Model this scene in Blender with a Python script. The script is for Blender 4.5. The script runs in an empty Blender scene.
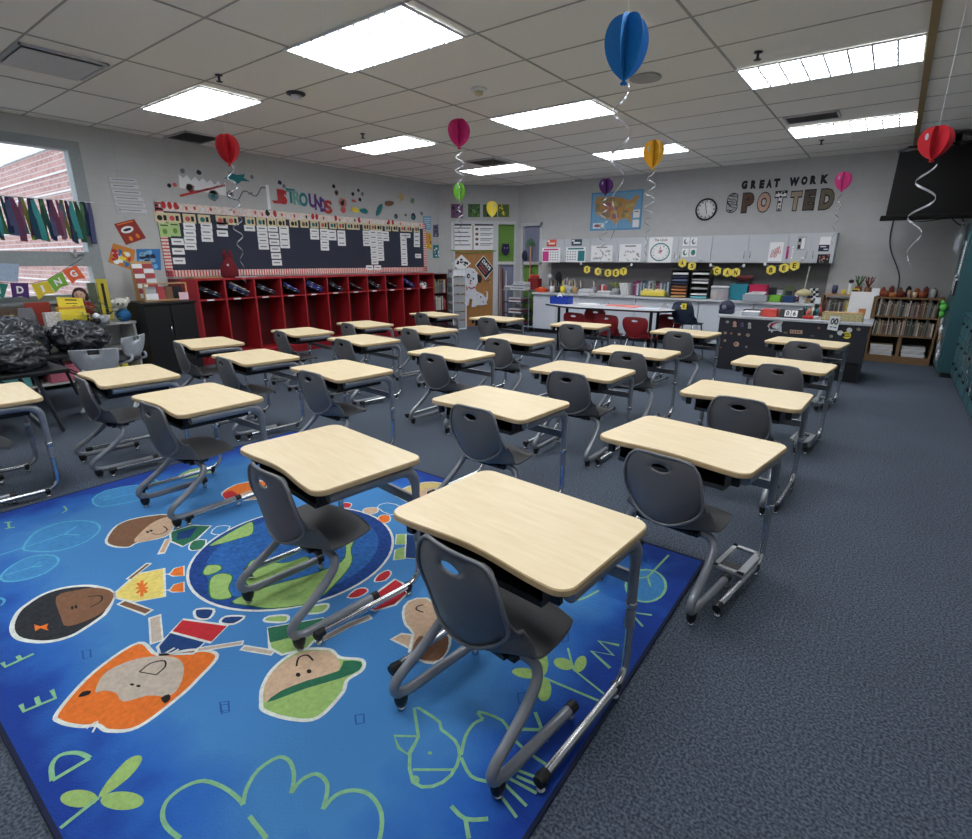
import bpy, bmesh, math, random
from mathutils import Vector, Matrix
R = math.radians
C = bpy.context.scene.collection
SC = bpy.context.scene

# ------------------------------------------------------------ camera
CAM_Z = 1.38
YAW, PITCH, ROLL, FPX = .6427, .2936, .0018, 525.7
fwd = Vector((-math.sin(YAW)*math.cos(PITCH), math.cos(YAW)*math.cos(PITCH), -math.sin(PITCH)))
rgt0 = Vector((math.cos(YAW), math.sin(YAW), 0)); up0 = rgt0.cross(fwd)
rgt = rgt0*math.cos(ROLL) + up0*math.sin(ROLL); upv = up0*math.cos(ROLL) - rgt0*math.sin(ROLL)
cd = bpy.data.cameras.new('camera'); cam = bpy.data.objects.new('camera', cd); C.objects.link(cam)
cam.matrix_world = Matrix(((rgt.x, upv.x, -fwd.x, 0), (rgt.y, upv.y, -fwd.y, 0), (rgt.z, upv.z, -fwd.z, CAM_Z), (0, 0, 0, 1)))
cd.sensor_fit = 'HORIZONTAL'; cd.sensor_width = 36; cd.lens = FPX*36/972; cd.clip_start = .02; cd.clip_end = 200
SC.camera = cam
# ------------------------------------------------------------ world, exposure
w = bpy.data.worlds.new('sky'); SC.world = w; w.use_nodes = True
nt = w.node_tree; bg = nt.nodes['Background']
tc = nt.nodes.new('ShaderNodeTexCoord'); nz = nt.nodes.new('ShaderNodeTexNoise'); nz.inputs['Scale'].default_value = 3
cr = nt.nodes.new('ShaderNodeValToRGB'); cr.color_ramp.elements[0].color = (.62, .80, 1, 1); cr.color_ramp.elements[1].color = (.95, .98, 1, 1)
nt.links.new(tc.outputs['Generated'], nz.inputs['Vector']); nt.links.new(nz.outputs['Fac'], cr.inputs['Fac'])
nt.links.new(cr.outputs['Color'], bg.inputs['Color']); bg.inputs['Strength'].default_value = 1.15
LAMP = 7.0
SC.view_settings.view_transform = 'Standard'; SC.view_settings.look = 'None'
SC.view_settings.exposure = 1.0; SC.view_settings.gamma = 1.0; SC.view_settings.use_curve_mapping = False

# ------------------------------------------------------------ pixel -> point on a plane of the room
def at(ax, val, u, v):
    d = rgt*((u-486)/FPX) - upv*((v-419.5)/FPX) + fwd
    o = Vector((0, 0, CAM_Z)); return o + d*((val-o[ax])/d[ax])
def ray(u, v, dist):
    d = (rgt*((u-486)/FPX) - upv*((v-419.5)/FPX) + fwd).normalized(); return Vector((0, 0, CAM_Z)) + d*dist

# ------------------------------------------------------------ materials
def lin(c): return tuple(((x/255)/12.92 if x/255 <= .04045 else ((x/255+.055)/1.055)**2.4) for x in c)
MATS = {}
def mat(name, rgb=(128,128,128), rough=.6, metal=0, vary=.06, scale=30, bump=0, emit=0, alpha=1, coat=0, stretch=None, rgb2=None):
    if name in MATS: return MATS[name]
    m = bpy.data.materials.new(name); m.use_nodes = True; n = m.node_tree; b = n.nodes['Principled BSDF']
    c = lin(rgb)
    b.inputs['Roughness'].default_value = rough; b.inputs['Metallic'].default_value = metal
    if coat: b.inputs['Coat Weight'].default_value = coat
    t = n.nodes.new('ShaderNodeTexCoord'); mp = n.nodes.new('ShaderNodeMapping'); x = n.nodes.new('ShaderNodeTexNoise')
    x.inputs['Scale'].default_value = scale; x.inputs['Detail'].default_value = 4
    if stretch: mp.inputs['Scale'].default_value = stretch
    n.links.new(t.outputs['Object'], mp.inputs['Vector']); n.links.new(mp.outputs['Vector'], x.inputs['Vector'])
    r = n.nodes.new('ShaderNodeValToRGB')
    r.color_ramp.elements[0].position = .3; r.color_ramp.elements[1].position = .7
    c2 = lin(rgb2) if rgb2 else tuple(min(1, k*(1+vary)+vary*.01) for k in c)
    c1 = c if rgb2 else tuple(k*(1-vary) for k in c)
    r.color_ramp.elements[0].color = (*c1, 1); r.color_ramp.elements[1].color = (*c2, 1)
    n.links.new(x.outputs['Fac'], r.inputs['Fac']); n.links.new(r.outputs['Color'], b.inputs['Base Color'])
    if bump:
        bp = n.nodes.new('ShaderNodeBump'); bp.inputs['Strength'].default_value = bump; bp.inputs['Distance'].default_value = .01
        n.links.new(x.outputs['Fac'], bp.inputs['Height']); n.links.new(bp.outputs['Normal'], b.inputs['Normal'])
    if emit:
        b.inputs['Emission Color'].default_value = (*c, 1); b.inputs['Emission Strength'].default_value = emit
    if alpha < 1: b.inputs['Alpha'].default_value = alpha
    MATS[name] = m; return m
def glass(name, rgb, alpha=.25, rough=.05):
    m = mat(name, rgb, rough, 0, .02, 5, alpha=alpha); return m

# ------------------------------------------------------------ mesh builder
class MB:
    def __init__(s): s.v = []; s.f = []; s.m = []; s.sm = []; s.mats = []
    def mi(s, m):
        if m not in s.mats: s.mats.append(m)
        return s.mats.index(m)
    def add(s, vs, fs, m, smooth=False):
        o = len(s.v); s.v += [tuple(v) for v in vs]; k = s.mi(m)
        for f in fs: s.f.append([i+o for i in f]); s.m.append(k); s.sm.append(smooth)
        return s
    def box(s, c, d, m, bev=0, rot=None):
        hx, hy, hz = d[0]/2, d[1]/2, d[2]/2
        if bev:
            bm = bmesh.new(); bmesh.ops.create_cube(bm, size=1); bmesh.ops.scale(bm, vec=d, verts=bm.verts)
            bmesh.ops.bevel(bm, geom=bm.edges[:], offset=bev, segments=2, affect='EDGES', profile=.5)
            vs = [v.co.copy() for v in bm.verts]; fs = [[v.index for v in f.verts] for f in bm.faces]; bm.free()
        else:
            vs = [Vector((x, y, z)) for x in (-hx, hx) for y in (-hy, hy) for z in (-hz, hz)]
            fs = [(0, 1, 3, 2), (4, 6, 7, 5), (0, 4, 5, 1), (2, 3, 7, 6), (0, 2, 6, 4), (1, 5, 7, 3)]
        if rot is not None: vs = [rot @ v for v in vs]
        return s.add([v+Vector(c) for v in vs], fs, m)
    def bx(s, x0, x1, y0, y1, z0, z1, m, bev=0):
        return s.box(((x0+x1)/2, (y0+y1)/2, (z0+z1)/2), (abs(x1-x0), abs(y1-y0), abs(z1-z0)), m, bev)
    def tube(s, pts, r, m, n=10, cap=True, sx=1.0):
        pts = [Vector(p) for p in pts]; vs = []; fs = []
        rs = r if isinstance(r, (list, tuple)) else [r]*len(pts)
        t0 = (pts[1]-pts[0]).normalized(); a = Vector((0, 0, 1)) if abs(t0.z) < .9 else Vector((1, 0, 0))
        nn = t0.cross(a).normalized()
        for i, p in enumerate(pts):
            t = (pts[min(i+1, len(pts)-1)]-pts[max(i-1, 0)]).normalized()
            nn = (nn - t*nn.dot(t)).normalized(); b = t.cross(nn)
            for k in range(n):
                an = 2*math.pi*k/n; vs.append(p + (nn*math.cos(an)*sx + b*math.sin(an))*rs[i])
        for i in range(len(pts)-1):
            for k in range(n):
                fs.append((i*n+k, i*n+(k+1) % n, (i+1)*n+(k+1) % n, (i+1)*n+k))
        s.add(vs, fs, m, True)
        if cap: s.add(vs[:n], [list(range(n))[::-1]], m); s.add(vs[-n:], [list(range(n))], m)
        return s
    def lathe(s, c, prof, m, n=20, sc=(1, 1), smooth=True, cap=True):
        vs = []; fs = []; c = Vector(c)
        for r, z in prof:
            for k in range(n):
                a = 2*math.pi*k/n; vs.append(c+Vector((r*math.cos(a)*sc[0], r*math.sin(a)*sc[1], z)))
        for i in range(len(prof)-1):
            for k in range(n): fs.append((i*n+k, i*n+(k+1) % n, (i+1)*n+(k+1) % n, (i+1)*n+k))
        if cap: fs.append(list(range(n))[::-1]); fs.append([(len(prof)-1)*n+k for k in range(n)])
        return s.add(vs, fs, m, smooth)
    def ball(s, c, r, m, n=14):
        r = Vector(r) if not isinstance(r, (int, float)) else Vector((r, r, r)); c = Vector(c); vs = []; fs = []; h = n//2
        for i in range(h+1):
            ph = math.pi*i/h
            for k in range(n):
                a = 2*math.pi*k/n; vs.append(c+Vector((r.x*math.sin(ph)*math.cos(a), r.y*math.sin(ph)*math.sin(a), r.z*math.cos(ph))))
        for i in range(h):
            for k in range(n): fs.append((i*n+k, (i+1)*n+k, (i+1)*n+(k+1) % n, i*n+(k+1) % n))
        return s.add(vs, fs, m, True)
    def prism(s, pts, vec, m, m2=None):
        pts = [Vector(p) for p in pts]; vec = Vector(vec); n = len(pts)
        s.add(pts+[p+vec for p in pts], [[n+i for i in range(n)]], m)
        s.add(pts+[p+vec for p in pts], [list(range(n))[::-1]]+[(i, (i+1) % n, n+(i+1) % n, n+i) for i in range(n)], m2 or m)
        return s
    def build(s, name, parent=None, loc=None, rz=0, weld=False):
        me = bpy.data.meshes.new(name); me.from_pydata([tuple(v) for v in s.v], [], s.f)
        for m in s.mats: me.materials.append(m)
        me.polygons.foreach_set('material_index', s.m); me.polygons.foreach_set('use_smooth', s.sm)
        bm = bmesh.new(); bm.from_mesh(me)
        if weld: bmesh.ops.remove_doubles(bm, verts=bm.verts, dist=1e-5)
        bmesh.ops.recalc_face_normals(bm, faces=bm.faces); bm.to_mesh(me); bm.free()
        o = bpy.data.objects.new(name, me); C.objects.link(o)
        if parent is not None: o.parent = parent
        if loc is not None: o.location = loc
        o.rotation_euler.z = rz
        return o
def tag(o, label=None, cat=None, group=None, kind=None):
    if label: o['label'] = label
    if cat: o['category'] = cat
    if group: o['group'] = group
    if kind: o['kind'] = kind
    return o
def empty(name, loc, rz=0, label=None, cat=None, group=None):
    o = bpy.data.objects.new(name, None); C.objects.link(o); o.location = loc; o.rotation_euler.z = rz; o.empty_display_size = .1
    return tag(o, label, cat, group)
def struct(o): o['kind'] = 'structure'; return o
def kids(o): return [k for k in C.objects if k.parent is o]
def copy_tree(o, parent=None):
    c = o.copy(); C.objects.link(c)
    if parent is not None: c.parent = parent
    for ch in list(KID.get(o.name) or KID.setdefault(o.name, kids(o))): copy_tree(ch, c)
    return c
KID = {}
def recenter(o):            # moves a mesh object's origin to the middle of its base
    me = o.data; xs = [v.co for v in me.vertices]
    c = Vector(((min(p.x for p in xs)+max(p.x for p in xs))/2, (min(p.y for p in xs)+max(p.y for p in xs))/2, min(p.z for p in xs)))
    me.transform(Matrix.Translation(-c)); o.location = c; return o
def smooth_path(pts, n=6, closed=False):
    P = [Vector(p) for p in pts]; L = len(P); out = []
    rng = range(L) if closed else range(L-1)
    for i in rng:
        g = (lambda k: P[k % L]) if closed else (lambda k: P[max(0, min(L-1, k))])
        a, b, c, d = g(i-1), g(i), g(i+1), g(i+2)
        for k in range(n):
            t = k/n; out.append(.5*((2*b)+(c-a)*t+(2*a-5*b+4*c-d)*t*t+(3*b-a-3*c+d)*t**3))
    if not closed: out.append(P[-1])
    return out
FONT = {}
def glyphs(txt, bold=0):
    k = (txt, bold)
    if k not in FONT:
        cu = bpy.data.curves.new('t', 'FONT'); cu.body = txt; cu.resolution_u = 3; cu.offset = bold
        ob = bpy.data.objects.new('t', cu); me = bpy.data.meshes.new_from_object(ob)
        vs = [(v.co.x, v.co.y) for v in me.vertices]; fs = [list(p.vertices) for p in me.polygons]
        x0 = min(v[0] for v in vs); x1 = max(v[0] for v in vs); y0 = min(v[1] for v in vs); y1 = max(v[1] for v in vs)
        FONT[k] = ([((x-x0)/(x1-x0), (y-y0)/(y1-y0)) for x, y in vs], fs, (x1-x0)/(y1-y0))
        bpy.data.objects.remove(ob); bpy.data.curves.remove(cu); bpy.data.meshes.remove(me)
    return FONT[k]
# a flat sheet of paper (or sign) spanned by four corner points TL TR BR BL, with marks printed on it in unit coordinates (t runs down)
class Sheet(MB):
    def __init__(s, cs, n, base=None, thick=.004):
        super().__init__(); s.c = [Vector(c) for c in cs]; s.n = Vector(n).normalized(); s.th = thick
        if base: s.prism(s.c, s.n*thick, base)
    def p(s, a, b, l=1):
        TL, TR, BR, BL = s.c; q = (TL*(1-a)+TR*a)*(1-b)+(BL*(1-a)+BR*a)*b
        return q + s.n*(s.th + .0006*l)
    def poly(s, pts, m, l=1): return s.add([s.p(a, b, l) for a, b in pts], [list(range(len(pts)))], m)
    def rect(s, a0, b0, a1, b1, m, l=1): return s.poly([(a0, b0), (a1, b0), (a1, b1), (a0, b1)], m, l)
    def ell(s, a, b, ra, rb, m, l=1, n=16): return s.poly([(a+ra*math.cos(2*math.pi*k/n), b+rb*math.sin(2*math.pi*k/n)) for k in range(n)], m, l)
    def line(s, pts, w, m, l=1, closed=False):
        P = [s.p(a, b, l) for a, b in pts]; ribbon(s, P, w, m, s.n, closed); return s
    def text(s, txt, a0, b0, a1, b1, m, l=1, bold=.01):
        vs, fs, asp = glyphs(txt, bold)
        return s.add([s.p(a0+(a1-a0)*x, b1+(b0-b1)*y, l) for x, y in vs], fs, m)
    def done(s, name, label, cat, group=None):
        return tag(recenter(s.build(name)), label, cat, group)
def ribbon(mb, P, w, m, n, closed=False):
    L = len(P); vs = []; fs = []
    for i, p in enumerate(P):
        a = P[(i-1) % L] if closed or i > 0 else p; b = P[(i+1) % L] if closed or i < L-1 else p
        t = (b-a); t = t.normalized() if t.length > 1e-9 else Vector((1, 0, 0)); q = n.cross(t).normalized()*(w/2); vs += [p+q, p-q]
    for i in range(L if closed else L-1): j = (i+1) % L; fs.append((2*i, 2*i+1, 2*j+1, 2*j))
    mb.add(vs, fs, m)
def px(ax, val, quad): return [at(ax, val, u, v) for u, v in quad]
def crop(ox, oy, s, pts): return [(ox+x/s, oy+y/s) for x, y in pts]
rnd = random.Random(7)
# ------------------------------------------------------------ palette
M_wall = mat('wall_paint', (190, 191, 191), .85, vary=.03, scale=8, bump=.05)
M_blockline = mat('block_joint', (183, 184, 184), .9)
M_ceil = mat('ceiling_tile', (240, 238, 232), .95, vary=.07, scale=220, bump=.15)
M_tbar = mat('ceiling_grid_bar', (172, 171, 168), .7)
M_white = mat('white_paint', (228, 231, 236), .5)
M_lam = mat('maple_laminate', (238, 217, 174), .38, vary=.0, scale=3.5, stretch=(2, 16, 4), rgb2=(246, 228, 190))
M_lamedge = mat('laminate_edge', (205, 178, 134), .5)
M_plastic = mat('grey_chair_plastic', (98, 99, 101), .42, vary=.05, scale=120, bump=.06)
M_rim = mat('chair_rim_sheen', (118, 121, 126), .35)  # rim's glossy highlight put into a lighter colour than the shell
M_tube = mat('grey_painted_tube', (142, 146, 153), .32, metal=.35)
M_chrome = mat('chrome', (205, 208, 212), .24, metal=1)
M_black = mat('black_plastic', (20, 21, 24), .45)
M_darkgrey = mat('dark_grey_metal', (58, 62, 70), .45, metal=.3)
M_paper = mat('white_paper', (240, 241, 243), .8, vary=.02)
M_red = mat('red_plastic', (190, 40, 44), .45)
M_green = mat('green_paper', (108, 152, 64), .7)
M_yellow = mat('yellow_paper', (244, 224, 70), .7)
M_blue = mat('blue_paper', (50, 120, 190), .7)
M_orange = mat('orange_paper', (236, 126, 48), .7)
M_purple = mat('purple_paper', (92, 50, 130), .7)
M_teal = mat('teal_paper', (30, 125, 130), .7)
M_pink = mat('pink_paper', (224, 70, 150), .7)
M_ink = mat('black_ink', (28, 28, 32), .7)
M_grey = mat('grey_print', (120, 124, 130), .7)
M_brown = mat('brown_print', (120, 84, 60), .7)
M_navy = mat('navy', (30, 40, 66), .6)
M_tan = mat('tan_wood', (190, 152, 104), .55, scale=6, stretch=(2, 2, 20), vary=.12)
M_maroon = mat('cubby_red', (132, 14, 26), .42, vary=.08, scale=10)
M_maroonedge = mat('cubby_red_edge', (166, 34, 42), .45)
M_cab = mat('cabinet_grey', (196, 200, 206), .45, vary=.02)
M_carpet = mat('carpet', (52, 64, 80), .95, vary=.0, scale=120, bump=.6, rgb2=(112, 124, 140))
M_clear = glass('clear_plastic', (215, 222, 230), .45, .15)
def setup_carpet():
    n = M_carpet.node_tree; b = n.nodes['Principled BSDF']
    r = next(x for x in n.nodes if x.type == 'VALTORGB'); r.color_ramp.elements[0].position = .38; r.color_ramp.elements[1].position = .66
    x2 = n.nodes.new('ShaderNodeTexNoise'); x2.inputs['Scale'].default_value = 1.1; x2.inputs['Detail'].default_value = 3
    t = next(x for x in n.nodes if x.type == 'TEX_COORD'); n.links.new(t.outputs['Object'], x2.inputs['Vector'])
    mx = n.nodes.new('ShaderNodeMix'); mx.data_type = 'RGBA'; mx.blend_type = 'MULTIPLY'; mx.inputs['Factor'].default_value = .35
    n.links.new(r.outputs['Color'], mx.inputs['A']); n.links.new(x2.outputs['Fac'], mx.inputs['B']); n.links.new(mx.outputs['Result'], b.inputs['Base Color'])
setup_carpet()
# ------------------------------------------------------------ room shell
XL, YB, H = -7.68, 9.72, 2.84
XR, YF = 1.36, -1.7
D0, D1 = Vector((XL, 8.6, 0)), Vector((-6.45, YB, 0)); DD = (D1-D0).normalized(); DN = Vector((DD.y, -DD.x, 0))
def atD(u, v, off=0):
    o = Vector((0, 0, CAM_Z)); d = rgt*((u-486)/FPX) - upv*((v-419.5)/FPX) + fwd
    return o + d*(((D0+DN*off)-o).dot(DN)/d.dot(DN))
def pxD(q, off=0): return [atD(u, v, off) for u, v in q]
struct(MB().bx(XL-.3, XR+.2, YF-.2, YB+.2, -.12, 0, M_carpet).build('floor'))
c = MB(); c.bx(XL-.2, XR+.2, YF-.2, YB+.2, H+.004, H+.12, M_ceil)
gx = [-.07+1.23*k for k in range(-6, 2)]; gy = [2.665-.605*8+.605*k for k in range(0, 21)]
for x in gx: c.bx(x-.008, x+.008, YF, YB, H-.001, H+.01, M_tbar)
for y in gy: c.bx(XL, XR, y-.006, y+.006, H, H+.01, M_tbar)
struct(c.build('ceiling'))
# windows on the left wall: opening y -.6..2.53, z .93..2.66
WY0, WY1, WZ0, WZ1 = -.9, 2.52, .93, 2.66
wl = MB()
wl.bx(XL-.2, XL, WY1, D0.y+.1, 0, H+.05, M_wall); wl.bx(XL-.2, XL, YF-.1, WY0, 0, H+.05, M_wall)
wl.bx(XL-.2, XL, WY0, WY1, 0, WZ0, M_wall); wl.bx(XL-.2, XL, WY0, WY1, WZ1, H+.05, M_wall)
for y in (2.86, 3.46): wl.bx(XL, XL+.0015, y-.004, y+.004, 0, H, M_blockline)
for k in range(1, 14): wl.bx(XL, XL+.0012, WY1+.1, D0.y, .2*k-.003, .2*k+.003, M_blockline)
struct(wl.build('wall_left'))
wb = MB()
SX0, SX1, SZ = -6.36, -5.86, 2.12
wb.bx(D1.x-.1, SX0, YB, YB+.2, 0, H+.05, M_wall); wb.bx(SX1, XR+.2, YB, YB+.2, 0, H+.05, M_wall); wb.bx(SX0, SX1, YB, YB+.2, SZ, H+.05, M_wall)
for k in range(7, 14): wb.bx(-.8 if k < 9 else -5.6, XR, YB-.0012, YB, .2*k-.003, .2*k+.003, M_blockline)
struct(wb.build('wall_back'))
# corner wall across the room's corner, with a door opening and a sidelight
LD = (D1-D0).length
def dw(s, z, off=0): p = D0+DD*s+DN*off; return Vector((p.x, p.y, z))
def dbox(mb, s0, s1, o0, o1, z0, z1, m): mb.prism([dw(s0, z0, o0), dw(s1, z0, o0), dw(s1, z0, o1), dw(s0, z0, o1)], (0, 0, z1-z0), m)
def sD(u): p = atD(u, 260); return (p-D0).dot(DD)
sd0, sd1, ss0, ss1 = sD(455), sD(493), sD(498), sD(514)
wc = MB(); dbox(wc, -.15, sd0-.04, -.2, 0, 0, H+.05, M_wall); dbox(wc, sd0-.04, LD+.15, -.2, 0, 2.16, H+.05, M_wall); dbox(wc, ss1+.03, LD+.05, -.2, 0, 0, 2.16, M_wall)
struct(wc.build('wall_corner'))
struct(MB().bx(XR, XR+.2, YF-.1, YB+.1, 0, H+.05, M_wall).build('wall_right'))
struct(MB().bx(XL-.1, XR+.1, YF-.2, YF, 0, H+.05, M_wall).build('wall_front'))
# seam strip along the ceiling
struct(MB().bx(-.10, -.055, YF, YB, H-.03, H-.002, mat('ochre_strip', (150, 126, 84), .6)).build('trim_1'))
b = MB(); b.bx(XL, XL+.012, YF, D0.y, .001, .1, M_darkgrey); struct(b.build('baseboard_left'))
b = MB(); b.bx(-5.7, XR, YB-.012, YB, .001, .1, M_darkgrey); struct(b.build('baseboard_back'))
# window
M_frame = mat('window_frame', (150, 158, 160), .5)
M_glass = glass('window_glass', (225, 240, 248), .08, .02)
wf = MB()
def wbar(y0, y1, z0, z1, x0=XL-.14, x1=XL+.02): wf.bx(x0, x1, y0, y1, z0, z1, M_frame)
wbar(WY1-.12, WY1-.001, WZ0+.001, WZ1-.001); wbar(WY0+.001, WY0+.07, WZ0+.001, WZ1-.001)
for a_, c_ in ((WZ1-.10, WZ1-.001), (WZ0+.001, WZ0+.06), (1.31, 1.47)): wbar(WY0+.07, WY1-.12, a_, c_, XL-.138, XL+.018)
wbar(.62, .70, WZ0+.06, 1.31, XL-.12, XL); wbar(.62, .70, 1.47, WZ1-.10, XL-.12, XL)
wf.bx(XL+.001, XL+.1, WY0, WY1+.05, WZ0-.03, WZ0, M_frame)
wo = struct(wf.build('window_1'))
MB().bx(XL-.075, XL-.069, WY0, WY1, WZ0, WZ1, M_glass).build('window_pane', wo)
MB().bx(XL+.022, XL+.05, 2.22, 2.34, 1.44, 1.47, M_chrome).bx(XL+.03, XL+.045, 2.24, 2.27, 1.41, 1.5, M_chrome).build('latch', wo)
# brick wing outside the window
M_brick = mat('outside_brick', (172, 128, 122), .9, scale=12)
def setup_brick():
    n = M_brick.node_tree; b = n.nodes['Principled BSDF']; t = next(x for x in n.nodes if x.type == 'TEX_COORD')
    mp = n.nodes.new('ShaderNodeMapping'); mp.inputs['Rotation'].default_value = (R(90), 0, 0)
    br = n.nodes.new('ShaderNodeTexBrick'); br.inputs['Scale'].default_value = 1; br.inputs['Brick Width'].default_value = .22; br.inputs['Row Height'].default_value = .075
    br.inputs['Mortar Size'].default_value = .008
    br.inputs['Color1'].default_value = (*lin((196, 150, 142)), 1); br.inputs['Color2'].default_value = (*lin((172, 126, 122)), 1); br.inputs['Mortar'].default_value = (*lin((205, 190, 186)), 1)
    n.links.new(t.outputs['Object'], mp.inputs['Vector']); n.links.new(mp.outputs['Vector'], br.inputs['Vector']); n.links.new(br.outputs['Color'], b.inputs['Base Color'])
setup_brick()
bw = MB(); bw.bx(-22, -8.3, 3.0, 3.3, -.3, 2.94, M_brick)
M_band = mat('pale_stone_band', (235, 230, 228), .8)
for k in range(9): bw.bx(-22, -8.3, 2.985, 3.0, .52+.26*k, .545+.26*k, M_band)
bo = bw.build('brick_building'); tag(bo, 'pink brick school wing with pale bands seen through the window', 'building')
cp = MB().bx(-22, -8.25, 2.96, 3.35, 2.94, 3.0, M_white).build('coping', bo)
tag(MB().bx(-30, XL-.35, -14, 20, -.4, -.3, mat('outside_paving', (170, 170, 165), .9)).build('paving'), 'pale outdoor paving beyond the classroom window', 'paving', kind='stuff')

# door and sidelights in the corner wall
M_jamb = mat('jamb_paint', (205, 208, 212), .5)
M_door = mat('oak_door', (176, 124, 68), .5, scale=4, stretch=(8, 8, .6), vary=.1)
fr = MB()
for s0, s1 in ((sd0-.04, sd0), (sd1, ss0), (ss1, ss1+.03)): dbox(fr, s0, s1, -.12, .03, 0, 2.16, M_jamb)
dbox(fr, sd0-.04, ss1+.03, -.12, .03, 2.10, 2.16, M_jamb); dbox(fr, ss0, ss1, -.12, .02, 1.30, 1.36, M_jamb)
struct(fr.build('trim_2'))
do = MB(); dbox(do, sd0+.004, sd1-.004, -.06, -.015, .01, 2.09, M_door); do = struct(do.build('door_1'))
h = MB(); p = dw(sd1-.07, 0, 0)
for z in (.93, 1.03): h.ball((p.x, p.y, z), .02, M_chrome, 10)
q0, q1 = dw(sd1-.09, .99, .02), dw(sd1-.19, .99, .03)
h.tube([dw(sd1-.07, .99, -.015), q0, q1], .011, M_chrome, 8); h.build('door_handle', do)
dbk = MB(); dbox(dbk, ss0, ss1, -.07, -.06, 1.36, 2.10, M_green); dbox(dbk, ss0, ss1, -.07, -.06, .05, 1.30, mat('lilac_glass', (138, 142, 168), .25)); dbox(dbk, ss0, ss1, -.1, 0, 0, .05, M_jamb)
struct(dbk.build('window_2'))
w3 = MB(); w3.bx(SX0, SX0+.05, YB-.02, YB+.12, 0, SZ, M_jamb); w3.bx(SX1-.05, SX1, YB-.02, YB+.12, 0, SZ, M_jamb)
w3.bx(SX0, SX1, YB-.02, YB+.12, SZ-.06, SZ, M_jamb); w3.bx(SX0, SX1, YB-.02, YB+.12, 1.30, 1.36, M_jamb)
w3 = struct(w3.build('window_3'))
MB().bx(SX0+.05, SX1-.05, YB+.05, YB+.06, 1.36, SZ-.06, mat('lilac_glass', (138, 142, 168), .25)).bx(SX0+.05, SX1-.05, YB+.05, YB+.06, .02, 1.30, M_green).build('window_pane', w3)

# ------------------------------------------------------------ ceiling fittings
M_lens = mat('lit_lens', (250, 252, 255), .3, vary=0, emit=LAMP)
M_louver = mat('lens_rib', (214, 222, 230), .4)
M_lframe = mat('fixture_frame', (225, 228, 232), .5)
LX, LY = 1.17, .575
def ceiling_light_mesh():
    r = empty('ceiling_light', (0, 0, H-.004))
    f = MB()
    f.bx(-.02, LX+.02, -.02, 0, -.006, .004, M_lframe); f.bx(-.02, LX+.02, LY, LY+.02, -.006, .004, M_lframe)
    f.bx(-.02, 0, 0, LY, -.006, .004, M_lframe); f.bx(LX, LX+.02, 0, LY, -.006, .004, M_lframe); f.build('frame', r)
    MB().bx(0, LX, 0, LY, -.002, .003, M_lens).build('diffuser', r)
    g = MB()
    for k in range(1, 8): g.bx(LX*k/8-.007, LX*k/8+.007, 0, LY, -.014, -.002, M_louver)
    for k in range(1, 4): g.bx(0, LX, LY*k/4-.006, LY*k/4+.006, -.0135, -.002, M_louver)
    g.build('louver', r); return r
L0 = ceiling_light_mesh()
spots = [(-3.80, 2.665, 'large lit ceiling panel nearest the camera, top left of centre'), (-6.33, 2.70, 'lit ceiling panel at the left, nearest the windows'),
 (-3.76, 5.09, 'lit ceiling panel in the middle of the ceiling, left of the blue balloon'), (-6.26, 5.11, 'lit ceiling panel above the navy word board, second from the windows'),
 (-1.284, 5.07, 'large lit ceiling panel at the upper right'), (-6.21, 7.52, 'lit ceiling panel farthest back, near the corner door'),
 (-3.74, 7.51, 'lit ceiling panel behind the yellow balloon'), (-1.27, 7.49, 'thin-looking lit ceiling panel above the wall clock lettering, far right'),
 (-1.28, 2.66, 'lit ceiling panel just above the frame at the right'), (-3.78, .24, 'lit ceiling panel straight above the camera, left'), (-1.28, .24, 'lit ceiling panel straight above the camera, right'), (-6.3, .24, 'lit ceiling panel beside the windows, behind the view')]
for i, (x, y, l) in enumerate(spots):
    o = L0 if i == 0 else copy_tree(L0)
    o.location = (x, y, H-.004); tag(o, l, 'ceiling light', 'ceiling light panels')
M_vent = mat('vent_grey', (112, 112, 112), .6); M_ventw = mat('vent_white', (190, 192, 196), .5)
def vent(x0, x1, y0, y1, label, flap=False):
    r = empty('ceiling_vent', ((x0+x1)/2, (y0+y1)/2, H), 0, label, 'vent', 'ceiling vents'); a, b = (x1-x0)/2, (y1-y0)/2
    f = MB(); f.bx(-a, a, -b, -b+.02, -.014, .003, M_ventw); f.bx(-a, a, b-.02, b, -.014, .003, M_ventw); f.bx(-a, -a+.02, -b, b, -.014, .003, M_ventw); f.bx(a-.02, a, -b, b, -.014, .003, M_ventw)
    f.build('frame', r)
    s = MB()
    if flap:
        s.bx(-a+.03, a-.02, -b+.02, b-.05, -.03, -.024, M_ventw); MB().bx(-a+.02, a-.02, -b+.02, b-.02, -.001, .003, M_black).build('duct_opening', r)
    else:
        n = int((y1-y0)/.035)
        for k in range(n): s.box((0, -b+.03+k*(2*b-.06)/(n-1), -.006), (2*a-.04, .024, .003), M_vent, rot=Matrix.Rotation(R(35), 3, 'X'))
        MB().bx(-a+.02, a-.02, -b+.02, b-.02, 0, .003, M_darkgrey).build('duct_opening', r)
    s.build('slat', r)
vent(-5.78, -5.19, 1.46, 2.02, 'open ceiling air vent with white baffle at upper left', True)
vent(-7.56, -6.98, 3.40, 3.86, 'grey louvred ceiling vent above the left wall decorations')
vent(-5.58, -5.06, 6.93, 7.38, 'dark slatted ceiling vent just in front of the farthest light panel')
vent(-1.24, -.74, 6.90, 7.22, 'ceiling vent at the right between the two bright panels')
def detector(x, y, r_, label, m=M_white, dark=False):
    o = empty('smoke_detector', (x, y, H), 0, label, 'smoke detector')
    MB().lathe((0, 0, 0), [(r_, 0), (r_, -.012), (r_*.8, -.02), (r_*.4, -.022)], M_darkgrey if dark else M_lframe).build('base', o)
    MB().lathe((0, 0, -.02), [(r_*.55, 0), (r_*.5, -.025), (r_*.2, -.035)], m).build('cap', o)
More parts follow.
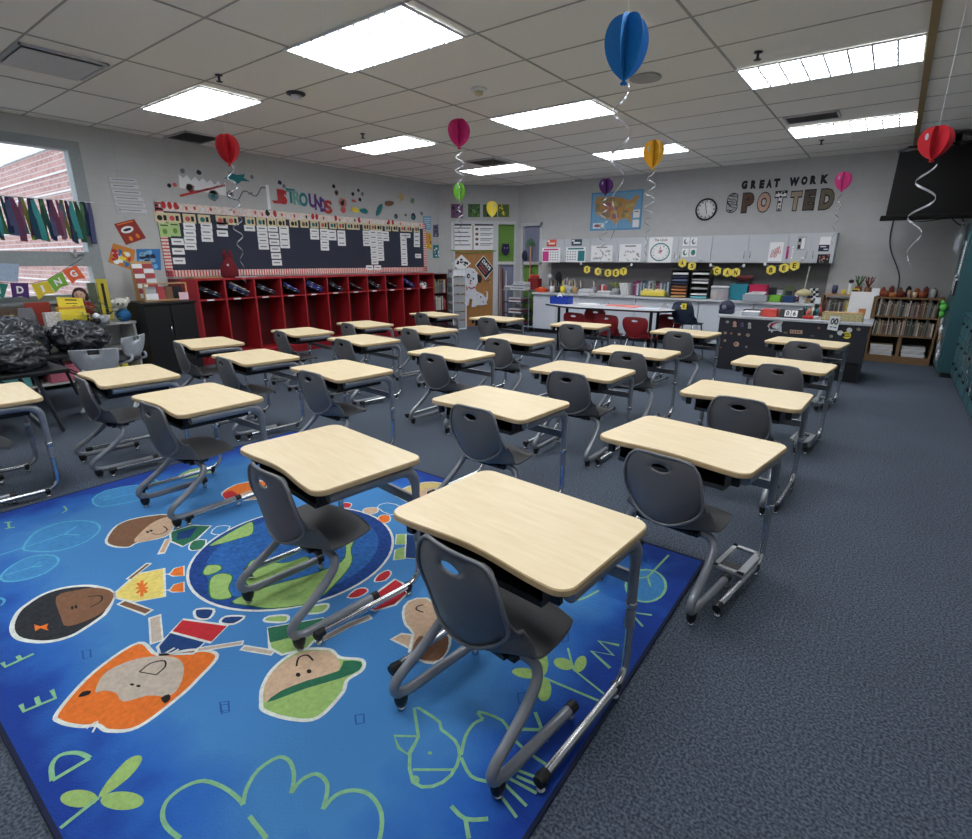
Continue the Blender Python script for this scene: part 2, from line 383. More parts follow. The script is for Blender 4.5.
detector(-4.66, 3.32, .085, 'round dark-rimmed detector on the ceiling beside the large left panel', dark=True)
detector(-3.245, 4.22, .07, 'small cream smoke detector on the ceiling above the pink balloon', mat('cream_plastic', (205, 196, 160), .5))
sp = tag(MB().lathe((0, 0, 0), [(.13, 0), (.13, -.008), (.11, -.012), (.02, -.012)], mat('speaker_grille', (176, 175, 172), .7)).build('ceiling_speaker', loc=(-1.95, 4.81, H)), 'faint round ceiling speaker right of the blue balloon', 'speaker')
for i, (x, y, l) in enumerate([(-5.42, 4.75, 'sprinkler head in front of the light panel over the word board'), (-1.08, 4.75, 'sprinkler head left of the large upper right panel'), (-4.74, 2.65, 'sprinkler head between the two left light panels'), (-1.03, 8.42, 'sprinkler head near the back wall above the lettering')]):
    o = tag(MB().lathe((0, 0, 0), [(.03, 0), (.03, -.006), (.01, -.008), (.01, -.045), (.026, -.048), (.026, -.052)], M_darkgrey, 10).build('sprinkler', loc=(x, y, H)), l, 'sprinkler', 'ceiling sprinklers')
# ------------------------------------------------------------ desk
TOPZ = .61
def make_desk():
    r = empty('student_desk', (0, 0, 0))
    W, D, rc = .665, .478, .05; hw, hd = W/2, D/2; pts = []
    def arc(cx, cy, a0): return [(cx+rc*math.cos(R(a0+15*k)), cy+rc*math.sin(R(a0+15*k))) for k in range(7)]
    pts += arc(hw-rc, hd-rc, 0); pts += arc(-hw+rc, hd-rc, 90); pts += arc(-hw+rc, -hd+rc, 180)
    for k in range(1, 14):
        x = -hw+rc+(W-2*rc)*k/14; pts.append((x, -hd+.024*math.sin(math.pi*k/14)**2))
    pts += arc(hw-rc, -hd+rc, 270)
    t = MB(); n = len(pts)
    def ring(s, z): return [(x*(1-s/hw), y*(1-s/hd), z) for x, y in pts]
    L = [(.003, TOPZ), (.0, TOPZ-.004), (.0, TOPZ-.019), (.005, TOPZ-.024)]
    vs = sum([ring(s, z) for s, z in L], [])
    t.add(ring(.003, TOPZ), [list(range(n))], M_lam)
    t.add(vs, [(j*n+i, j*n+(i+1) % n, (j+1)*n+(i+1) % n, (j+1)*n+i) for j in range(3) for i in range(n)], M_lamedge)
    t.add(ring(.005, TOPZ-.024), [list(range(n))[::-1]], M_lamedge); t.build('tabletop', r, weld=True)
    b = MB(); z1 = TOPZ-.026; z0 = z1-.08
    b.bx(-.235, .235, -.19, .17, z0, z0+.004, M_black); b.bx(-.235, .235, .166, .17, z0, z1, M_black)
    for s in (-1, 1): b.bx(s*.235, s*.231, -.19, .17, z0+.03, z1, M_darkgrey).bx(s*.235, s*.231, -.19, .17, z0, z0+.03, M_black)
    b.bx(-.235, .235, -.196, -.19, z0, z0+.018, M_darkgrey); b.build('book_box', r)
    for s in (-1, 1):
        x = s*.303
        p = [(x, -.18, TOPZ-.044), (x, .08, TOPZ-.044), (x, .16, TOPZ-.05), (x, .2, TOPZ-.085), (x, .21, TOPZ-.15), (x, .21, .24)]
        sp1 = smooth_path(p, 5); lg = MB().tube(sp1, [.0165+.006*max(0, min(1, (q.z-.46)/.08)) for q in sp1], M_tube, 10).build('leg', r)
        lo = [(x, .21, .30), (x, .21, .12), (x, .20, .075), (x, .165, .048), (x, .12, .044), (x, -.27, .044)]
        MB().tube(smooth_path(lo, 5), .0135, M_chrome, 10).build('sled', lg)
        for y in (-.268, .15):
            g = MB(); g.lathe((x, y, .005), [(.009, .012), (.014, .02), (.017, .03), (.017, .05)], M_black, 10)
            g.lathe((x, y, 0), [(.010, 0), (.014, .004), (.014, .01), (.006, .016)], M_chrome, 10)
            if y < 0: g.tube([(x, -.285, .044), (x, -.245, .044)], .0165, M_black, 10)
            g.build('glide', lg)
        MB().lathe((x+s*.0, .21, .31), [(.0175, 0), (.019, .004), (.019, .02), (.0175, .025)], M_chrome, 10).build('clamp', lg)
        bk = MB(); bk.box((s*.275, -.19, TOPZ-.05), (.03, .02, .05), M_black, .004); bk.build('hook', r)
    MB().box((0, .21, .42), (.60, .016, .042), M_tube, .004).build('crossbar', r)
    return r
# ------------------------------------------------------------ chair
def shell_mesh(mplas, W=1.0, slot=True, rim=None, BW=1.0):
    us = [-1, -.97, -.90, -.78, -.60, -.44, -.26, -.13, 0, .13, .26, .44, .60, .78, .90, .97, 1]; nu = len(us)
    # (y, z, half width, forward sweep of the sides)
    key = [(.158, .310, .110, -.03), (.150, .324, .150, -.03), (.118, .336, .184, -.018), (.04, .338, .203, .0), (-.05, .330, .208, .01), (-.11, .324, .204, .03), (-.155, .328, .197, .065), (-.186, .346, .190, .095), (-.203, .380, .182, .095), (-.212, .425, .174, .072), (-.217, .47, .169, .048), (-.220, .52, .167, .034)]
    P = []
    for q in range(len(key)-1):
        g = lambda k: Vector(key[max(0, min(len(key)-1, k))])
        A_, B_, C_, D_ = g(q-1), g(q), g(q+1), g(q+2)
        for k in range(3):
            t = k/3; P.append(.5*((2*B_)+(C_-A_)*t+(2*A_-5*B_+4*C_-D_)*t*t+(3*B_-A_-3*C_+D_)*t**3))
    P += [Vector(v) for v in [(-.220, .52, .167, .034), (-.221, .55, .163, .030), (-.222, .575, .156, .028), (-.222, .588, .152, .027), (-.222, .606, .144, .026), (-.221, .622, .135, .025), (-.219, .633, .124, .024), (-.217, .638, .108, .022)]]
    V = []; F = []; rows = [j for j, p in enumerate(P) if abs(p[1]-.588) < .001]
    for p in P:
        y, z, h, f = p
        lift = .030*max(0, min(1, (f-.0)/.085))
        for u in us:
            q = abs(u)**2.2; zz = z + (lift*q if z < .40 else lift*q*.3) 
            if abs(z-.588) < .001: zz -= .013*(1-min(1, (u/.3)**2))
            if abs(z-.606) < .001: zz -= .004+.011*min(1, (u/.26)**2)*(1 if abs(u) < .3 else max(0, 1-(abs(u)-.26)/.3))
            if abs(z-.575) < .001: zz -= .008*(1-min(1, (u/.4)**2))
            if z > .60: zz += .006*(1-q)
            V.append(Vector((u*h*W*BW, y + f*q, zz)))
    for j in range(len(P)-1):
        for i in range(nu-1):
            if slot and j in rows and 6 <= i <= 9: continue
            F.append((j*nu+i, j*nu+i+1, (j+1)*nu+i+1, (j+1)*nu+i))
    bm = bmesh.new(); bv = [bm.verts.new(v) for v in V]
    for f_ in F: bm.faces.new([bv[k] for k in f_])
    bm.normal_update(); bmesh.ops.solidify(bm, geom=bm.faces[:], thickness=.008); bm.verts.index_update()
    mb = MB(); mb.add([v.co.copy() for v in bm.verts], [[v.index for v in q.verts] for q in bm.faces], mplas, True); bm.free()
    def on(z, u):       # point on the rear surface of the back
        js = [j for j in range(len(P)) if P[j][0] < -.10]; j = min(js, key=lambda k: abs(P[k][1]-z)+(0 if P[k][0] < -.18 or z < .345 else .05)); p = P[j]; q = abs(u)**2.2
        return Vector((u*p[2]*W*BW, p[0]+p[3]*q-.004, z+(.006*(1-q) if z > .6 else 0)))
    half = [(.638, .55), (.636, .85), (.628, .97), (.606, 1), (.575, 1), (.55, 1), (.52, 1), (.47, .99), (.435, .93), (.405, .80), (.38, .62), (.358, .38), (.346, .16), (.343, 0)]
    loop = [on(z, u) for z, u in half]+[on(z, -u) for z, u in half[::-1][1:]]; loop.append(on(.638, 0)); loop.append(loop[0])
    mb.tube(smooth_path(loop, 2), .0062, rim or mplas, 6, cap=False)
    return mb
def make_chair(name='student_chair', mplas=None, mtube=None):
    r = empty(name, (0, 0, 0)); mp = mplas or M_plastic; mt = mtube or M_tube
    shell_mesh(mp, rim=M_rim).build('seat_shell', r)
    MB().box((0, -.05, .315), (.24, .16, .018), M_black, .004).box((-.11, -.06, .308), (.06, .10, .026), M_black, .006).box((.11, -.06, .308), (.06, .10, .026), M_black, .006).build('seat_bracket', r)
    for s in (-1, 1):
        p = [(s*.06, -.09, .318), (s*.10, -.085, .315), (s*.145, -.07, .306), (s*.178, -.062, .285), (s*.194, -.078, .252), (s*.201, -.13, .205), (s*.206, -.20, .158), (s*.208, -.252, .125), (s*.208, -.272, .096), (s*.208, -.262, .070), (s*.208, -.225, .056), (s*.208, -.15, .053), (s*.208, .09, .053)]
        l = MB().tube(smooth_path(p, 4), .0165, mt, 10).build('leg', r)
        g = MB()
        g.lathe((s*.208, -.248, .004), [(.008, .008), (.015, .014), (.019, .03), (.020, .05), (.012, .06)], M_black, 10, sc=(1, 1.25))
        g.lathe((s*.208, -.248, 0), [(.010, 0), (.014, .003), (.013, .009), (.005, .014)], M_chrome, 10)
        g.build('heel_glide', l)
        g = MB().tube([(s*.208, .07, .053), (s*.208, .10, .053)], .0185, M_black, 10)
        g.lathe((s*.208, .085, .003), [(.010, 0), (.013, .004), (.012, .012), (.009, .03)], M_chrome, 10)
        g.build('toe_glide', l)
    return r
DESKS = [  # x, y, degrees, which one
 (-.803, 1.232, -4.0, "nearest the camera, at the rug's front right corner"),
 (-1.742, 1.239, -6.9, "standing over the rug's globe"),
 (-.594, 2.301, -8.3, "just behind and right of the nearest desk"),
 (-3.107, 1.359, -1.2, "over the rug's rear left edge"),
 (-1.66, 2.347, -3.5, "second from right in the second row"),
 (-3.108, 2.39, -5.3, "third from right in the second row"),
 (-.60, 3.445, -2.2, "third from the camera in the right column"),
 (-4.207, 1.403, -4.9, "at the left beside the bagged table"),
 (-1.726, 3.488, -1.1, "second from right in the third row"),
 (-4.182, 2.347, -4.9, "fourth from right in the second row"),
 (-2.984, 3.473, -3.2, "third from right in the third row"),
 (-.578, 4.676, -5.5, "fourth from the camera in the right column"),
 (-1.726, 4.54, -1.1, "second from right in the fourth row"),
 (-4.232, 3.562, -6.3, "fourth from right in the third row"),
 (-3.013, 4.556, -2.8, "third from right in the fourth row"),
 (-.585, 6.125, -7.9, "farthest back in the right column"),
 (-5.284, 2.499, -9.0, "beside the black cabinet"),
 (-5.269, 3.553, -9.2, "leftmost of the third row, near the cubbies"),
 (-4.296, 4.556, -9.5, "fourth from right in the fourth row"),
 (-5.284, 4.48, -10.4, "leftmost of the fourth row before the cubbies"),
 (-1.783, 6.149, -5.3, "second from right in the back row"),
 (-3.064, 6.079, 3.1, "in the back row before the white table"),
 (-5.455, 5.97, -9.5, "leftmost in the back row, near the drawer tower"),
 (-4.346, 6.049, -1.3, "in the back row before the brown door"),
 (-4.19, .62, -4.0, "cut off by the picture's left edge"),
]
desk0 = make_desk(); chair0 = make_chair(); FR = {}
RX0, RX1, RY0, RY1 = -3.80, -.495, .13, 2.385
for i, (x, y, a, l) in enumerate(DESKS):
    z = .0125 if (RX0+.2 < x < RX1-.0+.1 and y < RY1+.05) or i == 2 else 0
    d = desk0 if i == 0 else copy_tree(desk0); c = chair0 if i == 0 else copy_tree(chair0)
    A = R(a)
    d.location = (x, y, z); d.rotation_euler.z = A
    tag(d, 'maple-topped student desk '+l, 'desk', 'single student desks in rows')
    ca = A + R([0, 1.5, -1, 0, 1, 2, 0][i % 7]) ; oy = -.088
    ddx, ddy, dr = {0: (.03, -.012, -3), 1: (.065, -.01, 0), 2: (.035, -.06, 1), 3: (.09, .01, 0), 4: (.045, 0, 0)}.get(i, (.04 if x > -2.5 else .06, -.005, 0))
    c.location = (x-math.sin(A)*oy+.0+ddx, y+math.cos(A)*oy+ddy, z); c.rotation_euler.z = ca+R(dr)
    if i == 21: c.location = (x+.03, y-.12, z); c.rotation_euler.z = R(3)
    if i == 14: c.location = (x+.0, y-.13, z)
    tag(c, 'grey chair at the desk '+l, 'chair', 'grey student chairs')
    FR[i] = d
# pedal frames hanging between the sleds of three desks in the right-hand column
def pedal(i, q, label=None):
    d = FR[i]; M = Matrix.Translation(d.location) @ Matrix.Rotation(d.rotation_euler.z, 4, 'Z')
    x0, x1, y0, y1 = q; m = MB(); z = .075
    m.bx(x0, x1, y0, y0+.022, z-.012, z, M_cab); m.bx(x0, x1, y1-.022, y1, z-.012, z, M_cab); m.bx(x0, x0+.02, y0, y1, z-.012, z, M_cab); m.bx(x1-.03, x1, y0, y1, z-.012, z, M_cab)
    o = m.build('foot_pedal_frame', d); o['label'] = 'white foot pedal frame'
    p = MB().bx(x0+.02, x1-.03, y0+.03, y0+.085, z-.03, z-.006, M_black, .006).build('pedal', o)
pedal(2, (.175, .305, -.02, .23))
for i, yy in ((11, (-.20, .06)), (15, (-.22, .06))): pedal(i, (.17, .30, yy[0], yy[1]))
# ------------------------------------------------------------ rug
def rug_blue():
    m = mat('rug_blue', (40, 110, 190), .95, vary=.0, scale=160, bump=.4)
    n = m.node_tree; b = n.nodes['Principled BSDF']; t = next(x for x in n.nodes if x.type == 'TEX_COORD')
    sx = n.nodes.new('ShaderNodeSeparateXYZ'); n.links.new(t.outputs['Object'], sx.inputs[0])
    def mth(op, a, b_=None):
        q = n.nodes.new('ShaderNodeMath'); q.operation = op
        for i, k in enumerate((a, b_)):
            if k is None: continue
            if isinstance(k, (int, float)): q.inputs[i].default_value = k
            else: n.links.new(k, q.inputs[i])
        return q.outputs[0]
    hx, hy = (RX1-RX0)/2, (RY1-RY0)/2
    dx = mth('SUBTRACT', hx, mth('ABSOLUTE', sx.outputs[0])); dy = mth('SUBTRACT', hy, mth('ABSOLUTE', sx.outputs[1]))
    d = mth('MINIMUM', mth('MULTIPLY', dx, .9), mth('MULTIPLY', dy, .9))
    nz = n.nodes.new('ShaderNodeTexNoise'); nz.inputs['Scale'].default_value = 5; nz.inputs['Detail'].default_value = 6; n.links.new(t.outputs['Object'], nz.inputs['Vector'])
    e = mth('ADD', d, mth('MULTIPLY', mth('SUBTRACT', nz.outputs['Fac'], .5), .35))
    r = n.nodes.new('ShaderNodeValToRGB'); n.links.new(mth('MULTIPLY', e, 2.2), r.inputs['Fac'])
    r.color_ramp.elements[0].position = .1; r.color_ramp.elements[0].color = (*lin((16, 62, 156)), 1)
    r.color_ramp.elements[1].position = .75; r.color_ramp.elements[1].color = (*lin((70, 138, 202)), 1)
    q = r.color_ramp.elements.new(.35); q.color = (*lin((38, 104, 192)), 1)
    n.links.new(r.outputs['Color'], b.inputs['Base Color']); return m
RB = rug_blue()
def rm(name, c, v=.12): return mat('rug_'+name, c, .95, vary=v, scale=60, bump=.3)
R_w = rm('white', (226, 232, 226)); R_or = rm('orange', (236, 120, 40)); R_sk = rm('skin', (212, 180, 150)); R_br = rm('brown', (130, 92, 66)); R_dk = rm('dark_hair', (36, 40, 46), .4)
R_ye = rm('yellow', (240, 220, 120)); R_gr = rm('green', (158, 194, 112)); R_dg = rm('dark_green', (40, 110, 80)); R_rd = rm('red', (200, 40, 50)); R_nv = rm('navy', (18, 62, 120)); R_lg = rm('lime_line', (140, 196, 148)); R_lb = rm('light_blue_line', (90, 180, 215)); R_k = rm('line_black', (30, 26, 24)); R_gl = rm('globe_blue', (34, 98, 170), .3); R_gb = rm('globe_dark', (16, 66, 140), .3); R_fl = rm('pale_skin', (200, 186, 170)); R_bl = rm('blond', (220, 200, 130)); R_fill = rm('soft_blue', (66, 140, 200)); R_grey = rm('muted_blue', (36, 90, 160))
RT = .0085
rug = MB()
rug.bx(RX0, RX1, RY0, RY1, 0, RT, RB)
bd = mat('rug_binding', (14, 26, 60), .9)
for a in ((RX0-.012, RX0, RY0-.012, RY1+.012), (RX1, RX1+.012, RY0-.012, RY1+.012), (RX0, RX1, RY0-.012, RY0), (RX0, RX1, RY1, RY1+.012)): rug.bx(*a, 0, RT+.001, bd)
UPV = Vector((0, 0, 1))
def fl(cs, pts): 
    ox, oy, s = cs; return [at(2, RT, ox+x/s, oy+y/s) for x, y in pts]
def clampr(P): return [Vector((min(RX1-.004, max(RX0+.004, p.x)), min(RY1-.004, max(RY0+.004, p.y)), p.z)) for p in P]
def shape(cs, pts, m, out=None, l=1, sm=3, w=.011):
    P = fl(cs, pts)
    if sm: P = smooth_path(P, sm, True)
    P = clampr(P)
    P2 = [p+UPV*(.0003*l) for p in P]; rug.add(P2, [list(range(len(P2)))], m)
    if out: ribbon(rug, [p+UPV*(.0003*l+.00015) for p in P], w, out, UPV, True)
SC_ = [0]
def stroke(cs, pts, m, w=.012, l=3, sm=3, closed=False):
    P = fl(cs, pts)
    if sm: P = smooth_path(P, sm, closed)
    SC_[0] += 1; ribbon(rug, [p+UPV*(.0003*l+.00002*(SC_[0] % 40)) for p in clampr(P)], w, m, UPV, closed)
def oval(cs, c, rx, ry, m, l=3, out=None, rot=0):
    ca, sa = math.cos(R(rot)), math.sin(R(rot))
    shape(cs, [(c[0]+rx*math.cos(a)*ca-ry*math.sin(a)*sa, c[1]+rx*math.cos(a)*sa+ry*math.sin(a)*ca) for a in [math.pi*k/6 for k in range(12)]], m, out, l, 2)
c7, c6, ca, cb, cd_, ce, cf, cg, ch, ci = (0, 640, 4.05), (0, 440, 4.05), (0, 440, 2.1025), (120, 600, 3.738), (140, 720, 3.4714), (340, 480, 6.99), (340, 580, 5.99), (560, 520, 5.244), (130, 440, 3.0375), (380, 600, 3.5125)
cj = (180, 460, 8.1)
# globe
GC = Vector((-2.13, 1.28, RT))
def disc(r, m, l, n=48): rug.add([GC+Vector((r*math.cos(2*math.pi*k/n), r*math.sin(2*math.pi*k/n), .0003*l)) for k in range(n)], [list(range(n))], m)
disc(.478, R_w, 1, 64); disc(.466, R_gb, 2); disc(.40, R_gl, 3)
for pts in ([(222, 400), (235, 382), (270, 380), (278, 393), (245, 410), (225, 410)], [(240, 460), (245, 420), (280, 405), (312, 415), (300, 450), (310, 475), (285, 485), (250, 482)],
            [(345, 420), (365, 370), (400, 362), (430, 372), (480, 372), (530, 355), (545, 365), (500, 400), (440, 410), (400, 440), (370, 450)],
            [(310, 490), (420, 445), (540, 412), (640, 372), (655, 330), (650, 290), (680, 268), (690, 285), (672, 330), (675, 370), (640, 420), (560, 490), (440, 512), (370, 505)],
            [(240, 322), (290, 290), (340, 262), (372, 250), (372, 285), (330, 300), (290, 312)], [(520, 250), (600, 232), (650, 240), (560, 275)]):
    shape(ch, pts, R_gr, R_dg, 4, 3, .006)
# child with orange hair
shape(c7, [(560, 12), (380, 130), (235, 290), (245, 332), (330, 350), (395, 345), (440, 368), (560, 352), (720, 235), (800, 160), (880, 62), (780, 40), (640, 60)], R_or, R_w, 1, 5, .013)
shape(c7, [(385, 210), (430, 130), (560, 75), (700, 68), (745, 110), (725, 190), (680, 228), (600, 225), (500, 250), (470, 215), (420, 205)], R_fl, None, 2)
shape(c7, [(318, 232), (335, 210), (368, 206), (360, 222)], R_k, None, 3, 2); shape(c7, [(652, 235), (685, 220), (690, 240), (668, 258)], R_k, None, 3, 2)
oval(c7, (535, 181), 9, 5, R_k); oval(c7, (561, 187), 9, 5, R_k)
stroke(c7, [(565, 130), (610, 95), (665, 85), (668, 110), (632, 142)], R_k, .006)
stroke(c7, [(565, 130), (600, 136), (632, 142)], R_k, .004)
stroke(c7, [(350, 360), (395, 330), (375, 375)], R_w, .006)
shape(cb, [(150, 205), (140, 175), (190, 120), (320, 155), (275, 200)], R_nv, R_w, 1, 0); shape(cb, [(190, 120), (235, 72), (405, 95), (340, 160)], R_rd, R_w, 2, 0)
stroke(cb, [(130, 60), (138, 160)], R_w, .045, 3, 0); stroke(cb, [(131, 66), (138, 156)], R_fl, .032, 4, 0); stroke(cb, [(285, 188), (462, 160)], R_w, .026, 3, 0); stroke(cb, [(292, 187), (455, 161)], R_fl, .015, 4, 0)
shape(cb, [(280, 60), (285, 35), (350, 35), (335, 68), (300, 72)], R_nv, R_w); shape(cb, [(375, 85), (395, 62), (465, 62), (425, 90)], R_nv, R_w)
stroke(cb, [(170, 200), (205, 180)], R_w, .01, 5); stroke(cb, [(185, 205), (220, 185)], R_w, .01, 5)
# child with curly black hair and yellow dress
hair = []
base = [(25, 392), (38, 362), (62, 342), (90, 325), (125, 313), (165, 307), (200, 308), (238, 322), (225, 360), (205, 378), (180, 395), (150, 412), (110, 423), (70, 424), (35, 415)]
shape(ca, base, R_dk, R_w, 1, 3, .016)
shape(ca, [(118, 330), (160, 316), (205, 311), (238, 322), (228, 350), (200, 372), (142, 392), (128, 372)], R_br, None, 2)
oval(ca, (152, 353), 3, 4, R_k); oval(ca, (160, 351), 3, 4, R_k); stroke(ca, [(185, 330), (212, 328), (212, 340), (190, 352)], R_k, .006)
shape(ca, [(72, 388), (85, 392), (102, 386), (98, 396), (103, 401), (85, 396), (74, 402)], R_or, None, 3, 0)
shape(c6, [(465, 620), (555, 542), (665, 520), (668, 635), (540, 656), (470, 640)], R_ye, R_w, 1, 0)
for a, b_ in (((550, 600), (600, 600)), ((575, 570), (575, 635)), ((557, 580), (595, 620)), ((595, 580), (555, 622))): stroke(c6, [a, b_], R_or, .012, 4, 0)
stroke(c6, [(520, 565), (605, 498)], R_w, .03, 0, 0); stroke(c6, [(525, 563), (600, 503)], R_br, .014, 2, 0); stroke(c6, [(490, 655), (605, 700)], R_w, .04, 0, 0); stroke(c6, [(495, 660), (600, 696)], R_br, .024, 2, 0)
for dy in (0, 65): shape(c6, [(685, 545+dy), (705, 520+dy), (745, 510+dy), (746, 550+dy), (700, 552+dy)], R_or, R_w, 1, 0, .007); stroke(c6, [(665, 545+dy), (690, 542+dy)], R_w, .008, 1, 0)
# child with brown hair
shape(c6, [(430, 405), (475, 345), (560, 315), (690, 303), (700, 355), (668, 392), (560, 415), (520, 434), (455, 430)], R_br, R_w, 1, 3, .012)
shape(c6, [(692, 312), (700, 355), (660, 392), (545, 415), (575, 370), (630, 328)], R_sk, None, 2)
oval(c6, (598, 373), 7, 4, R_k); oval(c6, (612, 368), 7, 4, R_k); stroke(c6, [(615, 380), (650, 382), (678, 365), (662, 350)], R_k, .006)
stroke(c6, [(683, 400), (652, 462)], R_w, .034, 0, 0); stroke(c6, [(681, 404), (655, 456)], R_sk, .02, 2, 0)
shape(c6, [(690, 372), (780, 345), (855, 348), (800, 400), (740, 432), (690, 410)], R_dg, R_w, 1, 0); shape(c6, [(720, 375), (800, 352), (770, 395), (715, 405)], R_nv, None, 2, 0)
shape(c6, [(765, 432), (785, 408), (835, 405), (820, 440), (775, 448)], R_dg, R_w, 1, 2, .007); shape(c6, [(855, 378), (880, 350), (932, 350), (900, 382)], R_fill, R_w, 1, 2, .007)
# child with red hair partly under the chair
shape(cj, [(340, 265), (450, 200), (580, 175), (700, 170), (760, 210), (720, 300), (585, 322), (400, 328), (365, 300)], R_or, R_w, 1, 2, .012); shape(cj, [(345, 275), (420, 250), (470, 290), (430, 320), (375, 318)], R_rd, None, 2)
shape(cj, [(465, 300), (520, 260), (640, 235), (700, 260), (660, 310), (520, 322)], R_sk, None, 2)
# child with green cap
stroke(cb, [(455, 178), (575, 198)], R_w, .03, 1, 0); stroke(cb, [(462, 180), (570, 197)], R_fl, .017, 2, 0)
stroke(cb, [(730, 160), (860, 92), (940, 62)], R_w, .034, 1, 0); stroke(cb, [(738, 156), (860, 94), (932, 66)], R_fl, .02, 2, 0)
shape(cb, [(552, 105), (760, 68), (750, 125), (700, 180), (605, 205), (560, 180)], R_gr, R_w, 1, 0); shape(cb, [(552, 105), (760, 68), (752, 110), (640, 140), (560, 160)], R_dg, None, 2, 0)
shape(cb, [(528, 380), (535, 320), (580, 250), (670, 190), (780, 185), (822, 215), (905, 225), (905, 262), (850, 300), (830, 350), (740, 440), (640, 446), (540, 415)], R_gr, R_w, 3, 5, .013)
shape(cb, [(540, 370), (545, 310), (590, 250), (680, 197), (775, 192), (815, 220), (815, 265), (700, 305), (600, 345), (548, 382)], R_sk, None, 4)
shape(cb, [(548, 384), (600, 342), (700, 302), (820, 265), (835, 230), (900, 232), (895, 262), (830, 292), (700, 330), (620, 360)], R_dg, None, 5, 2)
oval(cb, (666, 281), 9, 8, R_k, 6); oval(cb, (707, 268), 9, 8, R_k, 6); stroke(cb, [(660, 250), (668, 218), (700, 208), (722, 228)], R_k, .007, 6)
shape(cb, [(542, 80), (555, 62), (625, 58), (618, 82)], R_gr, R_w); shape(cb, [(695, 50), (715, 25), (778, 15), (760, 45)], R_gr, R_w)
# child with red clothes, brown ears
shape(cf, [(210, 185), (130, 165), (220, 75), (330, -5), (375, 20), (405, 80), (330, 150)], R_rd, R_w, 1, 0)
shape(ce, [(240, 705), (270, 660), (335, 630), (358, 655), (320, 700), (262, 712)], R_rd, R_w, 1, 2, .007); shape(ce, [(50, 822), (110, 765), (175, 755), (195, 780), (130, 820)], R_rd, R_w, 1, 2, .007)
shape(cf, [(305, 355), (370, 322), (440, 330), (430, 420), (385, 392)], R_sk, R_w, 1, 0)
shape(cf, [(378, 195), (410, 130), (520, 110), (620, 200), (660, 330), (640, 430), (560, 500), (470, 475), (415, 430), (440, 320), (395, 270)], R_sk, R_w, 2, 2)
shape(cf, [(480, 335), (560, 372), (640, 330), (645, 410), (590, 480), (480, 475), (430, 425)], R_br, None, 3); stroke(cf, [(500, 150), (465, 160), (458, 180), (500, 195)], R_k, .006, 4)
# shoes and blond child to the right of the globe
shape(ce, [(388, 450), (395, 380), (460, 378), (462, 450)], R_gr, R_w, 1, 0, .007); shape(ce, [(375, 560), (385, 490), (455, 465), (455, 550)], R_gr, R_w, 1, 0, .007); shape(ce, [(462, 380), (600, 390), (640, 560), (455, 545)], R_nv, R_w, 1, 0, .007)
shape(ce, [(262, 272), (290, 245), (345, 250), (350, 285), (310, 302), (272, 292)], R_or, R_w, 1, 2, .007); shape(ce, [(158, 215), (190, 195), (260, 195), (262, 225), (200, 240)], R_sk, R_w, 1, 2, .007); shape(ce, [(10, 180), (30, 158), (80, 165), (70, 192), (30, 195)], R_rd, R_w, 1, 2, .007)
shape(ce, [(385, 95), (470, 48), (600, 15), (700, 20), (760, 50), (640, 110), (520, 150), (470, 150), (420, 125)], R_bl, R_w, 1, 2); shape(ce, [(520, 110), (600, 60), (700, 60), (640, 110), (560, 140)], R_sk, None, 2)
shape(ce, [(260, 190), (330, 160), (430, 190), (360, 245)], R_fill, R_w, 1, 2, .007)
# line drawings
stroke(c7, [(213, 570), (210, 510), (240, 470), (290, 458), (330, 462), (365, 480)], R_lg, .013, 3); stroke(c7, [(365, 480), (213, 570)], R_lg, .013, 3, 0)
stroke(c7, [(85, 262), (97, 290), (225, 237), (210, 203)], R_lg, .013, 3, 0); stroke(c7, [(148, 232), (158, 262)], R_lg, .013, 3, 0); stroke(c7, [(10, 92), (22, 110), (137, 57)], R_lg, .013, 3, 0); stroke(c7, [(72, 65), (85, 84)], R_lg, .013, 3, 0)
oval(c7, (320, 643), 76, 36, R_gr, 3); oval(c7, (495, 652), 88, 38, R_gr, 3); shape(c7, [(400, 640), (430, 580), (510, 490), (560, 468), (576, 485), (540, 540), (470, 600)], R_gr, None, 3); stroke(c7, [(235, 770), (400, 640)], R_lg, .0115, 3, 0)
shape(c6, [(95, 435), (150, 370), (260, 332), (370, 330), (405, 360), (350, 410), (240, 448), (130, 450)], R_fill, R_lb, 1, 3, .01); stroke(c6, [(0, 467), (100, 435), (260, 383), (310, 350)], R_lb, .009, 3, 0); stroke(c6, [(260, 383), (325, 385)], R_lb, .009, 3, 0)
shape(c6, [(5, 550), (50, 508), (130, 472), (215, 468), (236, 495), (180, 540), (90, 568), (20, 572)], R_fill, R_lb, 1, 3, .01); stroke(c6, [(20, 550), (130, 515), (165, 495)], R_lb, .009, 3, 0); stroke(c6, [(130, 515), (172, 510)], R_lb, .009, 3, 0)
shape(c6, [(375, 240), (430, 205), (550, 183), (590, 195), (570, 240), (450, 265), (395, 268)], R_fill, R_lb, 1, 2, .01); stroke(c6, [(400, 235), (450, 225), (420, 245), (500, 225), (560, 215)], R_lb, .007, 3)
stroke(c6, [(15, 335), (48, 332)], R_lg, .01, 3, 0); stroke(c6, [(33, 333), (38, 357)], R_lg, .01, 3, 0); stroke(c6, [(20, 360), (60, 353)], R_lg, .01, 3, 0); stroke(c6, [(258, 268), (270, 284), (252, 296)], R_lg, .01, 3)
stroke(c6, [(612, 175), (660, 165)], R_lg, .01, 3, 0); stroke(c6, [(640, 168), (620, 158)], R_lg, .01, 3, 0); stroke(c6, [(640, 168), (650, 185)], R_lg, .01, 3, 0); stroke(c6, [(0, 640), (18, 650), (8, 668), (0, 670)], R_lb, .01, 3)
shape(c6, [(705, 160), (770, 120), (860, 110), (870, 125), (790, 150)], R_gr, None, 1); stroke(c6, [(700, 165), (860, 118)], R_lb, .009, 3, 0)
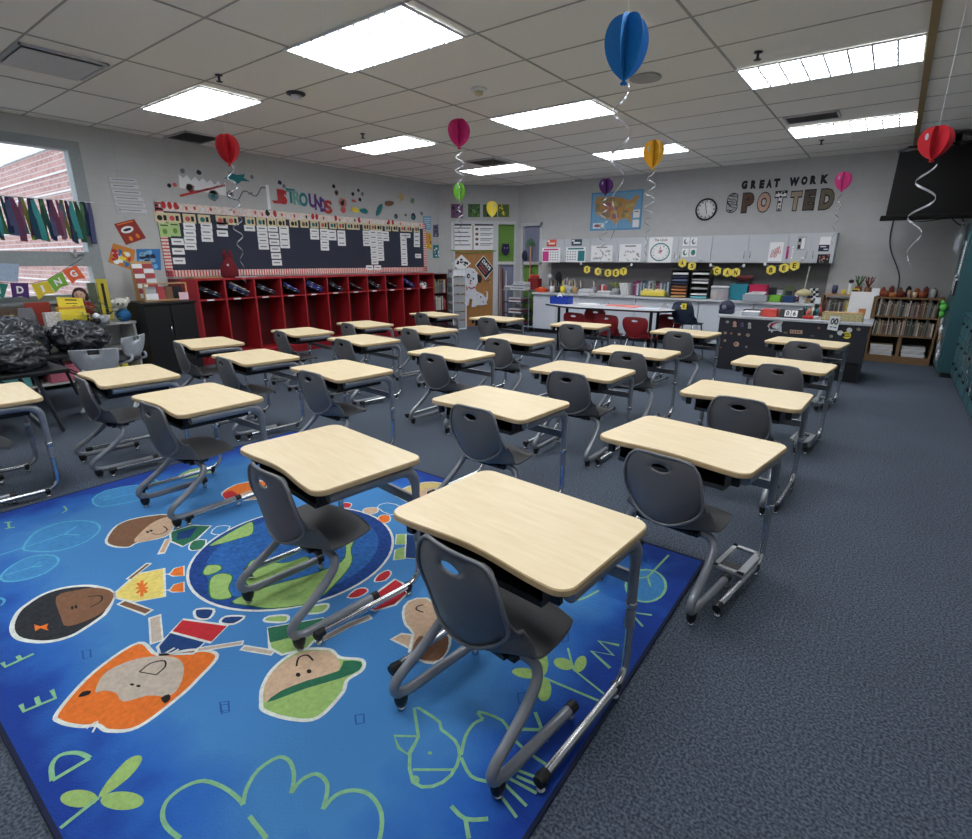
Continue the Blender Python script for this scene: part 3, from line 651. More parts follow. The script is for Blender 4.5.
P = [(140, 412), (95, 375), (78, 330), (95, 280), (150, 235), (220, 212), (290, 235), (340, 272), (358, 295)]
stroke(cd_, P, R_lg, .0115); stroke(cd_, [(358, 295), (370, 240), (410, 175), (480, 130), (520, 145), (535, 195), (525, 255)], R_lg, .0115); stroke(cd_, [(525, 255), (560, 210), (610, 188), (645, 212), (650, 250), (635, 310)], R_lg, .0115); stroke(cd_, [(635, 310), (680, 262), (740, 245), (800, 262), (838, 325), (832, 412), (800, 450)], R_lg, .0115)
stroke(cd_, [(380, 335), (440, 412)], R_lg, .0115, 3, 0)
shape(ci, [(135, 480), (120, 380), (160, 395), (210, 430), (215, 455), (262, 492), (280, 545), (250, 615), (185, 655), (115, 640), (105, 540)], RB, R_lg, 1, 2, .01); stroke(ci, [(50, 478), (135, 480), (98, 543), (65, 520)], R_lg, .01, 3, 0, True); stroke(ci, [(115, 597), (258, 597)], R_lg, .008, 3, 0); oval(ci, (123, 632), 16, 15, R_lg); oval(ci, (175, 538), 8, 6, R_lg)
stroke(ci, [(285, 545), (300, 480), (330, 435), (362, 420)], R_lg, .01); stroke(ci, [(362, 420), (345, 393), (430, 425), (470, 490), (540, 550), (605, 592)], R_lg, .01); stroke(ci, [(285, 555), (320, 620), (385, 640)], R_lg, .01)
for a in ([(460, 590), (590, 640)], [(440, 620), (550, 680)], [(430, 640), (515, 725)], [(425, 690), (480, 765)], [(480, 620), (560, 655)]): stroke(ci, a, R_lg, .009, 3, 0)
oval(ci, (567, 225), 24, 44, R_gr); oval(ci, (576, 315), 26, 42, R_gr); oval(ci, (515, 258), 52, 18, R_gr, rot=8); stroke(ci, [(567, 270), (780, 360)], R_lg, .01, 2, 0); oval(ci, (645, 225), 36, 20, R_gr, rot=15); oval(ci, (704, 225), 20, 30, R_gr, rot=25); stroke(ci, [(660, 170), (680, 245), (805, 345)], R_lg, .008, 2, 0)
stroke(ci, [(808, 240), (742, 180), (820, 195), (768, 145), (840, 160)], R_lg, .013, 3, 0); stroke(ci, [(490, 455), (600, 458)], R_lg, .0115, 3, 0); stroke(ci, [(545, 395), (585, 500)], R_lg, .0115, 3, 0); stroke(ci, [(250, 725), (300, 770), (380, 770)], R_lg, .0115, 3); stroke(ci, [(300, 770), (312, 839)], R_lg, .0115, 3, 0)
stroke(cg, [(482, 500), (368, 485), (434, 560)], R_lg, .0115, 3, 0); oval(cg, (450, 345), 105, 85, R_fill, 1, R_lg); stroke(cg, [(570, 185), (460, 300), (475, 350)], R_lg, .01, 3, 0); stroke(cg, [(460, 300), (385, 310)], R_lg, .01, 3, 0)
stroke(cg, [(30, 420), (110, 418), (205, 370)], R_lg, .01, 3)
for cs, x, y in ((cb, 390, 400), (cb, 895, 448), (c7, 350, 60), (c7, 910, 280), (ci, 645, 130), (ci, 500, 345), (cg, 25, 625)): stroke(cs, [(x-16, y-16), (x+16, y-20), (x+18, y+12), (x-12, y+18)], R_grey, .006, 2, 0, True)  # small outlined boxes printed in a muted blue
ro = rug.build('alphabet_rug')
me = ro.data; cc = Vector(((RX0+RX1)/2, (RY0+RY1)/2, 0)); me.transform(Matrix.Translation(-cc)); ro.location = cc
tag(ro, 'big blue classroom rug with cartoon children around a globe', 'rug')
# ------------------------------------------------------------ left wall: word board, cubbies
XB = XL+.012
NX = Vector((1, 0, 0)); NY = Vector((0, -1, 0))
def wl4(y0, y1, z0, z1, x): return [(x, y0, z1), (x, y1, z1), (x, y1, z0), (x, y0, z0)]
M_board = mat('board_navy', (44, 52, 70), .8)
M_bord = mat('polka_border', (232, 216, 208), .7, vary=.2, scale=40)
M_stripe = mat('border_red', (206, 90, 92), .7)
BY0, BY1, BZ0, BZ1 = 3.22, 8.22, 1.165, 2.09
s = Sheet(wl4(BY0, BY1, BZ0, BZ1, XL+.003), NX, M_board, .012); bW, bH = BY1-BY0, BZ1-BZ0
fx, fy = .09/bW, .085/bH
s.rect(0, 0, 1, fy*1.25, M_bord); s.rect(0, 1-fy, 1, 1, M_bord); s.rect(0, 0, fx, 1, M_bord); s.rect(1-fx, 0, 1, 1, M_bord)
for k in range(120): a = (k+.5)/120; s.rect(a-.0018, 1-fy, a+.0018, 1, M_stripe, 2)
for k in range(22): b_ = (k+.5)/22; s.rect(0, b_-.01, fx, b_+.01, M_stripe, 2); s.rect(1-fx, b_-.01, 1, b_+.01, M_stripe, 2)
for k in range(46):
    a = (k+.5)/46; s.ell(a, fy*.6+.01*math.sin(k*3), .0035, .03, rnd.choice([M_stripe, M_white, M_white, M_ink, M_white]), 2, 8)
for a in (.02, .035, .05, .31, .335, .47, .485, .56, .66, .80, .82): s.ell(a, fy*.4, .006, .05, rnd.choice([M_red, M_ink, M_red]), 3, 10)
s.done('word_board', 'long navy word wall bulletin board with pink dotted border above the red cubbies', 'bulletin board')
M_card = mat('cream_card', (222, 208, 168), .7)
def cp_(x, y): return (140+x/3.24, 180+y/3.24)
cards = [70, 110, 160, 208, 265, 300, 357, 393, 427, 458, 498, 533, 565, 595, 625, 652, 680, 700, 732, 757, 775, 803, 827, 853, 872, 897]
def slip(u, v, w_, h_, x, m, name, label, cat, group, rows=0, marks=None):
    p = at(0, x, u, v); q = Sheet([p+Vector((0, -w_/2, h_/2)), p+Vector((0, w_/2, h_/2)), p+Vector((0, w_/2, -h_/2)), p+Vector((0, -w_/2, -h_/2))], NX, m, .0025)
    if marks: marks(q)
    return q.done(name, label, cat, group)
for i, x in enumerate(cards):
    y = 121+(x-70)/830*38
    col = rnd.choice([M_brown, M_ink, M_teal, M_stripe])
    def mk(q, col=col): q.ell(.35, .55, .2, .28, col); q.rect(.62, .25, .85, .8, M_ink)
    slip(*cp_(x, y), .165 if x < 320 else .15, .115, XB+.0055, M_card, 'letter_card', 'cream picture letter card pinned along the top of the navy board', 'card', 'letter cards on the word board', marks=mk)
for (x, y) in ((80, 162), (113, 160)):
    slip(*cp_(x, y), .13, .17, XB+.0055, mat('pale_green_card', (178, 206, 140), .7), 'green_card', 'pale green card at the top left of the navy word board', 'card', 'green cards on the word board', marks=lambda q: (q.rect(.15, .12, .85, .2, M_ink), q.ell(.5, .6, .22, .2, M_green)))
cols = [(122, 200, 262, 3, 5), (160, 150, 216, 4, 4), (215, 148, 190, 3, 3), (266, 146, 173, 2, 1), (355, 156, 156, 1, 0), (395, 157, 216, 4, 6), (430, 158, 268, 6, 14), (466, 157, 212, 4, 4), (565, 166, 184, 2, 1), (597, 167, 220, 4, 2), (622, 170, 187, 2, 1), (652, 172, 205, 3, 2), (733, 172, 206, 3, 2), (755, 170, 266, 7, 6), (776, 172, 254, 6, 4), (795, 174, 190, 2, 1), (853, 180, 270, 7, 4), (866, 180, 180, 1, 0), (897, 170, 210, 4, 0), (901, 246, 246, 1, 0), (744, 284, 284, 1, 0), (770, 284, 284, 1, 0)]
nth = ['leftmost'] + ['']*30
for x, y0, y1, n, dx in cols:
    for k in range(n):
        f = k/max(1, n-1)
        slip(*cp_(x+dx*f, y0+(y1-y0)*f), .155 if x < 320 else .165, .082, XB+.0055, M_paper, 'word_slip', 'small white word slip pinned in a column on the navy board', 'word slip', 'word slips on the navy board', marks=lambda q: q.rect(.15, .4, .8, .58, M_grey))
# cut-out letters and art stuck above the board
def cut(u, v, w_, h_, kind, m, m2, label, ang=0, plane=None):
    p = at(0, XL, u, v) ; ca, sa = math.cos(R(ang)), math.sin(R(ang))
    ex = Vector((0, ca, sa)); ez = Vector((0, -sa, ca))
    q = Sheet([p-ex*w_/2+ez*h_/2, p+ex*w_/2+ez*h_/2, p+ex*w_/2-ez*h_/2, p-ex*w_/2-ez*h_/2], NX, None, 0.0)
    n = 14; r0 = random.Random(int(u*7+v)); pts = []
    if kind == 'blob': pts = [(.5+.5*(.75+.25*r0.random())*math.cos(2*math.pi*k/n), .5+.5*(.75+.25*r0.random())*math.sin(2*math.pi*k/n)) for k in range(n)]
    elif kind == 'bar': pts = [(0, 0), (1, 0), (1, 1), (0, 1)]
    elif kind == 'wave':
        pts = [(0, 1)]+[(k/12, .25+.25*(k % 2)-.1*r0.random()) for k in range(13)]+[(1, 1)]
    elif kind == 'star': pts = [(.5+(.5 if k % 2 else .25)*math.cos(math.pi*k/5), .5+(.5 if k % 2 else .25)*math.sin(math.pi*k/5)) for k in range(10)]
    if kind == 'swirl':
        q.th = .001; q.line([(t/16, .5+.35*math.sin(t*.8)) for t in range(17)], .012, m, 2)
        q.prism([q.p(.45, .4, 0), q.p(.55, .4, 0), q.p(.55, .6, 0), q.p(.45, .6, 0)], NX*.003, m2)
    elif kind == 'letter':
        q.prism([q.c[0], q.c[1], q.c[2], q.c[3]], NX*.0015, m2) if False else None
        q.text(m2, 0, 0, 1, 1, m, 2, .05)
    else:
        q.th = 0; q.prism([q.p(a, b_, 0) for a, b_ in pts], NX*.004, m); q.th = .004
        if m2: q.ell(.45, .55, .22, .22, m2, 1, 8); q.ell(.6, .35, .1, .12, M_ink, 1, 8)
    return q.done('wall_cutout', label, 'wall decoration', 'paper cut-outs above the word board')
def c4(x, y): return (150+x/3.24, 120+y/3.24)
cut(*c4(172, 205), .62, .22, 'wave', M_paper, None, 'white jagged paper cloud at the left above the word board', -4)
cut(*c4(172, 228), .66, .028, 'bar', M_red, None, 'thin slanted red bar under the white paper cloud', 17)
cut(*c4(130, 220), .13, .12, 'blob', mat('dark_red_paper', (140, 40, 40), .7), M_ink, 'dark red cut-out figure on the red bar')
for x, y, w_, m, m2, l in [(105, 165, .06, M_grey, None, 'small grey blot high above the cloud'), (158, 170, .06, M_navy, None, 'small dark blot above the cloud'), (62, 212, .05, M_ink, None, 'tiny black blot left of the cloud'), (80, 210, .05, M_stripe, None, 'tiny red blot left of the cloud'), (205, 245, .13, M_grey, M_teal, 'grey cut-out animal right of the cloud'), (260, 243, .11, M_grey, M_brown, 'grey cut-out behind the red balloon ribbon'), (330, 185, .05, M_grey, None, 'small grey dot right of the red balloon'), (420, 203, .06, M_navy, None, 'dark dot above the colourful letters, left'), (434, 215, .06, M_grey, None, 'grey dot above the colourful letters, left'), (595, 215, .06, M_ink, None, 'black dot above the letters, centre left'), (604, 236, .08, M_brown, M_ink, 'brown blot above the letters, centre'), (657, 240, .06, M_ink, None, 'small black blot, centre right'), (675, 228, .05, M_navy, None, 'navy blot, centre right, upper'), (688, 240, .06, M_grey, None, 'grey blot beside the navy blot'), (680, 258, .06, M_ink, None, 'black blot below the navy blot'), (624, 268, .15, mat('rose_paper', (190, 120, 110), .7), M_ink, 'rose round cut-out with dark marks'), (626, 290, .1, M_stripe, None, 'small red cut-out under the rose one'), (850, 262, .12, mat('sage_paper', (150, 170, 150), .7), M_grey, 'sage cut-out at the right'), (797, 312, .08, M_ink, M_grey, 'black cut-out low at the right'), (853, 313, .12, M_navy, M_teal, 'navy cut-out low at the far right'), (880, 303, .07, M_grey, None, 'grey dot at the far right above the board'), (828, 308, .05, M_brown, None, 'small brown dot at the right')]:
    cut(*c4(x, y), w_*1.2, w_*1.2, 'blob', m, m2, l)
cut(*c4(325, 238), .62, .14, 'swirl', M_ink, M_grey, 'thin black doodle line with a small tag', 15)
cut(*c4(383, 250), .05, .34, 'bar', M_paper, None, 'narrow white paper strip standing above the board')
for k, (x, y, w_, ch_, m) in enumerate([(415, 247, .22, 'J', M_red), (432, 250, .13, 'S', M_red), (456, 246, .16, 'T', M_teal), (476, 252, .15, 'R', mat('pale_teal', (110, 160, 150), .7)), (497, 258, .16, 'O', M_teal), (527, 262, .15, 'U', M_purple), (545, 270, .15, 'N', M_purple), (560, 276, .12, 'D', M_purple), (577, 282, .17, 'S', M_red)]):
    cut(*c4(x, y), w_, .21, 'letter', m, ch_, 'colourful cut-out letter in the row of letters above the word board, number %d from left' % (k+1))
for x, y, w_, h_, a, m, l in [(665, 291, .18, .1, -10, M_yellow, 'yellow-green cut-out strip above the board'), (693, 295, .22, .1, 0, M_teal, 'teal cut-out strip above the board'), (742, 292, .28, .11, 55, M_teal, 'teal diagonal strip rising to the right'), (775, 270, .26, .1, 8, M_brown, 'brown and red strip right of the teal diagonal'), (660, 262, .05, .12, 80, M_stripe, 'small pink strip between the blots')]:
    cut(*c4(x, y), w_, h_, 'blob', m, None, l, a)
cut(*c4(815, 250), .2, .2, 'star', mat('tan_paper', (205, 175, 120), .7), None, 'tan star cut-out at the upper right of the wall art')
# posters right of the board (before the corner)
def poster(ax, val, quad, m, name, label, marks=None, n=None, group=None, cat='poster', diag=False, th=.004):
    cs = pxD(quad, val) if diag else px(ax, val, quad)
    q = Sheet(cs, n if n is not None else (DN if diag else (NX if ax == 0 else NY)), m, th)
    if marks: marks(q)
    return q.done(name, label, cat, group)
def splat(cols, n=14, seed=1, r=.12):
    def f(q):
        rr = random.Random(seed)
        for k in range(n): q.ell(.12+.76*rr.random(), .12+.76*rr.random(), r*(.4+rr.random()*.6), r*(.4+rr.random()*.6), rr.choice(cols), 1+k % 3, 9)
    return f
def lines(n, m=M_grey, t0=.15, t1=.9, a0=.1, a1=.9, h=.25):
    def f(q):
        for k in range(n): b_ = t0+(t1-t0)*k/n; q.rect(a0, b_, a1-(.15 if k % 3 == 2 else 0), b_+h*(t1-t0)/n, m)
    return f
def both(*fs):
    def f(q):
        for g in fs: g(q)
    return f
M_sky = mat('pale_blue_paper', (130, 175, 205), .7)
poster(0, XL+.002, [(423, 216), (431, 216), (431, 230), (423, 230)], M_sky, 'poster', 'pale blue paper right of the word board, top', lines(5, M_white))
poster(0, XL+.002, [(433, 225), (442, 224), (442, 237), (433, 237)], mat('grey_purple', (96, 92, 120), .7), 'poster', 'dark purple print near the corner', splat([M_ink, M_sky], 9, 3))
poster(0, XL+.002, [(425, 232), (431, 234), (432, 250), (424, 247)], mat('mustard', (210, 160, 60), .7), 'poster', 'mustard art print tilted right of the word board', splat([M_orange, M_yellow, M_brown], 10, 4))
poster(0, XL+.002, [(433, 245), (442, 245), (442, 258), (433, 258)], M_teal, 'poster', 'teal art print lowest beside the corner', splat([M_white, M_navy, M_sky], 12, 5))
# left: pictures beside the window
poster(0, XL+.002, [(114, 224), (134, 219), (146, 238), (126, 245)], mat('brick_red_paper', (150, 52, 40), .7), 'poster', 'brick red story poster beside the window', both(lambda q: (q.ell(.42, .38, .3, .16, M_paper), q.ell(.42, .38, .2, .06, M_ink, 2)), lambda q: (q.ell(.35, .8, .08, .12, M_orange), q.ell(.7, .78, .08, .12, M_orange), q.rect(.1, .05, .9, .1, M_orange))))
poster(0, XL+.002, [(113, 243), (135, 250), (132, 270), (108, 262)], mat('ochre_paper', (206, 130, 50), .7), 'poster', 'orange and blue painted print tilted beside the window', splat([M_yellow, M_blue, M_red, M_paper], 20, 6, .14))
poster(0, XL+.002, [(136, 249), (160, 249), (161, 270), (138, 269)], M_blue, 'poster', 'bright blue painted print left of the word board', splat([mat('light_blue', (120, 190, 235), .7), M_navy, M_sky], 18, 7, .15))
def quote(q):
    for k in range(6): q.rect(.04 if k < 5 else .15, .03+.16*k, .96, .13+.16*k, M_jamb); q.rect(.1, .065+.16*k, .88-(k % 2)*.1, .085+.16*k, M_grey, 2)
poster(0, XL+.001, [(107, 176), (137, 178), (150, 216), (117, 214)], mat('pale_wall_vinyl', (186, 188, 190), .8), 'quote_sign', 'faint pale lettered quote strips high on the wall beside the window', quote, cat='sign')
# red cubbies
CY = [3.22, 3.42, 3.79, 4.22, 4.64, 5.05, 5.47, 5.89, 6.31, 6.73, 7.16, 7.58, 8.0]
CX0, CX1 = XL+.015, -7.30
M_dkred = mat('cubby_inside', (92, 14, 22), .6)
cu = empty('cubby_unit', ((CX0+CX1)/2, 5.7, 0), 0, 'long red wooden cubby unit with eleven compartments under the word board', 'cubbies')
oo = Vector(((CX0+CX1)/2, 5.7, 0))
def cpart(name, x0, x1, y0, y1, z0, z1, m, parent=cu): return MB().bx(x0-oo.x, x1-oo.x, y0-oo.y, y1-oo.y, z0, z1, m).build(name, parent)
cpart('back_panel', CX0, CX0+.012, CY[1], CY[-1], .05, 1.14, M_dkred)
cpart('top_panel', CX0, CX1, CY[1]-.02, CY[-1]+.02, 1.12, 1.145, M_maroonedge)
cpart('base', CX0+.03, CX1-.0, CY[1]-.01, CY[-1]+.01, 0.001, .10, M_maroon)
cpart('seat_shelf', CX0, CX1+.0, CY[1]+.01, CY[-1]-.01, .10, .125, M_maroonedge)
for k, y in enumerate(CY[1:]): cpart('divider', CX0, CX1+.002, y-.012, y+.012, .125, 1.12, M_maroonedge)
for a, b_ in zip(CY[1:-1], CY[2:]):
    cpart('shelf', CX0+.012, CX1-.004, a+.012, b_-.012, .855, .872, M_maroonedge)
    lab = MB().bx(CX1-oo.x, CX1+.0015-oo.x, a+.1-oo.y, a+.2-oo.y, .854, .873, M_paper).build('name_label', cu)
# end panel on the left
cpart('end_panel', CX0, CX1, CY[0], CY[0]+.02, 0.001, 1.14, M_maroon); cpart('end_top', CX0, CX1, CY[0]+.02, CY[1]-.02, 1.12, 1.143, M_maroon); cpart('end_front', CX1-.02, CX1, CY[0]+.02, CY[1]-.012, 0.001, 1.12, M_maroon)
# things in the cubbies: backpacks and folders
bagc = [M_navy, M_ink, mat('charcoal_cloth', (45, 46, 52), .9), mat('deep_blue_cloth', (36, 50, 110), .9), M_darkgrey]
for k, (a, b_) in enumerate(zip(CY[1:-1], CY[2:])):
    n = [2, 3, 2, 2, 3, 2, 1, 2, 1, 2, 1][k]
    nm = ['first', 'second', 'third', 'fourth', 'fifth', 'sixth', 'seventh', 'eighth', 'ninth', 'tenth', 'eleventh'][k]
    for j in range(n):
        m = MB(); col = bagc[(k*2+j) % 5] if (k, j) not in ((9, 1), (3, 1), (4, 1)) else mat('royal_blue_folder', (40, 60, 160), .5)
        if (k, j) == (1, 2): col = mat('silver_cloth', (150, 140, 140), .4)
        L_, T = .30, .022
        m.box((0, 0, 0), (.25, L_, T), col, .006, Matrix.Rotation(R(-24-4*(k % 2)), 3, 'X'))
        for q in range(2): m.box((.126, -.06+.12*q, .045*(.5-q)), (.004, .04, .006), M_white)
        o = m.build('folder'); o.location = (CX1-.16, (a+b_)/2+(.015*(j-1)), .955+.03*j)
        ll = ['lowest', 'next', 'topmost'][j] if n > 1 else 'only'
        tag(o, '%s dark folder slanting in the %s cubby from the left' % (ll, nm), 'folder', 'folders slanting in the cubbies')
pk = tag(MB().ball((0, 0, .06), (.05, .05, .05), M_paper, 10).ball((0, .09, .06), (.045, .045, .045), M_paper, 10).tube([(0, 0, .02), (0, .09, .02)], .03, M_paper, 8).build('stuffed_toy', loc=(CX1-.08, 7.74, .868)), 'small white soft toy in the last cubby on the right', 'toy')
# red long-eared bag on top of the cubbies
rb = empty('plush_rabbit', (-7.45, 3.96, 1.146), 0, 'dark red long-eared plush sitting on top of the cubbies', 'plush toy'); mrd = mat('dark_red_plush', (110, 22, 34), .9, bump=.3)
MB().lathe((0, 0, 0), [(.10, 0), (.125, .03), (.12, .12), (.085, .2), (.05, .25), (.02, .27)], mrd, 16, (.7, 1)).build('body', rb)
for s_ in (-1, 1): MB().lathe((0, s_*.04, .22), [(.02, 0), (.03, .05), (.028, .1), (.012, .15)], mrd, 10, (.5, 1)).build('ear', rb)
MB().ball((.07, -.05, .17), .016, M_paper, 8).build('eye', rb)
for y_, dy in ((4.15, .16), (3.6, .2)):
    tag(MB().box((0, 0, .006), (.22, dy*2, .012), M_cab if y_ > 4 else M_tan, .002).build('folder', loc=(-7.45, y_, 1.146)), 'flat folder lying on the cubby top %s the red plush' % ('right of' if y_ > 4 else 'left of'), 'folder')
# short shelf and drawer tower at the end of the cubbies
sh = empty('small_bookshelf', (-7.49, 8.22, 0), 0, 'short dark shelf of books between the red cubbies and the white drawers', 'bookshelf')
m_ds = mat('dark_cherry', (84, 30, 30), .5)
for y in (-.19, .19): MB().bx(-.18, .18, y-.01, y+.01, 0, 1.12, m_ds).build('side_panel', sh)
for z in (.06, .40, .74, 1.11): MB().bx(-.18, .18, -.18, .18, z, z+.015, m_ds).build('shelf', sh)
MB().bx(-.18, -.17, -.18, .18, 0.02, 1.11, m_ds).build('back_panel', sh)
BC = [(120, 90, 70), (190, 180, 160), (70, 80, 110), (150, 60, 50), (60, 60, 66), (200, 200, 205), (110, 120, 90), (170, 140, 100), (90, 110, 130), (215, 205, 185)]
BM = [mat('book_%d' % k, c_, .6, vary=.1) for k, c_ in enumerate(BC)]
M_page = mat('page_edge', (176, 168, 150), .8)
def book(loc, w_, d_, h_, m, label, group, rz=0, tilt=0, flat=False):
    b_ = MB()
    if flat: b_.box((0, 0, h_/2), (w_, d_, h_), m, .001).box((0, -.003, h_/2), (w_-.008, d_, h_*.7), M_paper)
    else: b_.box((0, 0, h_/2), (w_, d_, h_), m, min(.002, w_*.2), ).box((0, .004, h_/2+.001), (w_*.7, d_-.004, h_-.004), M_page).box((0, -d_/2-.0006, h_*.75), (w_*.7, .001, h_*.06), M_page)
    o = b_.build('book'); o.location = loc; o.rotation_euler = (0, tilt, rz); return tag(o, label, 'book', group)
for z, g in ((.415, 'bottom'), (.755, 'middle')):
    y = 8.06
    while y < 8.36:
        t = rnd.uniform(.015, .035); book((-7.42, y+t/2, z), t, .2, rnd.uniform(.19, .28), rnd.choice(BM), 'book standing on the %s shelf of the short dark bookshelf' % g, 'books on the short dark shelf, %s' % g, R(90)); y += t+.002
dt = empty('drawer_tower', (-7.22, 8.62, 0), R(-30), 'tall white plastic drawer tower left of the brown door', 'drawer tower')
MB().bx(-.17, .17, -.15, .15, 0, .02, M_white).bx(-.17, .17, -.15, .15, 1.08, 1.10, M_white).build('frame', dt)
for x in (-.16, .16):
    for y in (-.14, .14): MB().bx(x-.01, x+.01, y-.01, y+.01, .02, 1.08, M_white).build('post', dt)
for k in range(6):
    z = .03+.175*k; d = MB(); d.bx(-.145, .145, -.145, .13, z, z+.15, M_clear); d.bx(-.15, .15, -.155, -.145, z+.14, z+.165, M_white).bx(-.15, .15, -.155, -.145, z, z+.02, M_white); o = d.build('drawer', dt)
    MB().bx(-.03, .03, -.165, -.155, z+.145, z+.16, M_white).build('handle', o); MB().bx(-.13, .13, -.12, .12, z+.01, z+.06+.02*(k % 3), rnd.choice(BM)).build('contents', o)
bx_ = empty('storage_box', (-7.22, 8.62, 1.10), R(-30), 'white lidded box on top of the drawer tower', 'box'); MB().box((0, 0, .05), (.3, .26, .10), M_white, .01).build('body', bx_); MB().box((0, 0, .107), (.32, .28, .014), M_cab, .004).build('lid', bx_); MB().box((0, -.132, .06), (.06, .004, .03), M_ink).build('label_plate', bx_)

# corner door: posters and puppy
M_puppy = mat('puppy_white', (226, 228, 236), .7)
poster(0, .004, [(451.5, 222), (472.5, 222), (472.5, 250), (451.5, 250)], M_paper, 'rules_poster', 'white rules poster on the corner door, left half', both(lambda q: q.rect(.05, .03, .95, .13, M_ink), lambda q: [q.rect(.1, .2+.15*k, .9-.1*(k % 2), .23+.15*k, M_ink) for k in range(5)], lambda q: [q.ell(.1, .27+.15*k, .03, .02, M_ink) for k in range(4)]), diag=True)
poster(0, .004, [(473.5, 222), (494.5, 222), (494.5, 250), (473.5, 250)], M_paper, 'rules_poster', 'white rules poster on the corner door, right half', both(lambda q: q.rect(.05, .03, .95, .13, M_ink), lambda q: [(q.rect(.32, .22+.18*k, .9, .25+.18*k, M_grey), q.rect(.32, .28+.18*k, .8, .3+.18*k, M_grey), q.ell(.16, .25+.18*k, .08, .05, M_brown)) for k in range(4)]), diag=True)
cs8 = lambda x, y: (440+x/8.1, 240+y/8.1)
poster(0, .002, [cs8(175, 118), cs8(250, 190), cs8(175, 262), cs8(95, 190)], M_paper, 'paw_sign', 'white square sign with black paw spots at the left of the door', splat([M_ink], 12, 9, .11), diag=True, cat='sign')
def dd(q):
    q.rect(.04, .04, .96, .96, M_ink); q.text('DAYS', .15, .15, .85, .42, M_paper, 2, .04); q.text('SCHOOL', .15, .5, .85, .66, mat('mauve_ink', (190, 120, 130), .7), 2, .02); q.rect(.2, .75, .8, .82, M_stripe, 2)
poster(0, .002, [cs8(352, 125), cs8(440, 232), cs8(370, 318), cs8(285, 205)], M_paper, 'school_days_sign', 'black diamond sign with white lettering on the brown door', dd, diag=True, cat='sign')
pup = [(180, 265), (200, 235), (235, 222), (275, 232), (305, 265), (312, 330), (290, 368), (285, 395), (300, 415), (345, 435), (372, 470), (378, 430), (370, 408), (388, 420), (390, 470), (375, 505), (385, 520), (340, 530), (300, 528), (290, 540), (255, 545), (262, 480), (240, 470), (230, 530), (190, 530), (185, 515), (208, 500), (205, 430), (225, 395), (215, 365), (190, 330)]
q = Sheet(pxD([cs8(180, 220), cs8(392, 220), cs8(392, 546), cs8(180, 546)], .001), DN, None, 0)
un = lambda x, y: ((x-180)/212, (y-220)/326)
q.prism([q.p(*un(x, y), 0) for x, y in pup], DN*.004, M_puppy); q.th = .004
q.poly([un(x, y) for x, y in [(300, 275), (335, 290), (340, 320), (325, 348), (306, 340)]], M_ink, 1); q.ell(*un(230, 290), .06, .06, M_ink, 1); q.ell(*un(232, 292), .03, .025, M_paper, 2); q.ell(*un(270, 312), .025, .03, M_ink, 1); q.ell(*un(248, 330), .04, .02, M_ink, 1); q.ell(*un(245, 350), .03, .025, M_red, 1)
q.line([un(230, 380), un(255, 392), (un(285, 378))], .025, M_red, 2)
for x, y, r_ in ((330, 460, .03), (215, 450, .02), (350, 500, .025), (270, 260, .025), (300, 440, .02)): q.ell(*un(x, y), r_, r_*.7, M_ink if r_ > .02 else M_grey, 1)
q.done('puppy_cutout', 'large paper cut-out of a sitting white spotted puppy with red collar on the brown door', 'wall decoration')
q = Sheet(pxD([(470, 281), (496, 281), (496, 287), (470, 287)], .05), DN, None, 0)
# green garland across the door, pictures above
g = MB(); g.tube([atD(451, 250, .03), atD(466, 253, .03), atD(480, 252, .03), atD(496, 251, .03)], .012, M_green, 6); tag(recenter(g.build('paper_garland')), 'thin green garland across the corner door under the rules posters', 'garland')
for (u0, v0, u1, v1, c_, cols_, l) in [(451, 204, 463, 218, (110, 70, 110), [M_ink, M_purple], 'purple framed picture above the door, left'), (468, 204, 480, 217, (60, 100, 50), [M_green, M_ink], 'green leaf picture above the door'), (483, 204.5, 497, 217, (60, 40, 30), [M_brown, M_ink], 'dark picture behind the yellow balloon'), (498, 204.5, 509, 217, (90, 110, 40), [M_green, M_yellow], 'olive green picture above the sidelight')]:
    poster(0, .002, [(u0, v0), (u1, v0), (u1, v1), (u0, v1)], mat('pic_%d' % c_[0], c_, .6), 'picture', l, splat(cols_, 10, int(u0)), diag=True, cat='picture', th=.015)
# cat cushion and palm on the sidelights
ct = empty('cat_cushion', tuple(atD(505.5, 255.5, .06)), math.atan2(DD.y, DD.x), 'dark purple cat-shaped cushion in the green sidelight left of the white post', 'cushion')
MB().ball((0, 0, .12), (.085, .04, .12), M_purple if False else mat('cat_purple', (48, 34, 78), .9), 14).build('body', ct)
for s_ in (-1, 1): MB().lathe((s_*.055, 0, .2), [(.025, 0), (.012, .03), (.002, .05)], mat('cat_purple'), 8, (1, .5)).build('ear', ct); MB().ball((s_*.03, -.04, .15), .01, M_white, 8).build('eye', ct)
pt = empty('paper_palm', (at(1, YB+.02, 531.5, 265).x, YB-.03, 1.0), 0, 'tall paper palm tree taped on the far sidelight', 'decoration')
MB().box((0, 0, .33), (.035, .01, .66), mat('pink_stem', (205, 150, 130), .7)).build('trunk', pt)
f = MB()
for k in range(11): a = R(-20+22*k); f.prism([(0, -.006, .68), (.10*math.cos(a)-.02*math.sin(a), -.006, .70+.10*math.sin(a)+.02*math.cos(a)), (.12*math.cos(a), -.006, .70+.12*math.sin(a))], (0, .008, 0), M_dkgr if False else mat('palm_green', (60, 120, 60), .7))
f.build('fronds', pt)
tag(MB().ball((0, 0, .11), (.07, .03, .11), M_navy, 12).build('owl_cushion', loc=(at(1, YB, 526, 255).x, YB-.05, 1.37)), 'small navy cushion on the far sidelight rail', 'cushion')
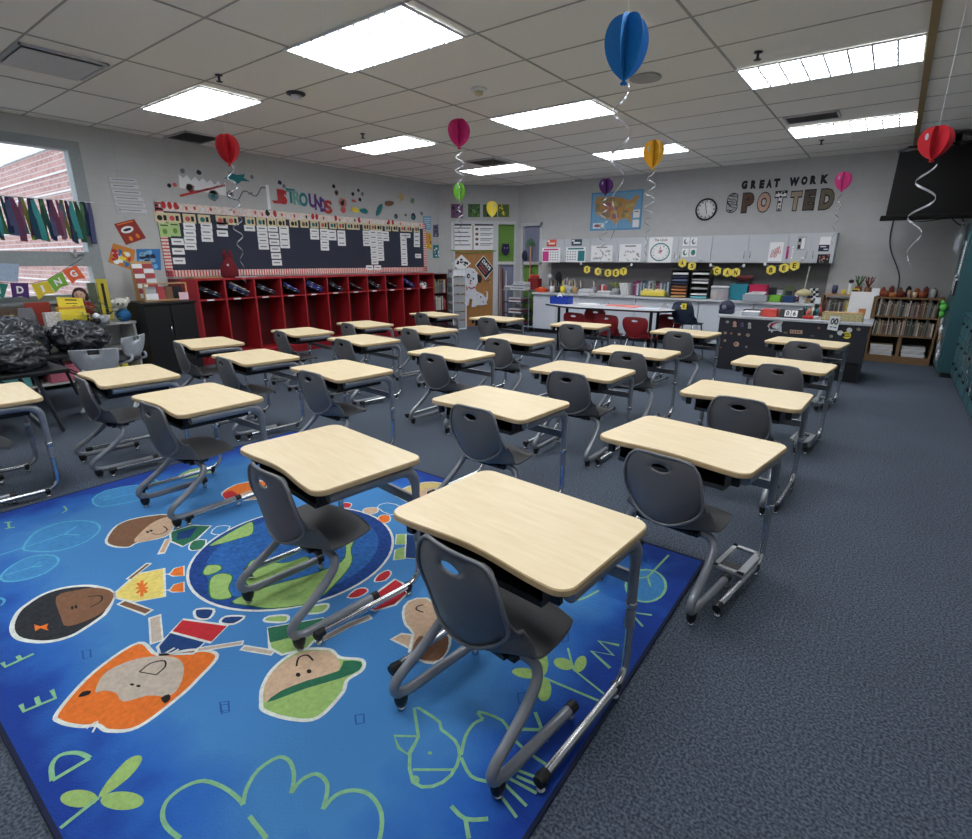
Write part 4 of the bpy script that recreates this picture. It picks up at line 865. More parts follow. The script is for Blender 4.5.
# ------------------------------------------------------------ back wall
PW = YB-.002
def wbox(u0, v0, u1, v1, y=YB): a, b = at(1, y, u0, v1), at(1, y, u1, v0); return a.x, b.x, a.z, b.z
def vplane(x0, x1, z0, z1, y): return [(x0, y, z1), (x1, y, z1), (x1, y, z0), (x0, y, z0)]
# clock
ck = empty('wall_clock', (at(1, YB, 706.5, 209).x, YB-.001, 2.2), 0, 'round black-rimmed wall clock left of the lettering', 'clock')
RotY = Matrix.Rotation(R(90), 3, 'X')
def lathe_y(c, prof, m, n=28): 
    q = MB(); q.lathe((0, 0, 0), prof, m, n, cap=False); q.v = [tuple(RotY @ Vector(v)+Vector(c)) for v in q.v]; return q
lathe_y((0, 0, 0), [(.17, 0), (.175, .02), (.165, .035), (.15, .035), (.148, .02)], M_black).build('rim', ck)
lathe_y((0, 0, 0), [(.15, .002), (.15, .018), (.001, .0185)], M_paper).build('dial', ck)
hd = MB()
for k in range(12):
    a = R(30*k); hd.box((.125*math.sin(a), -.0195, .125*math.cos(a)), (.014, .001, .026), M_ink, rot=Matrix.Rotation(a, 3, 'Y'))
hd.build('hour_marks', ck)
for nm, ang, l in (('hour_hand', 165, .07), ('minute_hand', 348, .11)):
    a = R(ang); MB().box((l/2*math.sin(a), -.022, l/2*math.cos(a)), (.008, .002, l), M_ink, rot=Matrix.Rotation(a, 3, 'Y')).build(nm, ck)
# lettering
def letter(ch_, x0, x1, z0, z1, m, mo, label, group, fat=.03, spots=None):
    q = Sheet(vplane(x0, x1, z0, z1, PW), NY, None, 0); vs, fs, _ = glyphs(ch_, fat+.05 if mo else fat)
    for mm, th, f_, ins in ((mo or m, .006, fat+.055, 0), (m, .009, fat, .05)):
        if not mo and ins: continue
        vs, fs, _ = glyphs(ch_, f_); n = len(vs); ix, iz = (x1-x0)*ins, (z1-z0)*ins
        P = [Vector((x0+ix+(x1-x0-2*ix)*a, PW, z0+iz+(z1-z0-2*iz)*b_)) for a, b_ in vs]
        from collections import Counter
        ec = Counter(tuple(sorted((f[i], f[(i+1) % len(f)]))) for f in fs for i in range(len(f)))
        side = [(e[0], e[1], e[1]+n, e[0]+n) for e, c_ in ec.items() if c_ == 1]
        q.add(P+[p+NY*th for p in P], [[i+n for i in f] for f in fs]+side, mm)
    return q.done('wall_letter', label, 'letter', group)
lb = lambda x, y: (700+x/6.075, 150+y/6.075)
for word, L_, gl in (('GREAT', [(252, 290, 185, 240), (308, 345, 182, 237), (360, 393, 180, 235), (403, 440, 177, 232), (447, 488, 172, 228)], 'first'), ('WORK', [(540, 606, 163, 222), (613, 656, 158, 214), (668, 712, 153, 210), (732, 785, 147, 206)], 'second')):
    for c_, (a, b_, t, d_) in zip(word, L_):
        x0, x1, z0, z1 = wbox(*lb(a-2, t), *lb(b_+2, d_)); letter(c_, x0, x1, z0, z1, M_ink, None, 'small black wall letter %s of the word %s' % (c_, word), 'black lettering on the back wall')
M_zeb = mat('pale_grey_paper', (170, 172, 172), .7); M_leo = mat('dark_brown_paper', (92, 66, 52), .7, vary=.5, scale=60); M_tanp = mat('tan_letter', (196, 160, 140), .7, vary=.2, scale=50); M_bei = mat('beige_letter', (168, 152, 130), .7, vary=.15, scale=60)
M_cow = mat('cow_print', (232, 232, 232), .7)
L_ = [('S', 158, 236, 258, 385, M_zeb), ('P', 250, 333, 255, 386, M_leo), ('O', 342, 436, 250, 384, M_tanp), ('T', 445, 530, 245, 374, M_cow), ('T', 540, 623, 245, 374, M_bei), ('E', 622, 708, 236, 370, mat('taupe_letter', (84, 72, 62), .7, vary=.3, scale=60)), ('D', 718, 826, 228, 368, mat('taupe_light', (110, 98, 84), .7, vary=.35, scale=70))]
nmz = ['S with dark stripes', 'P in dark brown', 'O in tan', 'T in black and white cow print', 'T in plain beige', 'E in dark taupe', 'D in mottled taupe']
for (c_, a, b_, t, d_, m), nm in zip(L_, nmz):
    x0, x1, z0, z1 = wbox(*lb(a-4, t), *lb(b_+4, d_)); o = letter(c_, x0, x1, z0, z1, m, M_ink, 'large patterned wall letter '+nm, 'large patterned letters on the back wall', .06)
    if c_ == 'S' or m is M_cow:
        k_ = MB(); r0 = random.Random(5)
        cx_, cz_ = (x0+x1)/2, (z0+z1)/2
        pts = [(.3, .85), (.5, .9), (.7, .82), (.22, .7), (.35, .58), (.55, .5), (.72, .4), (.75, .25), (.5, .12), (.3, .15)] if c_ == 'S' else [(.15, .9), (.4, .92), (.65, .88), (.88, .92), (.5, .7), (.47, .45), (.53, .25), (.5, .1)]
        for a_, e_ in pts:
            if c_ == 'S': k_.box(((x0+(x1-x0)*a_)-o.location.x, -.0055, z0+(z1-z0)*e_-o.location.z), (.07, .001, .012), M_ink, rot=Matrix.Rotation(R(20*math.sin(a_*9)), 3, 'Y'))
            else:
                w_ = .022+.012*r0.random(); k_.box(((x0+(x1-x0)*a_)-o.location.x, -.0055, z0+(z1-z0)*e_-o.location.z), (w_, .001, w_), M_ink, rot=Matrix.Rotation(R(30*a_), 3, 'Y'))
        o2 = k_.build('markings', o)
# wall map
MC = [mat('map_%d' % k, c_, .7) for k, c_ in enumerate([(176, 110, 92), (196, 150, 90), (150, 96, 110), (190, 176, 110), (140, 130, 100)])]
M_mapb = mat('map_sea', (92, 150, 196), .7)
def usmap(q):
    q.rect(.03, .04, .97, .96, mat('map_sea_light', (120, 172, 208), .7), 1)
    us = [(.10, .12), (.14, .10), (.30, .13), (.5, .14), (.56, .18), (.62, .17), (.66, .24), (.70, .20), (.74, .27), (.82, .22), (.86, .14), (.90, .12), (.93, .2), (.88, .3), (.86, .4), (.83, .5), (.80, .58), (.80, .66), (.83, .78), (.79, .82), (.74, .70), (.64, .72), (.56, .74), (.52, .86), (.46, .78), (.40, .70), (.30, .70), (.22, .64), (.14, .58), (.08, .42), (.07, .26)]
    q.poly(us, MC[1], 2)
    r0 = random.Random(3)
    for (a, b_, c_, d_) in [(.10, .14, .20, .28), (.20, .15, .34, .26), (.09, .29, .17, .5), (.18, .29, .27, .44), (.28, .28, .40, .40), (.36, .15, .47, .25), (.41, .27, .52, .38), (.20, .46, .29, .62), (.30, .42, .40, .52), (.30, .54, .40, .66), (.41, .40, .53, .48), (.42, .50, .52, .56), (.43, .58, .55, .70), (.54, .30, .61, .42), (.55, .44, .62, .56), (.62, .32, .68, .46), (.69, .34, .75, .44), (.64, .50, .74, .56), (.62, .58, .68, .68), (.70, .58, .76, .67), (.76, .34, .84, .42), (.75, .46, .82, .53)]:
        q.rect(a, b_, c_, d_, r0.choice(MC), 3)
    q.rect(.06, .80, .28, .94, M_paper, 2); q.ell(.15, .87, .07, .04, MC[2], 3); q.rect(.84, .50, .96, .70, M_paper, 3); q.rect(.84, .75, .96, .94, M_paper, 3); q.rect(.86, .53, .94, .56, M_grey, 4)
x0, x1, z0, z1 = wbox(590, 189, 644, 231)
q = Sheet(vplane(x0, x1, z0, z1, PW), NY, M_mapb, .004); usmap(q); q.done('wall_map', 'large blue wall map of the United States above the cabinets', 'map')
# upper cabinets
CYF = 9.39; cz0, cz1 = 1.352, 1.775
units = [(-5.70, -4.62, 2), (-4.62, -3.54, 2), (-3.54, -2.455, 2), (-2.455, -1.357, 2), (-1.357, -.755, 2)]
ul = ['leftmost upper cabinet, with two calendars on its doors', 'upper cabinet with two activity sheets on its doors', 'upper cabinet with the clock poster on it', 'upper cabinet with bare doors and two metal pulls', 'rightmost upper cabinet with photos and notes taped on']
for (x0, x1, nd), l in zip(units, ul):
    r = empty('wall_cabinet', ((x0+x1)/2, 9.55, cz0), 0, l, 'cabinet', 'grey upper cabinets'); hw = (x1-x0)/2
    MB().bx(-hw, hw, -.14, .168, 0, cz1-cz0, M_cab).build('body', r)
    for k in (0, 1):
        a, b_ = (-hw+.004, -.003) if k == 0 else (.003, hw-.004)
        d = MB().bx(a, b_, -.16, -.141, .005, cz1-cz0-.005, M_cab, .002).build('door', r); hx_ = (b_-.04) if k == 0 else (a+.04)
        MB().tube([(hx_, -.16, .07), (hx_, -.18, .07), (hx_, -.18, .17), (hx_, -.16, .17)], .005, M_chrome, 8).build('handle', d)
# papers on the cabinet doors
FY = CYF-.001
def onc(u0, v0, u1, v1, m, name, label, marks=None, cat='poster', th=.003, y=None):
    x0, x1, z0, z1 = wbox(u0, v0, u1, v1, y or FY); q = Sheet(vplane(x0, x1, z0, z1, y or FY), NY, m, th)
    if marks: marks(q)
    return q.done(name, label, cat)
def cal(side, m):
    def f(q):
        q.rect(.1, .06, .9, .16, m); a = (.04, .38) if side == 0 else (.62, .96); q.rect(a[0], .24, a[1], .92, m); o_ = .45 if side == 0 else .06
        for r_ in range(4):
            for c_ in range(4): q.rect(o_+.13*c_, .28+.17*r_, o_+.13*c_+.07, .34+.17*r_, M_grey)
    return f
cc_ = lambda x, y: (520+x/4.86, 200+y/4.86)
onc(*cc_(106, 232), *cc_(196, 303), M_paper, 'calendar', 'wall calendar with magenta panel on the leftmost cabinet door', cal(0, mat('magenta', (206, 60, 140), .7)), 'calendar')
onc(*cc_(222, 228), *cc_(320, 302), M_paper, 'calendar', 'wall calendar with teal panel on the second cabinet door', cal(1, M_teal), 'calendar')
def tagm(m): return lambda q: (q.rect(.05, .1, .3, .35, M_paper), q.rect(.2, .45, .85, .7, M_paper))
onc(*cc_(130, 192), *cc_(178, 226), mat('coral', (220, 90, 60), .7), 'banner_sign', 'coral red title card above the magenta calendar', tagm(0), 'sign')
onc(*cc_(250, 190), *cc_(302, 222), mat('slate', (46, 72, 84), .7), 'banner_sign', 'dark slate title card above the teal calendar', tagm(0), 'sign')
def act(seed):
    def f(q):
        r0 = random.Random(seed); q.text('FOLLOW IT' if seed == 1 else 'MOVES', .3, .1, .75, .2, M_ink, 1)
        for k in range(11):
            a, b_ = .12+.76*r0.random(), .3+.55*r0.random(); q.line([(a, b_), (a+.12*(r0.random()-.3), b_+.12), (a+.1, b_+.05)], .008, r0.choice([M_ink, M_grey, M_teal, M_purple]), 2)
    return f
def act2(seed):
    def f(q):
        r0 = random.Random(seed); q.rect(.25, .08, .75, .15, M_grey)
        for k in range(13):
            a, b_ = .10+.76*r0.random(), .25+.6*r0.random(); q.line([(a, b_), (a+.12*(r0.random()-.3), b_+.12), (a+.1, b_+.05)], .010, r0.choice([M_ink, M_grey, M_teal, M_purple, M_brown]), 2)
    return f
onc(*cc_(343, 220), *cc_(452, 298), M_paper, 'activity_sheet', 'white sheet of small figures on the third cabinet door', act2(1))
onc(*cc_(480, 213), *cc_(592, 299), M_paper, 'activity_sheet', 'white sheet of small figures on the fourth cabinet door', act2(2))
def clockp(q):
    q.text('The Clock', .22, .05, .78, .15, M_ink, 1); n = 32
    q.ell(.5, .58, .42, .36, M_teal, 1, n); q.ell(.5, .58, .37, .315, M_paper, 2, n); 
    for k in range(12):
        a = R(30*k); q.text(str(k or 12), .5+.30*math.sin(a)-.025, .58-.255*math.cos(a)-.025, .5+.30*math.sin(a)+.025, .58-.255*math.cos(a)+.025, M_grey, 3)
    q.line([(.5, .58), (.5, .38)], .012, M_red, 4); q.line([(.5, .58), (.6, .5)], .012, M_ink, 4); q.ell(.5, .58, .08, .07, mat('pale_pink_dot', (230, 180, 190), .7), 3)
onc(*cc_(620, 180), *cc_(745, 304), M_paper, 'clock_poster', 'The Clock poster with a teal-ringed dial on a cabinet door', clockp)
for k, (x, y) in enumerate([(790, 182), (828, 182), (785, 236), (824, 235)]):
    onc(*cc_(x, y), *cc_(x+35, y+40), M_paper, 'fraction_card', ['top left', 'top right', 'bottom left', 'bottom right'][k]+' of four small circle cards right of the clock poster', (lambda k: lambda q: (q.ell(.5, .5, .35, .35, M_grey if k < 2 else mat('sea_green', (60, 130, 100), .7)), q.ell(.62, .42, .2, .25, M_paper if k != 3 else M_teal, 2)))(k), 'card')
c7b = lambda x, y: (660+x/5.116, 210+y/5.116)
def drawing(q): 
    for k in range(5): q.line([(.15+.1*k, .8), (.25+.12*k, .4-.05*k), (.45+.1*k, .6)], .01, [M_red, M_stripe, M_grey][k % 3], 1+k % 2)
onc(*c7b(550, 164), *c7b(636, 262), M_paper, 'childs_drawing', 'childs red and pink scribble drawing taped to a cabinet', drawing, 'drawing')
onc(*c7b(641, 186), *c7b(664, 250), mat('magenta'), 'photo_strip', 'narrow magenta photo strip beside the drawing', splat([M_ink, M_paper], 6, 2), 'photo')
onc(*c7b(668, 186), *c7b(686, 250), M_paper, 'note', 'narrow white note beside the magenta strip', lines(5), 'note')
onc(*c7b(697, 135), *c7b(752, 206), M_zeb, 'photo_sheet', 'grey sheet with two dark pictures on a cabinet door', lambda q: (q.rect(.1, .15, .4, .4, M_ink), q.rect(.1, .6, .4, .9, M_ink), q.rect(.5, .1, .9, .9, M_paper)), 'note')
onc(*c7b(815, 136), *c7b(878, 178), M_paper, 'note', 'blank white note at the top of the rightmost cabinet door', None, 'note')
onc(*c7b(808, 178), *c7b(868, 212), M_navy, 'dark_card', 'navy card with white lettering marks on the rightmost cabinet', lambda q: (q.rect(.15, .2, .7, .35, M_white), q.rect(.5, .6, .9, .75, M_white)), 'card')
onc(*c7b(800, 226), *c7b(872, 274), M_ink, 'photo', 'dark group photo lowest on the rightmost cabinet', splat([M_grey, M_tanp, M_stripe], 14, 8, .1), 'photo')
# hexagon banners
M_hex = mat('honey_yellow', (238, 218, 92), .6)
def hexes(word, pts, label, y=CYF-.02, r_=.074):
    P = [at(1, y, *p) for p in pts]; c0 = P[0]
    e = empty('hexagon_banner', (c0.x, y, c0.z), 0, label, 'banner', 'yellow hexagon letter banners')
    line_ = [at(1, y, pts[0][0]-6, pts[0][1]-6)-c0]+[p-c0+Vector((0, .003, .05)) for p in P]+[at(1, y, pts[-1][0]+8, pts[-1][1]-7)-c0]
    MB().tube(line_, .0018, M_white, 5).build('string', e)
    for ch_, p in zip(word, P):
        d = p-c0; q = Sheet([d+Vector((-r_, 0, r_)), d+Vector((r_, 0, r_)), d+Vector((r_, 0, -r_)), d+Vector((-r_, 0, -r_))], NY, None, 0)
        hx_ = [(.5+.5*math.sin(R(60*k)), .5+.5*math.cos(R(60*k))) for k in range(6)]
        q.prism([q.p(a, b_, 0) for a, b_ in hx_], NY*.003, M_hex); q.th = .003; q.text(ch_, .34, .26, .66, .74, M_ink, 1, .03); q.build('pennant', e)
    for (dx_, s_) in ((-.02, 0), ):
        for p in (line_[0], line_[-1]): MB().ball((p.x, -.005, p.z), (.022, .008, .03), M_white, 8).build('paper_bee', e)
hexes('SWEET', [(587, 269.5), (598, 271.5), (608, 273), (616, 273), (623.5, 271.5)], 'yellow hexagon banner spelling SWEET under the upper cabinets')
hexes('AS', [(682.5, 263), (692, 266)], 'short yellow hexagon banner spelling AS')
hexes('CAN', [(716.7, 271), (727.4, 272.5), (735.8, 272.5)], 'yellow hexagon banner spelling CAN')
hexes('BEE', [(771, 270), (784, 268), (794.5, 265.7)], 'yellow hexagon banner spelling BEE at the right')
# added wall panel, its grey carrying the shade under the upper cabinets; counter
struct(MB().bx(-5.62, -.80, YB-.006, YB, .78, cz0, mat('under_cabinet_shade', (118, 118, 120), .8)).build('trim_3'))
ct_ = MB(); ct_.bx(-5.66, -.85, 9.06, YB-.008, .75, .785, mat('counter_top', (206, 210, 214), .4), .004); tag(recenter(ct_.build('counter_top')), 'long pale grey worktop along the back wall', 'counter')
bu = [(-5.65, -4.62), (-4.61, -3.56), (-3.55, -2.48), (-2.47, -1.66), (-1.65, -.87)]
bl = ['leftmost white base cabinet under the worktop', 'white base cabinet behind the red chairs, left', 'white base cabinet behind the red chairs, right', 'white base cabinet beside the navy chair', 'white base cabinet hidden behind the teacher desk']
M_base = mat('base_white', (212, 218, 228), .45, vary=.02)
for (x0, x1), l in zip(bu, bl):
    r = empty('base_cabinet', ((x0+x1)/2, 9.4, 0), 0, l, 'cabinet', 'white base cabinets'); hw = (x1-x0)/2
    MB().bx(-hw, hw, -.28, .30, .08, .749, M_base).build('body', r); MB().bx(-hw, hw, -.22, .30, 0.001, .08, M_darkgrey).build('plinth', r)
    for k in (0, 1):
        a, b_ = (-hw+.004, -.003) if k == 0 else (.003, hw-.004); d = MB().bx(a, b_, -.30, -.281, .09, .745, M_base, .002).build('door', r); hx_ = (b_-.04) if k == 0 else (a+.04)
        MB().tube([(hx_, -.30, .62), (hx_, -.32, .62), (hx_, -.32, .70), (hx_, -.30, .70)], .005, M_chrome, 8).build('handle', d)
ZC = .787
def cxu(u, y=9.3): return at(1, y, u, 288).x
def item(name, label, cat, x, y, z, parts, group=None, rz=0):
    e = empty(name, (x, y, z), rz, label, cat, group)
    for nm, mb in parts: mb.build(nm, e)
    return e
def cup(u, r_, h_, m, label, fill=None, y=9.25, n=6):
    b_ = MB().lathe((0, 0, 0), [(r_*.85, 0), (r_, h_), (r_*.9, h_), (r_*.78, .01)], m, 14); parts = [('cup', b_)]
    x = cxu(u, y); e = item('tool_cup', label, 'cup', x, y, ZC, parts, 'cups of tools on the worktop')
    if fill:
        for k in range(n):
            a = rnd.uniform(0, 6.28); q = r_*.5; t = rnd.uniform(.06, .14)
            tag(MB().tube([(0, 0, .012), (math.cos(a)*q*.9, math.sin(a)*q*.9, h_+t)], .005, fill[k % len(fill)], 6).build('pencil', loc=(x, y, ZC)), 'pencil or tool standing in a cup on the worktop, left half', 'pencil', 'pencils in the cups')
    return e
M_wd = mat('dark_cloth', (34, 34, 38), .9)
cup(552, .05, .12, M_white, 'white cup of tools at the left end of the worktop', [M_white, M_tan, M_ink])
cup(557.5, .05, .10, M_darkgrey, 'dark cup of tools beside the white one', [M_white, M_ink, M_grey])
cup(563, .055, .12, M_yellow, 'yellow cup on the worktop behind the blue caddy', [M_white, M_yellow, M_cab])
cup(569, .05, .13, M_clear, 'clear cup of white tools on the worktop', [M_white, M_cab, M_tan])
cup(575, .05, .11, M_tan, 'tan cup of tools right of the clear cup', [M_tan, M_white, M_yellow])
for k_, (u_, r_, h_, m_, l_) in enumerate([(553.5, .045, .09, M_tan, 'tan cup in the back row of tools'), (566, .045, .14, M_cab, 'tall grey cup in the back row of tools'), (572.5, .05, .12, M_zeb, 'pale cup in the back row of tools'), (581, .05, .10, M_darkgrey, 'dark cup at the right of the tool cups'), (594, .05, .11, M_clear, 'clear cup behind the white binders')]):
    cup(u_, r_, h_, m_, l_, [M_white, M_ink, M_tan, M_cab, M_yellow], y=9.46, n=8)
item('globe_ornament', 'small white round ornament on a stand at the worktop left end', 'ornament', cxu(549.5, 9.5), 9.5, ZC, [('base', MB().lathe((0, 0, 0), [(.05, 0), (.05, .015), (.012, .02), (.012, .24)], M_darkgrey)), ('globe', MB().ball((0, 0, .29), .05, M_cab))])
item('potted_dark_plant', 'dark bushy plant or wig on a stand at the worktop left end', 'plant', cxu(558, 9.5), 9.5, ZC, [('pot', MB().lathe((0, 0, 0), [(.05, 0), (.06, .1), (.03, .1)], M_brown)), ('foliage', MB().ball((0, 0, .29), (.07, .07, .10), M_wd, 12).ball((.03, 0, .22), (.05, .05, .08), M_wd, 10).tube([(0, 0, .09), (0, 0, .2)], .02, M_wd))])
item('bin', 'orange-red plastic bin at the left end of the worktop', 'bin', cxu(542, 9.2), 9.2, ZC, [('body', MB().bx(-.1, .1, -.08, .08, 0, .07, mat('orange_red', (214, 76, 40), .5), .01)), ('contents', MB().ball((-.03, 0, .07), (.05, .05, .03), M_orange, 8).ball((.04, 0, .07), (.04, .04, .03), M_red, 8))])
for k, (u, w_, n, l) in enumerate([(586, .24, 4, 'stack of white binders on the worktop behind the blue caddy'), (606, .26, 3, 'low stack of white papers in the middle of the worktop')]):
    for j in range(n):
        tag(MB().box((0, 0, .011), (w_-.01*j, .22, .022), M_white if j != 1 else M_cab, .003).build('binder', loc=(cxu(u, 9.2)+.01*(j % 2), 9.2, ZC+.0225*j), rz=R(4*j-4)), ['bottom', 'second', 'third', 'top'][j]+' binder of the '+l[6:] if False else ['lowest', 'second', 'third', 'topmost'][j]+' white binder of the '+['left', 'middle'][k]+' pile on the worktop', 'binder', 'white binders on the worktop')
for k, (u, c_, h_) in enumerate([(601, M_red, .16), (603, M_white, .17), (605, M_stripe, .15)]):
    tag(MB().box((0, 0, h_/2), (.02, .12, h_), c_, .002).build('notebook', loc=(cxu(u, 9.45), 9.45, ZC)), ['red', 'white', 'pink'][k]+' upright notebook in the middle of the worktop', 'notebook')
item('leafy_plant', 'small plant with yellow-green leaves in the middle of the worktop', 'plant', cxu(616, 9.5), 9.5, ZC, [('pot', MB().lathe((0, 0, 0), [(.05, 0), (.07, .1), (.05, .1)], M_cab)), ('leaves', (lambda m: [m.prism([(0, 0, .1), (.12*math.cos(a)-.02*math.sin(a), .12*math.sin(a)+.02*math.cos(a), .2), (.15*math.cos(a), .15*math.sin(a), .17), (.12*math.cos(a)+.02*math.sin(a), .12*math.sin(a)-.02*math.cos(a), .2)], (0, 0, .003), mat('lime_leaf', (150, 170, 70), .6)) for a in [k*.7 for k in range(9)]] and m)(MB()))])
for k in range(4):
    tag(MB().box((0, 0, .1), (.012, .2, .22), M_paper, .001).build('folder', loc=(cxu(624+2*k, 9.35), 9.35, ZC)), 'white folder leaning in the fan left of the purple books', 'folder', 'white folders leaning on the worktop').rotation_euler = (0, R(-14+3*k), 0)
bcol = [(100, 40, 90), (150, 60, 110), (200, 205, 212), (90, 110, 150), (160, 175, 190), (70, 84, 110), (180, 190, 205), (60, 100, 120), (120, 130, 150), (200, 200, 205), (80, 70, 120), (140, 160, 170), (110, 120, 100)]
x = cxu(635, 9.42); k = 0
while x < cxu(671, 9.42):
    t = rnd.uniform(.018, .035); h_ = rnd.uniform(.2, .27); m = mat('counter_book_%d' % (k % 13), bcol[k % 13], .6)
    book((x+t/2, 9.42, ZC), t, .2, h_, m, 'thin book standing in the long row on the worktop', 'books in the long row on the worktop'); x += t+.006; k += 1
for k, u in enumerate((648.5, 660)):
    e = item('yellow_bin', ['left', 'right'][k]+' yellow basket in front of the books on the worktop', 'basket', cxu(u, 9.2), 9.2, ZC+.012, [('body', MB().bx(-.11, .11, -.07, .07, 0, .085, M_hex, .012)), ('contents', MB().ball((-.04, 0, .09), (.05, .05, .035), mat('cream_cloth', (224, 210, 150), .9), 8).ball((.05, 0, .09), (.05, .05, .03), mat('cream_cloth'), 8))], 'yellow baskets on the worktop')
tag(MB().bx(-.30, .30, -.09, .09, 0, .011, mat('green_tray', (60, 84, 60), .6), .003).build('tray', loc=(cxu(654.5, 9.2), 9.2, ZC)), 'dark green tray under the two yellow baskets', 'tray')
# black letter towers
def tower(u0, u1, label, lays, y=9.3, top=1.235):
    xa, xb = cxu(u0, y), cxu(u1, y); hw = (xb-xa)/2; hh = top-ZC; e = empty('paper_tower', ((xa+xb)/2, y, ZC), 0, label, 'organizer')
    MB().bx(-hw, -hw+.01, -.13, .13, 0, hh, M_black).bx(hw-.01, hw, -.13, .13, 0, hh, M_black).bx(-hw, hw, .12, .13, 0, hh, M_black).bx(-hw, hw, -.13, .13, hh-.01, hh, M_black).build('frame', e)
    n = len(lays)
    for k, m in enumerate(lays):
        z = .005+k*(hh-.03)/n; s_ = MB().bx(-hw+.01, hw-.01, -.13, .12, z, z+.004, M_black).build('shelf', e)
        if m: MB().bx(-hw+.018, hw-.018, -.134, .10, z+.005, z+.005+(hh-.03)/n*.55, m, .002).build('papers', s_)
    return e
M_or2 = mat('amber_paper', (190, 120, 70), .7)
tower(673, 690, 'left black paper tower with navy and amber stacks', [M_tan, M_or2, M_or2, M_brown, M_navy, mat('slate_blue', (90, 104, 140), .7), M_navy, M_paper])
tower(692.5, 710.5, 'right black paper tower with white and pale blue stacks', [mat('aqua_paper', (110, 196, 206), .7), M_paper, None, M_zeb, None, M_paper, M_zeb, None, M_paper])
for k, u in enumerate((716.3, 724)):
    item('storage_jar', ['left', 'right'][k]+' clear jar with white lid beside the black towers', 'jar', cxu(u, 9.2), 9.2, ZC, [('jar', MB().lathe((0, 0, 0), [(.075, 0), (.08, .02), (.08, .17), (.07, .18)], M_clear, 18)), ('contents', MB().lathe((0, 0, .004), [(.068, 0), (.07, .11), (.03, .115)], [M_tanp, mat('pink_mix', (190, 130, 140), .8, vary=.4, scale=60)][k], 14)), ('lid', MB().lathe((0, 0, .181), [(.08, 0), (.08, .025), (.06, .03)], M_white, 18))], 'clear jars on the worktop')
def binx(u0, u1, h_, m, label, y=9.35, z=ZC, d_=.22, name='storage_bin', fill=None, lid=None, v=None):
    xa, xb = cxu(u0, y), cxu(u1, y); hw = (xb-xa)/2; b_ = MB(); t = .006
    b_.bx(-hw, hw, -d_/2, -d_/2+t, 0, h_, m).bx(-hw, hw, d_/2-t, d_/2, 0, h_, m).bx(-hw, -hw+t, -d_/2, d_/2, 0, h_, m).bx(hw-t, hw, -d_/2, d_/2, 0, h_, m).bx(-hw, hw, -d_/2, d_/2, 0, t, m)
    b_.bx(-hw-.006, hw+.006, -d_/2-.006, -d_/2, h_-.02, h_, m)
    p = [('body', b_)]
    if fill: p.append(('contents', MB().bx(-hw+.012, hw-.012, -d_/2+.012, d_/2-.012, t, h_*.9, fill)))
    if lid: p.append(('lid', MB().bx(-hw-.008, hw+.008, -d_/2-.008, d_/2+.008, h_+.001, h_+.02, lid, .004)))
    return item(name, label, 'bin', (xa+xb)/2, y, z, p)
binx(731.5, 749, .24, mat('teal_plastic', (30, 130, 150), .5), 'tall teal storage bin on the worktop behind the teacher desk', fill=M_ink)
binx(750.5, 768, .24, mat('crimson_plastic', (190, 24, 80), .5), 'crimson storage bin right of the teal one', fill=M_ink)
item('basket', 'dark pink round basket on the crimson bin', 'basket', cxu(743, 9.58), 9.58, ZC, [('stand', MB().bx(-.1, .1, -.05, .05, 0, .28, M_darkgrey)), ('bowl', MB().lathe((0, 0, .281), [(.08, 0), (.13, .06), (.12, .09), (.1, .06)], mat('dusty_rose', (150, 80, 84), .8), 16))])
e = binx(745, 769, .10, M_clear, 'clear tub with white papers piled in it on the worktop', y=9.12, d_=.16)
for k in range(3): tag(MB().box((0, 0, .006), (.26-.03*k, .14, .012), M_paper).build('paper_stack', loc=(cxu(756+2*k, 9.14), 9.14, ZC+.104+.0125*k), rz=R(6*k)), ['lowest', 'middle', 'topmost'][k]+' white paper wad on the clear tub', 'paper', 'papers on the clear tub')
binx(771, 783, .10, mat('lime_plastic', (120, 190, 60), .5), 'small lime green bin on the worktop', y=9.2, d_=.14, fill=M_ink)
binx(785, 797, .09, mat('ultramarine_plastic', (40, 70, 120), .5), 'small blue bin right of the lime green one', y=9.2, d_=.14, fill=M_cab)
for k, (u, a) in enumerate([(775, 12), (781, -8), (788, 5)]):
    tag(MB().box((0, 0, .008), (.30, .05, .016), [M_black, M_cab, M_tan][k], .003).build('ruler_bundle', loc=(cxu(u, 9.45), 9.45, ZC+.0005+.017*k), rz=R(a)), ['black', 'grey', 'tan'][k]+' long flat tool lying on the worktop behind the small bins', 'tool')
item('feather_duster', 'long pale stick standing in a cream fan-shaped bouquet', 'duster', cxu(804.5, 9.2), 9.2, ZC, [('holder', MB().lathe((0, 0, 0), [(.04, 0), (.05, .1), (.03, .1)], M_paper)), ('fan', MB().lathe((0, 0, .10), [(.03, 0), (.12, .02), (.09, .07), (.02, .10)], mat('cream_tuft', (214, 204, 160), .9), 14)), ('stick', MB().tube([(0, 0, .18), (.02, 0, .52)], .010, mat('pale_sage', (170, 180, 160), .6), 8)), ('finial', MB().ball((.02, 0, .54), .02, M_darkgrey, 8))])
for k in range(3):
    s_ = MB()
    for j in range(6): s_.lathe((0, 0, .035*j), [(.022, 0), (.022, .035)], M_white if (j+k) % 2 else M_ink, 10)
    o = s_.build('striped_roll', loc=(cxu(815+2.6*k, 9.25), 9.25, ZC+.004)); o.rotation_euler = (0, R(-12), 0); tag(o, 'black and white striped paper roll leaning at the worktop right end', 'paper roll', 'striped rolls on the worktop')
